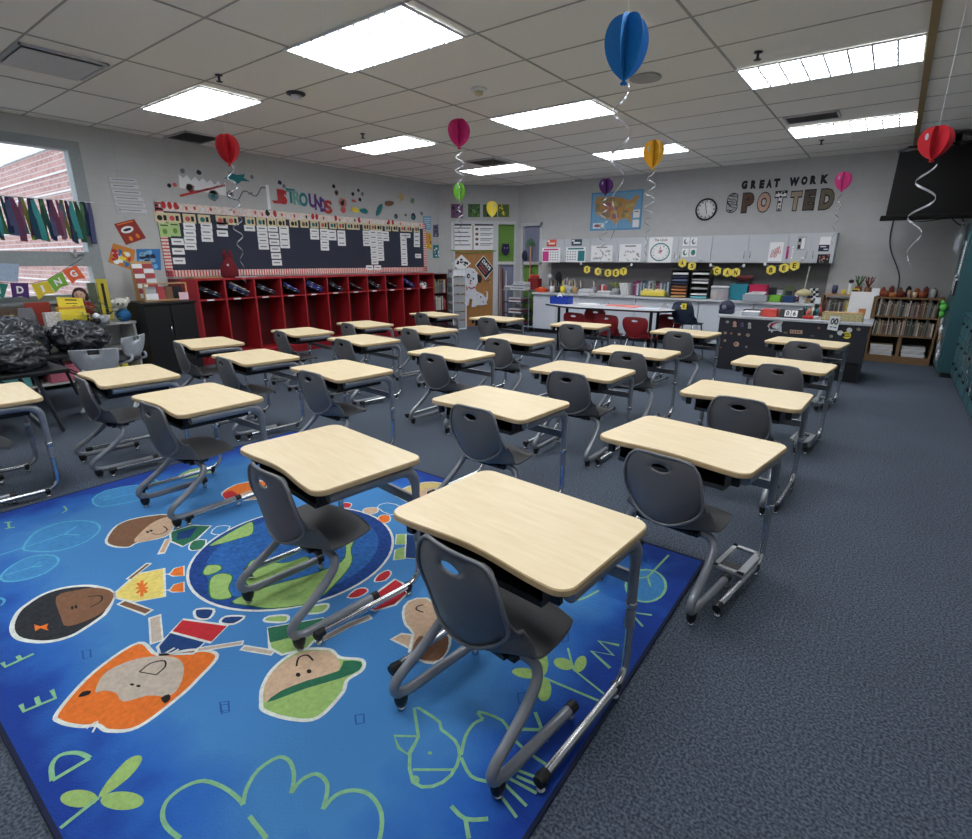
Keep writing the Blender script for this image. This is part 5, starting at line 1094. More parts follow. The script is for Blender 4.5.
# rolling paper cart left of the worktop
m_w = mat('wire_grey', (150, 154, 160), .4, metal=.5)
cx0, cx1 = -6.38, -5.72; cr_ = empty('paper_cart', ((cx0+cx1)/2, 9.25, 0), 0, 'open shelf cart of papers left of the white worktop', 'cart')
hw = (cx1-cx0)/2
for sx in (-1, 1):
    for sy in (-1, 1): MB().tube([(sx*hw, sy*.2, .03), (sx*hw, sy*.2, .84)], .010, m_w, 8).build('post', cr_); MB().ball((sx*hw, sy*.2, .022), .021, M_black, 8).build('caster', cr_)
for z in (.12, .34, .56, .80): MB().bx(-hw, hw, -.2, .2, z, z+.015, M_darkgrey if z < .8 else m_w).build('shelf', cr_)
for z, n in ((.136, 2), (.356, 3), (.576, 3)):
    for k in range(n):
        tag(MB().box((0, 0, .014), (.30+.05*(k % 2), .26, .028), [M_paper, mat('maroon_folder', (100, 40, 50), .6), M_cab][k % 3], .002).build('paper_stack', loc=((cx0+cx1)/2+.12*((k % 2)*2-1)*.3, 9.22, z+.0295*k)), 'paper or folder stack on the cart shelf at %s' % {.136: 'the bottom', .356: 'the middle', .576: 'the upper middle'}[z], 'paper', 'papers on the cart, '+{.136: 'bottom', .356: 'middle', .576: 'upper'}[z])
for k, (dx_, w_, h_, z_, m, l) in enumerate([(.03, .34, .06, .816, M_white, 'wide white letter tray on top of the paper cart'), (.05, .30, .05, .877, M_cab, 'grey letter tray stacked on the white one'), (.07, .24, .04, .928, M_paper, 'small white box topmost on the paper cart')]):
    tag(MB().bx(-w_/2, w_/2, -.12, .12, 0, h_, m, .008).bx(-w_/2+.02, w_/2-.02, -.121, -.119, h_*.4, h_*.8, M_grey).build('letter_tray', loc=((cx0+cx1)/2+dx_, 9.2, z_)), l, 'tray')
item('letter_tray', 'clear letter tray at the left of the cart top', 'tray', cx0+.10, 9.2, .816, [('tray', MB().bx(-.08, .08, -.1, .1, 0, .05, M_clear, .006)), ('papers', MB().bx(-.07, .07, -.09, .09, .051, .07, M_paper))])
item('red_tin', 'red basket of red balls at the worktop left end above the cart', 'basket', cx1-.10, 9.42, .816, [('basket', MB().bx(-.12, .12, -.08, .08, 0, .22, mat('deep_red', (130, 24, 28), .6), .01)), ('red_balls', MB().ball((-.06, -.02, .25), .045, M_red, 10).ball((.05, 0, .25), .05, M_red, 10).ball((0, .03, .26), .04, M_red, 10))])
# poles leaning left of the cart
for k, (s_, m, l) in enumerate([(ss0+.03, M_tan, 'tan wooden pole leaning beside the corner door'), (ss0+.10, mat('red_pole', (120, 40, 30), .6), 'reddish pole leaning beside the corner door'), (ss0+.17, M_cab, 'pale pole leaning beside the corner door')]):
    p = D0+DD*s_+DN*.16; q = D0+DD*(s_-.0)+DN*.03
    tag(recenter(MB().tube([(p.x, p.y, .01), (q.x, q.y, 1.27-.05*k)], .016, m, 8).build('pole')), l, 'pole')
# ------------------------------------------------------------ long white table with red chairs
M_wt = mat('whiteboard_top', (222, 226, 234), .25); TZ = .72
tb = empty('activity_table', (-3.42, 7.55, 0), 0, 'long white-topped table with black edge before the worktop', 'table')
out = [(-.98, -.05), (-.92, -.12), (-.40, -.38), (.25, -.36), (.82, -.30), (.96, -.20), (1.05, -.05), (1.03, .15), (.82, .36), (0, .42), (-.85, .38), (-.99, .2)]
P = smooth_path([(a, b_, TZ-.025) for a, b_ in out], 4, True)
MB().prism(P, (0, 0, .025), M_wt, M_black).build('tabletop', tb)
for x, y in ((-.75, .22), (.75, .22), (.78, -.15), (-.72, -.10)):
    MB().tube([(x, y, .01), (x, y, TZ-.03)], .022, M_black, 10).tube([(x, y, .0), (x, y, .012)], .028, M_black, 10).build('leg', tb)
def four_leg(name, mp, label, cat, x, y, rz, grp, sc=1.0, sit=.36):
    r = empty(name, (x, y, 0), rz, label, cat, grp)
    q_ = shell_mesh(mp, .95); q_.v = [(v[0]*(1+.32*max(0, v[2]-.40)/.24), v[1], v[2]*.97) for v in q_.v]; q_.build('seat_shell', r)
    MB().box((0, 0, .315), (.26, .22, .016), M_black, .004).build('seat_bracket', r)
    for sx in (-1, 1):
        for sy, yy in ((-1, -.20), (1, .16)):
            l = MB().tube([(sx*.10, yy*.4, .31), (sx*.13, yy*.6, .305), (sx*.175, yy, .02)], .010, M_chrome, 8).build('leg', r)
            MB().lathe((sx*.175, yy, 0), [(.013, 0), (.014, .03), (.01, .035)], M_black, 8).build('foot', l)
    return r
M_rc = mat('oxblood_plastic', (132, 28, 34), .4); M_nc = mat('navy_plastic', (40, 52, 72), .4)
rcs = [(574, 7.28, -6, 'oxblood red chair tucked under the white table, leftmost'), (604, 7.26, 4, 'oxblood red chair under the white table, second from the left'), (635, 7.2, -3, 'oxblood red chair under the middle right of the white table')]
for u, y, a, l in rcs: four_leg('red_chair', M_rc, l, 'chair', at(1, y, u, 325).x, y+.22, R(a), 'red chairs around the white table')
for u, y, a, l in [(587, 7.80, 178, 'oxblood red chair on the far side of the white table, left'), (662, 7.65, 172, 'oxblood red chair on the far side at the right end of the white table')]: four_leg('red_chair', M_rc, l, 'chair', at(1, y, u, 325).x, y+.05, R(a), 'red chairs around the white table')
nvx = at(1, 7.6, 684, 318).x
nv = empty('navy_chair', (nvx+.0, 7.82, 0), R(-12), 'taller navy plastic chair with a yellow note on its back', 'chair')
T_ = Matrix.Translation((0, 0, .2)); sm_ = shell_mesh(M_nc); sm_.v = [(v[0]*.98, v[1], v[2]*.98+.20) for v in sm_.v]; sm_.build('seat_shell', nv)
for sx in (-1, 1):
    for yy in (-.22, .18): MB().tube([(sx*.11, yy*.4, .54), (sx*.14, yy*.6, .53), (sx*.19, yy, .0)], .011, M_chrome, 8).build('leg', nv)
st = Sheet(vplane(nvx-.04, nvx+.03, .74, .82, 7.557), NY, M_yellow, .002); st.rect(.4, .2, .6, .8, M_ink); st.done('sticky_note', 'yellow sticky note on the back of the navy chair', 'note')
# things on the table
cx_ = at(2, TZ, 561, 302); item('caddy', 'blue plastic caddy with a white tissue on the white table', 'caddy', -4.20, 7.62, TZ+.001, [('body', (lambda m: m.bx(-.16, .16, -.09, -.084, 0, .11, M_cb).bx(-.16, .16, .084, .09, 0, .11, M_cb).bx(-.16, -.154, -.09, .09, 0, .11, M_cb).bx(.154, .16, -.09, .09, 0, .11, M_cb).bx(-.16, .16, -.09, .09, 0, .006, M_cb).bx(-.004, .004, -.09, .09, 0, .12, M_cb))(MB()) if globals().setdefault('M_cb', mat('cobalt_plastic', (20, 60, 170), .4)) else None), ('tissue', MB().lathe((-.03, 0, .03), [(.04, 0), (.05, .07), (.03, .10), (.005, .14)], M_paper, 7))])
for k, (x, y, w_, d_, m, l) in enumerate([(-3.75, 7.68, .30, .22, M_paper, 'white paper stack on the white table beside the caddy'), (-3.1, 7.75, .32, .24, mat('salmon_folder', (236, 130, 118), .6), 'salmon folder lying on the white table'), (-3.35, 7.80, .28, .20, mat('salmon_folder'), 'salmon sheet overlapping the folder pile on the white table'), (-2.75, 7.55, .30, .22, mat('faint_blue_sheet', (204, 214, 232), .6), 'pale sheet at the right of the white table')]):
    tag(MB().box((0, 0, .004+.004*(k == 0)), (w_, d_, .008+.008*(k == 0)), m, .001).build('paper_stack', loc=(x, y, TZ+.001), rz=R([5, -12, 20, 8][k])), l, 'paper')
# ------------------------------------------------------------ teacher desk
M_dk = mat('charcoal_panel', (38, 41, 50), .6); M_dtop = mat('desk_top_grey', (190, 194, 200), .4)
dx0, dx1, dyf, dyb, dz = -1.74, -.13, 7.45, 8.15, .70
td = empty('teacher_desk', ((dx0+dx1)/2, 7.8, 0), 0, 'wide charcoal teacher desk with pale top and stickers on its front', 'desk'); ox, oy = (dx0+dx1)/2, 7.8; hw = (dx1-dx0)/2
MB().bx(-hw-.02, hw+.03, -.37, .36, dz-.028, dz, M_dtop, .004).build('desktop', td)
MB().bx(-hw, hw-.30, -.35, -.33, .002, dz-.029, M_dk).build('front_panel', td)
MB().bx(-hw, -hw+.02, -.33, .35, .002, dz-.029, M_dk).build('side_panel', td)
MB().bx(hw-.30, hw, -.35, .35, .24, dz-.029, M_dk).build('drawer_pedestal', td); MB().bx(hw-.28, hw-.02, -.32, .32, .002, .239, M_black).build('pedestal_base', td); MB().bx(hw-.02, hw, -.35, .35, .002, .239, M_dk).build('side_panel', td)
FYD = dyf-.001
def ondesk(quad, m, name, label, cat, marks=None, n=NY):
    q = Sheet([at(1, FYD, u, v) for u, v in quad], NY, m, .003)
    if marks: marks(q)
    return q.done(name, label, cat)
cd1 = lambda x, y: (715+x/6.075, 275+y/6.075)
def logo(q):
    q.poly([(0, .45), (.12, .2), (.45, .02), (1, 0), (.9, .3), (.97, .95), (.7, .8), (.4, .82), (.3, 1), (.2, .8), (.05, .85), (.12, .6)], M_jamb, 1)
    q.poly([(.1, .45), (.25, .2), (.55, .1), (.88, .08), (.5, .22), (.3, .4), (.35, .6), (.8, .72), (.45, .72), (.2, .7)], M_navy, 2); q.poly([(.12, .43), (.3, .22), (.8, .09), (.45, .28), (.25, .5)], M_red, 3)
    s_ = [(.58+(.2 if k % 2 == 0 else .08)*math.cos(R(36*k-60)), .45+(.26 if k % 2 == 0 else .1)*math.sin(R(36*k-60))) for k in range(10)]; q.poly(s_, M_white, 4)
q = Sheet([at(1, FYD, *cd1(318, 278)), at(1, FYD, *cd1(415, 280)), at(1, FYD, *cd1(408, 352)), at(1, FYD, *cd1(318, 352))], NY, None, .001); logo(q); q.done('logo_sticker', 'silver swoosh and star logo sticker on the teacher desk front', 'sticker')
stk = [(75, 285, 22, 16, M_zeb), (120, 297, 38, 42, M_tanp), (165, 300, 36, 36, mat('violet_pic', (90, 80, 120), .7)), (210, 305, 34, 46, M_zeb), (62, 352, 22, 18, M_bei), (100, 355, 20, 16, M_brown), (147, 360, 20, 16, M_tanp), (200, 365, 26, 22, M_bei), (60, 398, 18, 16, M_tanp), (130, 420, 36, 32, M_tanp), (190, 436, 12, 12, M_zeb), (35, 440, 12, 12, M_brown), (632, 322, 22, 18, M_brown), (592, 370, 28, 12, mat('violet_pic')), (706, 372, 22, 20, mat('sage_paper')), (872, 330, 26, 20, M_bei), (428, 350, 30, 14, mat('olive_pic', (120, 116, 90), .7))]
for k, (x, y, w_, h_, m) in enumerate(stk):
    a, b_ = cd1(x-w_/2, y-h_/2), cd1(x+w_/2, y+h_/2); q = Sheet([at(1, FYD, a[0], a[1]), at(1, FYD, b_[0], a[1]), at(1, FYD, b_[0], b_[1]), at(1, FYD, a[0], b_[1])], NY, None, .001)
    if k in (1, 2, 3): q.rect(0, 0, 1, 1, M_ink, 1); q.ell(.5, .4, .3, .3, m, 2); q.rect(.2, .65, .8, .95, m, 2)
    else: q.ell(.5, .5, .5, .5, m, 1, 7); q.ell(.4, .45, .2, .2, M_brown if m is not M_brown else M_tanp, 2, 6)
    q.done('sticker', 'small worn sticker or photo on the teacher desk front', 'sticker', 'stickers on the teacher desk front')
ondesk([cd1(455, 332), cd1(532, 336), cd1(530, 358), cd1(455, 354)], M_tanp, 'name_strip', 'tan strip with dark marks on the teacher desk front', 'sticker', lambda q: [q.rect(.1+.2*k, .25, .2+.2*k, .75, M_brown) for k in range(4)])
bq = Sheet([at(1, FYD, *cd1(742, 318)), at(1, FYD, *cd1(838, 318)), at(1, FYD, *cd1(838, 392)), at(1, FYD, *cd1(742, 392))], NY, None, .001)
bq.ell(.2, .45, .2, .2, M_white, 1); bq.ell(.78, .22, .18, .2, M_white, 1); bq.ell(.62, .65, .26, .3, M_yellow, 2); bq.rect(.45, .5, .78, .58, M_ink, 3); bq.rect(.42, .68, .8, .76, M_ink, 3); bq.ell(.38, .62, .1, .14, M_ink, 3); bq.done('bee_sticker', 'yellow and black bee sticker with white wings on the teacher desk', 'sticker')
sg = Sheet([at(1, dyf-.03, *cd1(702, 248)), at(1, dyf-.03, *cd1(765, 252)), at(1, dyf-.03, *cd1(742, 340)), at(1, dyf-.03, *cd1(680, 330))], NY, M_paper, .004); sg.text('00', .15, .15, .88, .6, M_ink, 1, .03); sg.rect(.2, .75, .45, .82, M_grey); sg.rect(.55, .75, .85, .82, M_grey); sg.done('number_sign', 'tilted white card reading 00 hanging at the teacher desk edge', 'sign')
# on the teacher desk
def ontd(u, y, v=316): return at(1, y, u, v).x
item('black_bag', 'dark navy bag at the left end of the teacher desk', 'bag', ontd(726, 7.7), 7.7, dz+.001, [('body', MB().ball((0, 0, .08), (.1, .08, .10), M_navy, 14).box((0, 0, .03), (.18, .14, .06), M_navy, .02)), ('patch', MB().ball((-.02, -.075, .09), (.03, .01, .03), M_grey, 8))])
def tdbin(u0, u1, h_, m, label, y=7.66, d_=.2, fill=None, nm='desk_tray'):
    xa, xb = ontd(u0, y), ontd(u1, y); hw_ = (xb-xa)/2; t = .006; b_ = MB(); b_.bx(-hw_, hw_, -d_/2, -d_/2+t, 0, h_, m).bx(-hw_, hw_, d_/2-t, d_/2, 0, h_, m).bx(-hw_, -hw_+t, -d_/2, d_/2, 0, h_, m).bx(hw_-t, hw_, -d_/2, d_/2, 0, h_, m).bx(-hw_, hw_, -d_/2, d_/2, 0, t, m)
    p = [('body', b_)]
    if fill: p.append(('contents', MB().bx(-hw_+.012, hw_-.012, -d_/2+.012, d_/2-.012, t, h_*1.1, fill)))
    return item(nm, label, 'tray', (xa+xb)/2, y, dz+.001, p)
tdbin(743, 760, .05, M_clear, 'clear tray of white papers on the teacher desk', fill=M_paper)
tag(MB().box((0, 0, .03), (.2, .15, .055), M_black, .01).build('black_box', loc=(ontd(751.5, 7.9), 7.9, dz+.001)), 'black box behind the clear tray on the teacher desk', 'box')
tdbin(762, 778, .085, mat('coral_plastic', (224, 84, 72), .5), 'coral red bin on the teacher desk', fill=M_stripe)
fc = item('flip_calendar', 'black flip calendar showing 06 on the teacher desk', 'calendar', ontd(791, 7.62), 7.62, dz+.001, [('stand', MB().prism([(-.13, -.03, 0), (-.13, .05, 0), (-.13, .03, .10), (-.13, 0, .10)], (.26, 0, 0), M_black))])
for k, (c_, xx) in enumerate((('0', -.072), ('6', .002))):
    q = Sheet([(xx, -.006, .092), (xx+.068, -.006, .092), (xx+.068, -.026, .016), (xx, -.026, .016)], (0, -1, .26), M_paper, .003); q.text(c_, .25, .15, .75, .85, M_ink, 1, .03); q.build('number_card', fc)
for k, (u, m) in enumerate([(806, M_red), (811, M_red), (816, M_cab)]):
    tag(MB().box((0, 0, .02), (.06, .06, .04), m, .008).build('small_box', loc=(ontd(u, 7.6), 7.6, dz+.001), rz=R(20*k)), ['left red', 'right red', 'pale grey'][k]+' small box beside the flip calendar', 'box')
tdbin(822, 864, .085, mat('kraft_print', (186, 176, 130), .7, vary=.35, scale=50), 'patterned kraft tray at the right end of the teacher desk', fill=M_tan)
fh = item('file_holder', 'white stepped file holder at the right end of the teacher desk', 'organizer', ontd(858, 7.98), 7.98, dz+.001, [('files', (lambda m: [m.bx(-.12, .12, -.10+.045*k, -.085+.045*k, 0, .14+.045*k, M_paper) for k in range(5)] and m)(MB())), ('base', MB().bx(-.125, .125, -.105, .11, 0, .01, M_cab)), ('photo', MB().bx(-.0, .07, -.104, -.1, .05, .13, M_or2))])
item('telephone', 'black desk phone behind the kraft tray', 'phone', ontd(834, 7.95), 7.95, dz+.001, [('base', MB().prism([(-.09, -.09, 0), (-.09, .09, 0), (-.09, .09, .07), (-.09, -.09, .03)], (.18, 0, 0), M_black)), ('handset', MB().tube([(-.05, -.09, .07), (-.05, -.05, .085), (-.05, .05, .11), (-.05, .08, .105)], .018, M_darkgrey, 8))])
# ------------------------------------------------------------ bookshelf at the right of the back wall
M_oak = mat('shelf_brown', (134, 104, 70), .6, scale=6, stretch=(1, 1, 10), vary=.15); M_shd = mat('shelf_dark', (58, 44, 34), .6)
bs = empty('bookshelf', (.22, 9.5, 0), 0, 'brown bookshelf of thin books right of the teacher desk', 'bookshelf')
for x in (-.36, .36): MB().bx(x-.012, x+.012, -.15, .15, 0.001, .92, M_oak).build('side_panel', bs)
MB().bx(-.348, .348, .14, .15, .02, .90, M_shd).build('back_panel', bs)
SZ_ = [.10, .385, .645, .90]
for k, z in enumerate(SZ_): MB().bx(-.348, .348, -.15, .139, z-.018, z, M_oak).build('shelf', bs)
MB().bx(-.348, .348, -.15, -.13, .002, .081, M_oak).build('plinth', bs); MB().bx(-.02, .02, -.14, .139, .101, .366, M_oak).build('divider', bs)
bc2 = [(150, 130, 110), (110, 90, 78), (190, 186, 176), (90, 88, 84), (120, 70, 60), (170, 160, 130), (70, 80, 84), (140, 140, 136), (100, 110, 100), (200, 196, 190)]
BM2 = [mat('old_book_%d' % k, c_, .7, vary=.1) for k, c_ in enumerate(bc2)]
for z, g in ((.386, 'middle'), (.646, 'top')):
    x = -.115
    while x < .54:
        t = rnd.uniform(.010, .022); book((x+t/2, 9.46, z), t, .17, rnd.uniform(.17, .235), rnd.choice(BM2), 'thin worn book standing on the %s shelf of the brown bookshelf' % g, 'books on the %s shelf of the brown bookshelf' % g, 0, R(rnd.uniform(-1, 3))); x += t+.004
for s_, xx in (('left', .03), ('right', .39)):
    for k in range(9): book((xx+rnd.uniform(-.01, .01), 9.45, .101+.0165*k), .26, .2, .015, rnd.choice(BM2+[M_paper]), 'magazine lying in the %s pile on the lowest shelf of the brown bookshelf' % s_, 'magazines in the %s pile' % s_, flat=True)
bs2 = empty('bookshelf', (-.48, 9.52, 0), 0, 'low bookshelf half hidden behind the teacher desk', 'bookshelf')
for x in (-.31, .31): MB().bx(x-.012, x+.012, -.13, .13, 0.001, .92, M_oak).build('side_panel', bs2)
for z in (.10, .38, .64, .92): MB().bx(-.298, .298, -.13, .13, z-.018, z, M_tan if z > .9 else M_oak).build('shelf', bs2)
x = -.77
while x < -.2:
    t = rnd.uniform(.010, .024); book((x+t/2, 9.48, .641), t, .17, rnd.uniform(.16, .225), rnd.choice(BM2+[M_yellow, M_teal]), 'book on the low bookshelf behind the teacher desk', 'books on the low bookshelf'); x += t+.004
# pots and ornaments on the two shelves
def pot(x, y, z, r_, h_, m, label, grp=None, leaf=None):
    p = [('pot', MB().lathe((0, 0, 0), [(r_*.7, 0), (r_, h_*.6), (r_*.85, h_), (r_*.7, h_), (r_*.6, h_*.8)], m, 14))]
    if leaf:
        l_ = MB()
        for k in range(12): a = k*.55; hh = h_+.03+.05*(k % 3); l_.prism([(0, 0, h_*.8), (.05*math.cos(a)-.012*math.sin(a), .05*math.sin(a)+.012*math.cos(a), hh), (.07*math.cos(a), .07*math.sin(a), hh+.02), (.05*math.cos(a)+.012*math.sin(a), .05*math.sin(a)-.012*math.cos(a), hh)], (0, 0, .003), leaf)
        p.append(('leaves', l_))
    return item('pot', label, 'pot', x, y, z, p, grp)
M_terra = mat('terracotta', (150, 74, 48), .7); M_leaf = mat('leaf_green', (60, 100, 50), .6)
for k, (u, r_, h_, m, l, lf) in enumerate([(834, .04, .12, mat('dusk_blue', (70, 76, 110), .6), 'dusky blue vase at the left of the low shelf top', None), (843.5, .03, .06, M_hex, 'little yellow pot on the low shelf top', None), (857, .045, .11, M_terra, 'potted plant with leaves rising behind the small frame', M_leaf), (867, .045, .10, M_brown, 'brown leafy pot right of the plant', mat('russet_leaf', (110, 44, 34), .7))]): pot(at(1, 9.5, u, 294).x, 9.5, .921, r_, h_, m, l, None, lf)
item('white_post_ornament', 'tall white candle with dark top on the low shelf', 'ornament', at(1, 9.45, 849, 290).x, 9.45, .921, [('post', MB().bx(-.015, .015, -.015, .015, 0, .15, M_white)), ('top', MB().ball((.01, 0, .18), (.035, .03, .028), M_wd, 10))])
item('framed_picture', 'small yellow framed picture on the low shelf top', 'picture', at(1, 9.42, 855, 292).x, 9.42, .921, [('frame', MB().bx(-.05, .05, -.005, .005, 0, .012, M_hex).bx(-.05, .05, -.005, .005, .068, .08, M_hex).bx(-.05, -.038, -.005, .005, .012, .068, M_hex).bx(.038, .05, -.005, .005, .012, .068, M_hex)), ('picture', MB().bx(-.038, .038, 0, .003, .012, .068, M_darkgrey))])
pl = [(886, .045, .085, M_terra, 'rust red pot at the left of the brown shelf top'), (893, .05, .06, M_or2, 'low amber bowl on the brown shelf top'), (901, .045, .08, mat('deep_rust', (110, 44, 32), .7), 'deep rust pot beside the amber bowl'), (909, .022, .10, M_tanp, 'narrow tan jar on the brown shelf top'), (915, .03, .075, mat('cream_jar', (214, 190, 160), .6), 'cream jar on the brown shelf top'), (923.5, .055, .085, M_terra, 'wide round terracotta pot near the right end'), (933, .032, .12, M_cab, 'pale grey cylinder at the right end of the shelf top')]
for u, r_, h_, m, l in pl: pot(at(1, 9.45, u, 294).x, 9.45, .901, r_, h_, m, l)
for k in range(7):
    tag(MB().lathe((0, 0, 0), [(.025, 0), (.035, .03), (.03, .10+.02*(k % 2)), (.01, .13+.02*(k % 2))], [M_terra, mat('deep_rust'), M_brown, M_wd][k % 4], 10).build('figurine', loc=(-.09+.095*k, 9.57, .901)), 'dark reddish figurine in the back row on top of the brown bookshelf', 'figurine', 'figurines on the brown bookshelf')
item('white_bottle_card', 'white leaning card between the two bookshelf tops', 'card', at(1, 9.4, 876, 290).x, 9.4, .901, [('card', MB().box((0, 0, .06), (.09, .006, .11), M_paper, 0, Matrix.Rotation(R(-10), 3, 'X')))])
# ------------------------------------------------------------ television hung from the ceiling
tv = empty('television', (.28, 8.95, 1.93), R(0), 'bulky black television under dark cloth hung at the ceiling corner', 'television')
m_tv = mat('tv_black', (4, 4, 5), .95)
b_ = MB()
def frust(mb, a, b2, m):
    n = 4; mb.add([Vector(p) for p in a+b2], [(0, 1, 2, 3), (7, 6, 5, 4), (0, 4, 5, 1), (1, 5, 6, 2), (2, 6, 7, 3), (3, 7, 4, 0)], m)
frust(b_, [(-.50, -.30, 0), (.52, -.22, 0), (.45, .35, 0), (-.40, .30, 0)], [(-.49, -.26, .72), (.48, -.20, .78), (.42, .30, .78), (-.42, .28, .72)], m_tv); b_.build('housing', tv)
MB().box((-.46, -.28, .74), (.10, .05, .03), M_darkgrey, .01, Matrix.Rotation(R(-20), 3, 'Y')).box((.0, -.25, .77), (.85, .05, .025), m_tv, .01).build('top_rim', tv)
MB().box((0, 0, -.018), (1.12, .62, .03), m_tv, .008, Matrix.Rotation(R(2), 3, 'Z')).build('shelf_bracket', tv)
MB().tube([(.05, .05, .70), (.05, .05, H-1.93)], .03, m_tv, 10).build('ceiling_mount', tv)
MB().tube(smooth_path([(-.3, .0, -.03), (-.15, -.02, -.07), (.05, 0, -.05), (.15, .02, -.03)], 6), .006, m_tv, 6).tube(smooth_path([(.15, 0, -.03), (.22, 0, -.10), (.3, 0, -.14), (.26, .0, -.05)], 6), .006, m_tv, 6).build('cable_loop', tv)
c0 = at(1, YB-.02, 893, 222); c1 = at(1, YB-.02, 897, 292)
tag(recenter(MB().tube(smooth_path([(c0.x, YB-.012, 1.98), (c0.x+.02, YB-.012, 1.6), (c1.x-.02, YB-.012, 1.2), (c1.x, YB-.012, .95)], 6), .008, M_darkgrey, 6).build('power_cable')), 'grey cable running down the back wall below the television', 'cable')
# ------------------------------------------------------------ teal cabinets on the right
M_tl = mat('teal_metal', (56, 100, 108), .42, vary=.04); M_tl2 = mat('teal_metal_dark', (32, 80, 90), .45)
tc_ = empty('tall_cabinet', (.97, 8.9, 0), 0, 'tall teal metal cabinet in the far right corner', 'cabinet')
MB().bx(-.33, .38, -.40, .40, .06, 1.86, M_tl, .006).build('body', tc_); MB().bx(-.30, .36, -.38, .38, .001, .06, M_black).build('base', tc_)
for s_ in (-1, 1): d = MB().bx(-.348, -.331, min(s_*.008, s_*.395), max(s_*.008, s_*.395), .08, 1.84, M_tl, .003).build('door', tc_); MB().bx(-.362, -.349, s_*.05-.01, s_*.05+.01, 1.0, 1.15, M_chrome).build('handle', d)
MB().bx(-.22, .36, -.412, -.401, 1.5, 1.78, M_zeb).build('notice_panel', tc_)
for k, (y0, l) in enumerate([(7.62, 'teal base cabinet next to the tall teal cabinet'), (6.80, 'teal base cabinet second from the tall cabinet'), (5.98, 'teal base cabinet third from the tall cabinet'), (5.16, 'teal base cabinet at the right picture edge'), (4.34, 'teal base cabinet nearest the camera, out of frame')]):
    r = empty('teal_base_cabinet', (1.05, y0+.40, 0), 0, l, 'cabinet', 'teal base cabinets')
    MB().bx(-.29, .30, -.405, .405, .06, .78, M_tl, .003).build('body', r); MB().bx(-.26, .28, -.40, .40, .001, .06, M_black).build('plinth', r)
    for j in range(2):
        for i_ in range(3):
            y_ = -.20+.40*j; z_ = .08+.235*i_; d = MB().bx(-.306, -.291, y_-.19, y_+.19, z_, z_+.22, M_tl, .003).build('drawer', r); MB().bx(-.322, -.307, y_-.045, y_+.045, z_+.13, z_+.155, M_black, .003).build('handle', d)
tag(recenter(MB().bx(.735, 1.35, 3.93, 8.44, .785, .81, M_tl2, .003).build('teal_worktop')), 'teal worktop running over the teal base cabinets', 'counter')
# things on and at the teal cabinets
px_ = Sheet([(.617, 8.78, 1.62), (.617, 8.60, 1.60), (.617, 8.62, 1.22), (.617, 8.80, 1.24)], (-1, 0, 0), M_paper, .004); lines(9)(px_); px_.done('paper_notice', 'white paper notice on the tall teal cabinet', 'paper')
item('plastic_bag', 'cloudy clear plastic bag hanging high on the tall teal cabinet', 'bag', .565, 8.95, 1.46, [('bag', MB().lathe((0, 0, 0), [(.01, 0), (.045, .06), (.055, .2), (.04, .30), (.01, .36)], M_clear, 14, (1, 2.0))), ('knot', MB().ball((.0, 0, .37), .015, M_cab, 8))])
item('frog_plush', 'bright green frog plush hanging on the tall teal cabinet', 'plush toy', .575, 8.98, .70, [('head', MB().ball((0, 0, .12), (.045, .07, .06), mat('frog_green', (92, 186, 80), .8), 14)), ('eye', MB().ball((-.02, -.04, .18), .024, mat('frog_green'), 8)), ('eye', MB().ball((-.02, .04, .18), .024, mat('frog_green'), 8)), ('body', MB().ball((0, 0, .04), (.035, .05, .06), mat('frog_green'), 10))])
for k in range(5):
    tag(MB().lathe((0, 0, 0), [(.018, 0), (.02, .09), (.008, .11), (.008, .13)], [M_paper, M_cab, M_tanp][k % 3], 10).build('hanging_bottle', loc=(.602, 8.55+.14*k, .20+.09*k)), 'white bottle in the pocket organizer on the tall teal cabinet', 'bottle', 'bottles hanging on the teal cabinet door')
for k in range(4):
    tag(MB().box((0, 0, .09), (.02, .03, .18), [M_ink, M_paper, M_darkgrey, M_paper][k]).build('hanging_marker', loc=(.611, 8.62+.09*k, .98+.02*k)), ['black', 'long white', 'dark grey', 'short white'][k]+' marker holder on the tall teal cabinet', 'marker holder')
for k, (y_, m, l) in enumerate([(7.95, M_cab, 'grey stapler and metal clutter at the worktop far end'), (7.7, M_darkgrey, 'dark metal tray on the teal worktop'), (7.45, M_zeb, 'pale box on the teal worktop')]):
    tag(MB().box((0, 0, .03), (.16, .18, .06), m, .012).box((.02, .02, .075), (.10, .12, .03), M_chrome if k < 2 else M_paper, .01).build('desk_clutter', loc=(.86, y_, .811), rz=R(20*k)), l, 'box')
for k in range(3):
    g = MB(); r0 = random.Random(20+k)
    for j in range(26):
        p = Vector((r0.uniform(.0, .012), r0.uniform(-.07, .07), -.02*j+r0.uniform(-.01, .01))); a = r0.uniform(0, 3.14); d_ = Vector((.004, math.cos(a), math.sin(a)))*.028; e_ = Vector((.003, -math.sin(a), math.cos(a)))*.012
        g.prism([p-d_-e_, p+d_-e_, p+d_+e_, p-d_+e_], (-.003, 0, 0), M_chrome)
    g.tube([(.006, 0, .02), (.006, 0, -.52)], .003, M_chrome, 5)
    tag(g.build('foil_garland', loc=(.712, 7.05-.42*k, .76)), ['farthest', 'middle', 'nearest'][k]+' silver foil garland hanging down the teal drawers', 'garland')
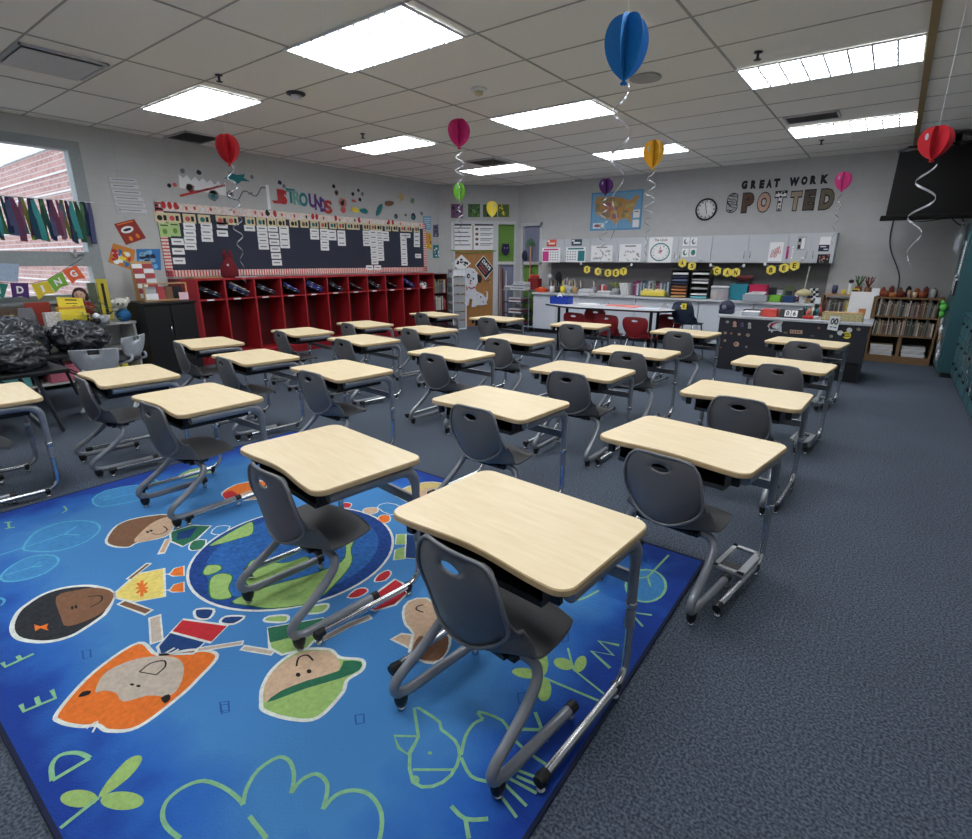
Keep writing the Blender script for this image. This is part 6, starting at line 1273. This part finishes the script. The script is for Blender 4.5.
# ------------------------------------------------------------ balloons
def balloon(u, v, dist, w_, h_, m, label, string=True, ribbon_len=.6, turns=4, flat=False, amp=.05, seed=1):
    c = ray(u, v, dist); e = empty('paper_balloon', c, 0, label, 'balloon', 'paper balloons hanging from the ceiling')
    prof = [(0, -.5), (.07, -.505), (.08, -.47), (.035, -.44), (.12, -.40), (.28, -.30), (.42, -.14), (.49, .04), (.49, .20), (.42, .35), (.30, .45), (.14, .498), (0, .5)]
    pr = smooth_path([(a*w_, 0, b_*h_) for a, b_ in prof], 2)
    n = 1 if flat else 3; M_hi = mat('white_spine', (225, 232, 238), .6)
    for k in range(n):
        a = (R(60*k+20+seed*17)) if not flat else YAW; ca_, sa_ = math.cos(a), math.sin(a)
        loop = [Vector((p.x*ca_, p.x*sa_, p.z)) for p in pr]+[Vector((-p.x*ca_, -p.x*sa_, p.z)) for p in pr[1:-1][::-1]]
        nn = Vector((-sa_, ca_, 0)); q = MB(); q.prism([p-nn*.0012 for p in loop], nn*.0024, m)
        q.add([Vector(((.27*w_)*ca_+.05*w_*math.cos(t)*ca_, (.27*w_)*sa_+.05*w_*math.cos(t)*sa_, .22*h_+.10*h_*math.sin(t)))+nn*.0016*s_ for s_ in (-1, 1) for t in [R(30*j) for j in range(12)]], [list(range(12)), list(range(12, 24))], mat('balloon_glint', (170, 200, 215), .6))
        q.build('paper_fin', e)
    MB().tube([(0, 0, -.44*h_), (0, 0, .5*h_)], .0028, M_hi, 6).build('spine', e)
    if string: MB().tube([(0, 0, .5*h_), (0, 0, H-c.z)], .0011, M_white, 5).build('string', e)
    if ribbon_len:
        r0 = random.Random(seed); rb_ = MB(); vs = []; fs = []; N = int(turns*14); z = -.5*h_
        for i in range(N+1):
            t = i/N; a = 2*math.pi*turns*t; A_ = amp*(.3+.7*math.sin(math.pi*min(1, t*1.2+.1))); p = Vector((A_*math.cos(a), A_*math.sin(a)*.8, z-ribbon_len*t)); q_ = Vector((0, 0, .006)); vs += [p+q_, p-q_]
        for i in range(N): fs.append((2*i, 2*i+1, 2*i+3, 2*i+2))
        rb_.add(vs, fs, mat('silver_ribbon', (225, 225, 230), .2, metal=.7), True); rb_.build('curled_ribbon', e)
    return e
M_bb = mat('balloon_blue', (22, 120, 190), .6); M_bp = mat('balloon_magenta', (206, 44, 124), .6); M_brd = mat('balloon_red', (190, 30, 44), .6); M_byl = mat('balloon_gold', (222, 172, 50), .6); M_bpu = mat('balloon_purple', (76, 26, 96), .6); M_bgr = mat('balloon_lime', (130, 200, 60), .6)
balloon(626, 50, 2.9, .195, .27, M_bb, 'large blue paper balloon nearest the camera', True, .66, 3.5, amp=.045, seed=1)
balloon(459, 134, 6.0, .23, .27, M_bp, 'magenta paper balloon in the middle of the ceiling', True, .50, 4, seed=2)
balloon(228, 150, 6.0, .21, .27, M_brd, 'red paper balloon before the left wall', True, 1.05, 7, amp=.06, seed=3)
balloon(653.5, 155, 6.3, .21, .28, M_byl, 'golden yellow paper balloon left of the map', True, .85, 6, amp=.055, seed=4)
balloon(606, 187, 7.5, .19, .20, M_bpu, 'purple paper balloon in front of the wall map', True, 1.0, 7, amp=.06, seed=5)
balloon(459.5, 193, 8.0, .18, .25, M_bgr, 'lime green paper balloon below the magenta one', True, .55, 4, amp=.05, seed=6)
balloon(492, 209.5, 8.8, .17, .24, mat('flat_yellow', (246, 220, 60), .6), 'flat bright yellow balloon before the pictures above the door', True, 0, flat=True)
balloon(843, 182, 7.3, .165, .20, mat('balloon_pink', (226, 76, 150), .6), 'hot pink paper balloon right of the wall lettering', True, .55, 4, amp=.03, seed=7)
balloon(935, 144, 3.9, .155, .17, M_brd, 'red paper balloon in front of the television', True, .55, 3, amp=.055, seed=3)
q = cut(237, 178, .16, .42, 'star', M_teal, None, 'teal pointed paper figure beside the red balloon', 90); 
# ------------------------------------------------------------ window side
# rag garland on the window
rg = empty('rag_garland', (XL+.06, .8, 2.02), 0, 'garland of multicoloured fabric strips hanging across the window', 'garland')
MB().tube([(0, -1.2, 0), (0, 1.74, 0)], .006, M_white, 6).build('cord', rg)
rc_ = [(40, 90, 96), (90, 112, 128), (50, 84, 60), (110, 60, 90), (30, 70, 90), (26, 40, 80), (120, 130, 60), (86, 130, 84), (140, 90, 110), (64, 150, 150), (80, 84, 120), (70, 40, 70)]
RM = [mat('rag_%d' % k, c_, .9) for k, c_ in enumerate(rc_)]
y = -1.15; k = 0
while y < 1.70:
    L_ = rnd.uniform(.36, .46); w_ = rnd.uniform(.035, .06); s_ = MB(); pts = []
    for i in range(7):
        t = i/6; pts.append((.014*math.sin(4*t+k), y+.015*math.sin(3*t+k*2), -L_*t))
    vs = []
    for i, p in enumerate(pts): ww = w_*(.5+.5*min(1, i/2)); vs += [Vector((p[0]+.002, p[1]-ww/2, p[2])), Vector((p[0]-.012*math.sin(k), p[1]+ww/2, p[2]-.004*(i == 6)))]
    s_.add(vs, [(2*i, 2*i+1, 2*i+3, 2*i+2) for i in range(6)], RM[(k*5) % 12], True); s_.add([v+Vector((.003, 0, 0)) for v in vs], [(2*i, 2*i+2, 2*i+3, 2*i+1) for i in range(6)], RM[(k*5) % 12], True)
    s_.build('fabric_strip', rg); y += w_*.62; k += 1
# reading bunting
bt = empty('letter_bunting', (-7.5, 1.75, 1.1), 0, 'letter bunting spelling READING across the window', 'bunting')
def bp_(u, v): return at(0, -7.5, u, v)-Vector((-7.5, 1.75, 1.1))
fl_ = [('R', -.15, 1.10, (190, 60, 50)), ('E', .45, 1.05, (220, 130, 50)), ('A', None, None, (30, 120, 110)), ('D', None, None, (74, 40, 110)), ('I', None, None, (222, 200, 60)), ('N', None, None, (120, 176, 60)), ('G', None, None, (230, 100, 56))]
quads = {'A': [(-10, 282), (8, 284), (4, 299), (-8, 297)], 'D': [(10, 283), (28, 283), (30, 299), (12, 298)], 'I': [(31, 284), (48, 281), (55, 293), (38, 300)], 'N': [(47, 280), (62, 272), (69, 285), (55, 293)], 'G': [(62, 271), (76, 265), (86, 278), (72, 284)]}
for ch_, yy, zz, col in fl_:
    if ch_ in quads: cs = [bp_(*p) for p in quads[ch_]]
    else: cs = [Vector((0, yy-1.75+.3*0, zz-1.1)), Vector((0, yy-1.75+.28, zz-1.1)), Vector((0, yy-1.75+.28, zz-1.1-.22)), Vector((0, yy-1.75, zz-1.1-.22))]
    q = Sheet(cs, NX, None, 0); q.prism([q.p(a, b_, 0) for a, b_ in [(0, 0), (1, 0), (.97, 1), (.5, .84), (.03, 1)]], NX*.003, mat('bunting_'+ch_, col, .7)); q.th = .003; q.text(ch_, *((.3, .2, .7, .68) if ch_ != 'I' else (.43, .2, .57, .68)), M_paper, 1, .04); q.build('pennant', bt)
MB().tube([bp_(-10, 282), bp_(10, 283), bp_(31, 283.5), bp_(47, 280), bp_(62, 271), bp_(78, 261), bp_(84, 256)], .003, M_ink, 5).build('string', bt)
# low white shelf under the window
ws = empty('window_shelf', (-7.42, .995, 0), 0, 'long low pale shelf unit under the window', 'shelf')
M_ws = mat('shelf_pale', (196, 198, 194), .5)
MB().bx(-.24, .22, -1.6, 1.6, .655, .68, M_ws).build('top', ws)
for y in (-1.58, -.5, .55, 1.58): MB().bx(-.22, .20, y-.012, y+.012, 0.001, .654, M_ws).build('upright', ws)
for z in (.05, .35): MB().bx(-.22, .20, -1.56, 1.56, z, z+.018, M_ws).build('shelf', ws)
for k, (y, m, l) in enumerate([(.15, M_yellow, 'yellow crate under the window shelf, left'), (.95, M_yellow, 'yellow crate under the window shelf, middle'), (1.33, mat('aqua_bin', (110, 180, 180), .6), 'aqua bin under the window shelf'), (1.84, mat('pink_bin', (200, 110, 130), .6), 'pink bin under the window shelf'), (2.36, M_yellow, 'yellow box at the right end of the window shelf')]):
    w_ = .17 if k < 4 else .08
    item('crate', l, 'crate', -7.40, y, .070, [('body', MB().bx(-.16, .16, -w_, w_, 0, .16, m, .01)), ('rim', MB().bx(-.165, .165, -w_-.005, w_+.005, .161, .175, m, .004))])
ZS = .681
def onsh(u, v, x=-7.3): return at(0, x, u, v)
# items on the window shelf
q = Sheet([onsh(56, 297), onsh(82, 298), onsh(86, 312), onsh(60, 313)], NX, M_yellow, .006); q.rect(.3, .12, .75, .2, M_ink); q.line([(.3, .4), (.6, .38), (.75, .42)], .008, M_ink); q.rect(.4, .6, .75, .66, M_ink); q.done('yellow_sign', 'yellow sign with black handwriting on the window shelf', 'sign')
item('wire_basket', 'yellow wire basket under the yellow sign on the window shelf', 'basket', -7.25, 1.98, ZS, [('rim', MB().tube([(-.1, -.14, .12), (.1, -.14, .12), (.1, .14, .12), (-.1, .14, .12), (-.1, -.14, .12)], .005, M_yellow, 6)), ('wires', (lambda m: [m.tube([(.1, -.14+.035*k, .12), (.09, -.13+.033*k, 0)], .003, M_yellow, 5) for k in range(9)] and m.bx(-.1, .1, -.14, .14, 0, .005, M_yellow))(MB())), ('folders', MB().bx(-.06, .06, -.11, .11, .01, .20, mat('mustard')).bx(.065, .07, -.12, .12, .01, .18, M_yellow))])
tag(MB().box((0, 0, .13), (.05, .22, .25), mat('brick_red_paper'), .004).build('red_book', loc=(-7.42, 1.74, ZS), rz=R(10)), 'dark red book box standing behind the yellow sign', 'book')
tag(MB().box((0, 0, .08), (.10, .14, .15), mat('dotted_white', (210, 206, 204), .7, vary=.3, scale=40), .004).build('tissue_box', loc=(-7.22, 1.80, ZS)), 'speckled white box left of the yellow sign', 'box')
dl = empty('doll', (-7.45, 2.16, ZS), R(65), 'dark-haired doll in a red shirt sitting behind the yellow sign', 'doll'); dl.scale = (.78, .78, .78); M_dsk = mat('doll_skin', (206, 168, 150), .6); M_dh = mat('doll_hair', (60, 34, 30), .8)
MB().lathe((0, 0, 0), [(.13, 0), (.14, .10), (.12, .22), (.05, .31), (.03, .33)], mat('doll_red', (130, 30, 36), .8), 16, (1, .7)).build('body', dl)
hd_ = MB().ball((0, 0, .40), (.075, .07, .085), M_dsk, 18).ball((0, -.07, .385), (.01, .012, .012), M_dsk, 8).ball((-.025, -.062, .41), .008, M_ink, 8).ball((.025, -.062, .41), .008, M_ink, 8).box((0, -.068, .36), (.03, .006, .005), M_red); hd_.build('head', dl)
MB().ball((0, .02, .425), (.088, .075, .085), M_dh, 16).ball((-.07, .01, .38), (.03, .04, .07), M_dh, 10).ball((.07, .01, .38), (.03, .04, .07), M_dh, 10).build('hair', dl)
for s_ in (-1, 1): MB().tube([(s_*.07, 0, .29), (s_*.14, -.02, .22), (s_*.13, -.08, .14), (s_*.07, -.13, .12)], [.03, .03, .026, .02], mat('doll_red'), 8).ball((s_*.05, -.14, .12), .024, M_dsk, 8).build('arm', dl)
MB().ball((0, -.10, .13), (.07, .03, .04), mat('doll_print', (200, 120, 120), .7), 8).build('bib', dl)
tag(MB().box((0, 0, .24), (.05, .11, .48), mat('mustard_book', (206, 190, 60), .6), .004).box((.026, 0, .24), (.002, .03, .38), M_ink).build('tall_yellow_book', loc=(-7.60, 2.44, ZS)), 'tall yellow book standing at the right end of the window shelf', 'book')
tag(MB().box((0, 0, .22), (.05, .08, .44), mat('grey_green', (90, 100, 80), .6), .004).build('tall_green_book', loc=(-7.60, 2.33, ZS)), 'tall grey-green book left of the yellow one', 'book')
pv = MB(); r0 = random.Random(9)
for k in range(90):
    a = r0.uniform(0, 6.28); p = Vector((r0.uniform(-.09, .09), r0.uniform(-.22, .22), r0.uniform(.03, .22))); d_ = Vector((math.cos(a), math.sin(a), r0.uniform(-.3, .6)))*.035; e_ = Vector((-math.sin(a), math.cos(a), 0))*.014
    pv.prism([p-d_, p+e_, p+d_, p-e_], (0, 0, .002), [M_leaf, mat('pale_leaf', (150, 166, 130), .7), mat('grey_leaf', (110, 116, 96), .7)][k % 3])
pe = empty('trailing_plant', (-7.22, 2.25, ZS), 0, 'leafy grey-green trailing plant on the window shelf', 'plant'); pv.build('leaves', pe); MB().lathe((0, 0, 0), [(.07, 0), (.09, .09), (.06, .09)], M_cab).build('pot', pe)
item('panda_figure', 'small black and white panda figure before the plant', 'toy', -7.12, 2.17, ZS, [('body', MB().ball((0, 0, .04), .04, M_ink, 10)), ('head', MB().ball((.01, 0, .095), .035, M_white, 10)), ('ear', MB().ball((.01, -.028, .125), .013, M_ink, 8)), ('ear', MB().ball((.01, .028, .125), .013, M_ink, 8))])
item('plush_dog', 'white plush animal wearing blue at the right end of the window shelf', 'plush toy', -7.25, 2.49, ZS, [('body', MB().ball((0, 0, .07), (.07, .08, .08), mat('plush_blue', (40, 110, 170), .8), 12)), ('head', MB().ball((0, -.01, .21), (.07, .08, .065), mat('plush_cream', (206, 206, 196), .9), 12)), ('ear', MB().ball((0, -.08, .22), (.02, .03, .04), mat('plush_cream'), 8)), ('ear', MB().ball((0, .07, .24), (.02, .03, .04), mat('plush_cream'), 8)), ('nose', MB().ball((.07, -.01, .20), .012, M_ink, 8))])
sgn = Sheet([onsh(-10, 309, -7.2), onsh(17, 308, -7.2), onsh(18, 321, -7.2), onsh(-10, 322, -7.2)], NX, mat('bark_brown', (92, 74, 62), .8, vary=.3), .02); sgn.text('AR', .42, .5, .92, .95, M_yellow, 1, .04); sgn.done('wooden_sign', 'brown wooden sign with yellow letters at the left end of the window shelf', 'sign')
tag(MB().bx(-.13, .13, -.3, .3, 0, .012, M_ws).build('board', loc=(-7.2, 1.1, ZS)), 'pale board lying on the window shelf under the brown sign', 'board')
tag(MB().box((0, 0, .10), (.22, .03, .2), mat('graphite', (84, 86, 92), .4), .006, Matrix.Rotation(R(20), 3, 'X')).build('grey_case', loc=(-7.28, 1.58, ZS+.012), rz=R(-70)), 'grey laptop case leaning left of the red book', 'case')
tag(MB().bx(-.12, .12, -.17, .17, 0, .02, M_darkgrey, .004).bx(.02, .12, .02, .12, .021, .03, M_paper).build('laptop', loc=(-7.05, 2.18, ZS)), 'closed dark laptop with white label on the window shelf edge', 'laptop') if False else None
fs_ = Sheet([at(0, XL+.03, *p) for p in [(-5, 263), (19, 264), (18, 282), (-5, 281)]], NX, mat('dotted_blue', (170, 190, 215), .7), .003); splat([M_ink, M_navy], 14, 12, .02)(fs_); fs_.done('dotted_paper', 'pale blue dotted paper taped low on the window', 'poster')
# black cabinet beside the cubbies
bk = empty('black_cabinet', (-7.2, 2.90, 0), 0, 'low black cabinet between the window shelf and the red cubbies', 'cabinet')
M_bc = mat('cabinet_black', (10, 10, 12), .5)
MB().bx(-.25, .23, -.29, .30, .03, .87, M_bc, .004).build('body', bk); MB().bx(-.26, .26, -.30, .31, .871, .895, M_bc, .003).build('top', bk)
for s_ in (-1, 1): d = MB().bx(.231, .248, min(s_*.004, s_*.288), max(s_*.004, s_*.288), .05, .86, M_bc, .003).build('door', bk)
MB().tube([(.248, -.03, .52), (.265, -.03, .52), (.265, -.03, .60), (.248, -.03, .60)], .006, M_chrome, 8).build('handle', d)
# mail rack with red and white slips on it
rk = empty('paper_sorter', (-7.22, 2.95, .896), 0, 'wooden sorter rack of red and white slips on the black cabinet', 'organizer')
MB().bx(-.18, -.16, -.24, .0, 0, .47, M_tan).build('back_board', rk)
for k in range(7):
    for j in range(2): MB().bx(-.158+.018*(6-k), -.15+.018*(6-k), -.23+.115*j, -.12+.115*j, .06+.058*k-.02, .11+.058*k-.02, [M_paper, mat('slip_red', (176, 70, 76), .7)][(k+j) % 2]).build('slip', rk)
f = MB(); f.bx(.02, .04, -.22, .28, 0, .02, M_tan).bx(.02, .04, -.22, .28, .20, .215, M_tan).bx(.02, .04, -.22, -.205, .02, .20, M_tan).bx(.02, .04, .265, .28, .02, .20, M_tan).bx(-.12, .02, -.22, .28, 0, .012, M_tan); f.build('front_tray', rk)
for k, (y, w_, m) in enumerate([(-.14, .14, M_zeb), (-.02, .09, mat('slip_red')), (.07, .08, M_brown), (.17, .10, M_ink), (-.14, .14, M_paper)]):
    z0 = .03+(.08 if k < 4 else 0); MB().bx(-.02+.01*k, .0+.01*k, y-w_/2, y+w_/2, .013, z0+.06, m).build('slip', rk)
tag(MB().box((0, 0, .04), (.006, .11, .09), mat('pale_pink_card', (232, 196, 208), .7)).build('pink_card', loc=(-7.165, 3.17, .906)), 'pale pink card leaning at the right of the wooden sorter', 'card')
# folding tables with black plastic bags
def ftable(x0, x1, y0, y1, z, label):
    e = empty('folding_table', ((x0+x1)/2, (y0+y1)/2, 0), 0, label, 'table', 'folding tables of black bags'); a, b_ = (x1-x0)/2, (y1-y0)/2
    MB().bx(-a, a, -b_, b_, z-.03, z, M_black, .005).build('tabletop', e)
    for sy in (-1, 1):
        for sx in (-1, 1): MB().tube([(sx*(a-.06), sy*(b_-.22), z-.03), (sx*(a-.06), sy*(b_-.12), .01)], .014, M_darkgrey, 8).build('leg', e)
        MB().tube([(-a+.06, sy*(b_-.16), z*.5), (a-.06, sy*(b_-.16), z*.5)], .009, M_darkgrey, 8).build('crossbar', e)
        MB().tube([(a-.06, sy*(b_-.17), z*.55), (a-.08, sy*(b_-.45), z-.03)], .007, M_darkgrey, 6).build('brace', e)
ftable(-5.98, -5.27, -.6, 1.35, .53, 'black folding table of bags nearest the desks')
ftable(-6.78, -6.03, -.3, 1.86, .53, 'black folding table of bags nearer the window')
M_bag = mat('bag_plastic', (54, 58, 64), .15, vary=.1, bump=.35, scale=22)
from mathutils import noise
def bag(x, y, z, rx, ry, rz_, seed, label):
    bm = bmesh.new(); bmesh.ops.create_icosphere(bm, subdivisions=5, radius=1)
    for v in bm.verts:
        n_ = v.co.normalized(); s_ = Vector((seed*3.1, seed*1.7, seed))
        d = 1+.22*noise.noise(n_*1.4+s_)+.16*(1-abs(noise.noise(n_*3.5+s_))*2)+.09*(1-abs(noise.noise(n_*8+s_))*2)+.035*(1-abs(noise.noise(n_*18+s_))*2)
        v.co = Vector((n_.x*rx*d, n_.y*ry*d, n_.z*rz_*d)); v.co.z = max(v.co.z, -rz_*.72)
    vs = [v.co.copy() for v in bm.verts]; fs = [[q.index for q in f.verts] for f in bm.faces]; bm.free(); zm = min(v.z for v in vs)
    mb = MB(); mb.add([v-Vector((0, 0, zm)) for v in vs], fs, M_bag, True); o = mb.build('plastic_bag', loc=(x, y, z)); return tag(o, label, 'bag', 'black plastic bags on the folding tables')
TB = .531
bags = [(-5.62, 1.05, .23, .22, .14, 'black plastic bag at the near right corner of the folding table'), (-5.60, .60, .24, .22, .17, 'wide black bag second on the near folding table'), (-5.62, .12, .25, .22, .16, 'black bag third on the near folding table'), (-5.62, -.34, .25, .22, .16, 'black bag at the picture edge of the near table'),
 (-6.36, 1.76, .24, .19, .15, 'round black bag at the far right end of the tables'), (-6.42, 1.27, .25, .22, .18, 'tall black bag behind the grey chair'), (-6.40, .85, .25, .22, .20, 'black bag in the middle of the far table'), (-6.40, .4, .25, .22, .19, 'black bag left of the middle on the far table'), (-6.40, .0, .25, .22, .18, 'leftmost black bag on the far table')]
for k, (x, y, rx, ry, rz_, l) in enumerate(bags): bag(x, y, TB, rx, ry, rz_, k+1, l)
# light grey chairs by the bags
M_lg = mat('light_grey_plastic', (176, 182, 190), .4); M_kseat = mat('seat_black', (34, 36, 42), .5)
def grey_chair(x, y, rz, label):
    r = empty('light_grey_chair', (x, y, 0), rz, label, 'chair', 'light grey chairs beside the bag tables')
    bm_ = MB(); zp = [(.40, .10), (.43, .135), (.47, .16), (.52, .178), (.57, .186), (.615, .186), (.62, .182)]; vs = []; us = [-1, -.8, -.5, -.25, 0, .25, .5, .8, 1]
    for z, h in zp:
        for u in us: vs.append(Vector((u*h, -.18-.03*(z-.4)/.2+.03*u*u, z)))
    fs = [(j*9+i, j*9+i+1, (j+1)*9+i+1, (j+1)*9+i) for j in range(6) for i in range(8) if not (j == 4 and i in (3, 4))]
    b2 = bmesh.new(); bv = [b2.verts.new(v) for v in vs]; [b2.faces.new([bv[k] for k in f]) for f in fs]; b2.normal_update(); bmesh.ops.solidify(b2, geom=b2.faces[:], thickness=.012); b2.verts.index_update()
    bm_.add([v.co.copy() for v in b2.verts], [[v.index for v in f.verts] for f in b2.faces], M_lg, True); b2.free(); bm_.build('backrest', r)
    MB().lathe((0, .02, .36), [(.19, 0), (.205, .012), (.20, .025), (.1, .018)], M_kseat, 20).build('seat', r)
    for s_ in (-1, 1):
        MB().tube(smooth_path([(s_*.10, -.20, .44), (s_*.12, -.19, .38), (s_*.14, -.05, .345), (s_*.17, .10, .33), (s_*.19, .14, .24), (s_*.20, .02, .08), (s_*.205, -.10, .035), (s_*.205, .2, .03), (s_*.205, .22, .03)], 4), .013, M_cab, 8).build('leg', r)
    return r
grey_chair(-5.74, 1.72, R(60), 'light grey chair with a black seat before the bag tables')
grey_chair(-6.42, 2.10, R(126), 'second light grey chair behind, seen almost edge-on')

# small clutter at the right of the worktop and on the teacher desk
for k, (u, y, w_, d_, h_, m, l) in enumerate([(773, 9.5, .12, .10, .20, M_darkgrey, 'dark grey box at the back of the worktop right of the crimson bin'), (781, 9.55, .10, .08, .16, M_cab, 'pale box at the back of the worktop'), (790, 9.5, .14, .08, .22, mat('moss', (90, 104, 70), .6), 'moss green box at the back of the worktop'), (797.5, 9.5, .08, .08, .17, mat('plum_box', (96, 50, 84), .6), 'plum coloured box at the back of the worktop'), (812, 9.5, .10, .10, .14, M_tan, 'tan box at the right end of the worktop'), (820, 9.12, .07, .07, .09, M_white, 'small white box near the worktop right corner')]):
    tag(MB().box((0, 0, h_/2), (w_, d_, h_), m, .005).box((0, -d_/2-.001, h_*.55), (w_*.6, .002, h_*.3), M_paper if k % 2 else M_navy).build('small_box', loc=(cxu(u, y), y, ZC), rz=R([6, -8, 4, 12, -5, 10][k])), l, 'box')
for k in range(9):
    x0_, y0_ = ontd(800+2.3*k, 7.9), 7.92+.03*(k % 3)
    tag(MB().lathe((0, 0, 0), [(.016, 0), (.018, .07+.012*(k % 3)), (.008, .08+.012*(k % 3)), (.008, .10+.012*(k % 3))], [M_white, M_ink, M_teal, M_stripe, M_tan][k % 5], 10).build('small_bottle', loc=(x0_, y0_, dz+.001)), 'small bottle in the row behind the red boxes on the teacher desk', 'bottle', 'small bottles on the teacher desk')
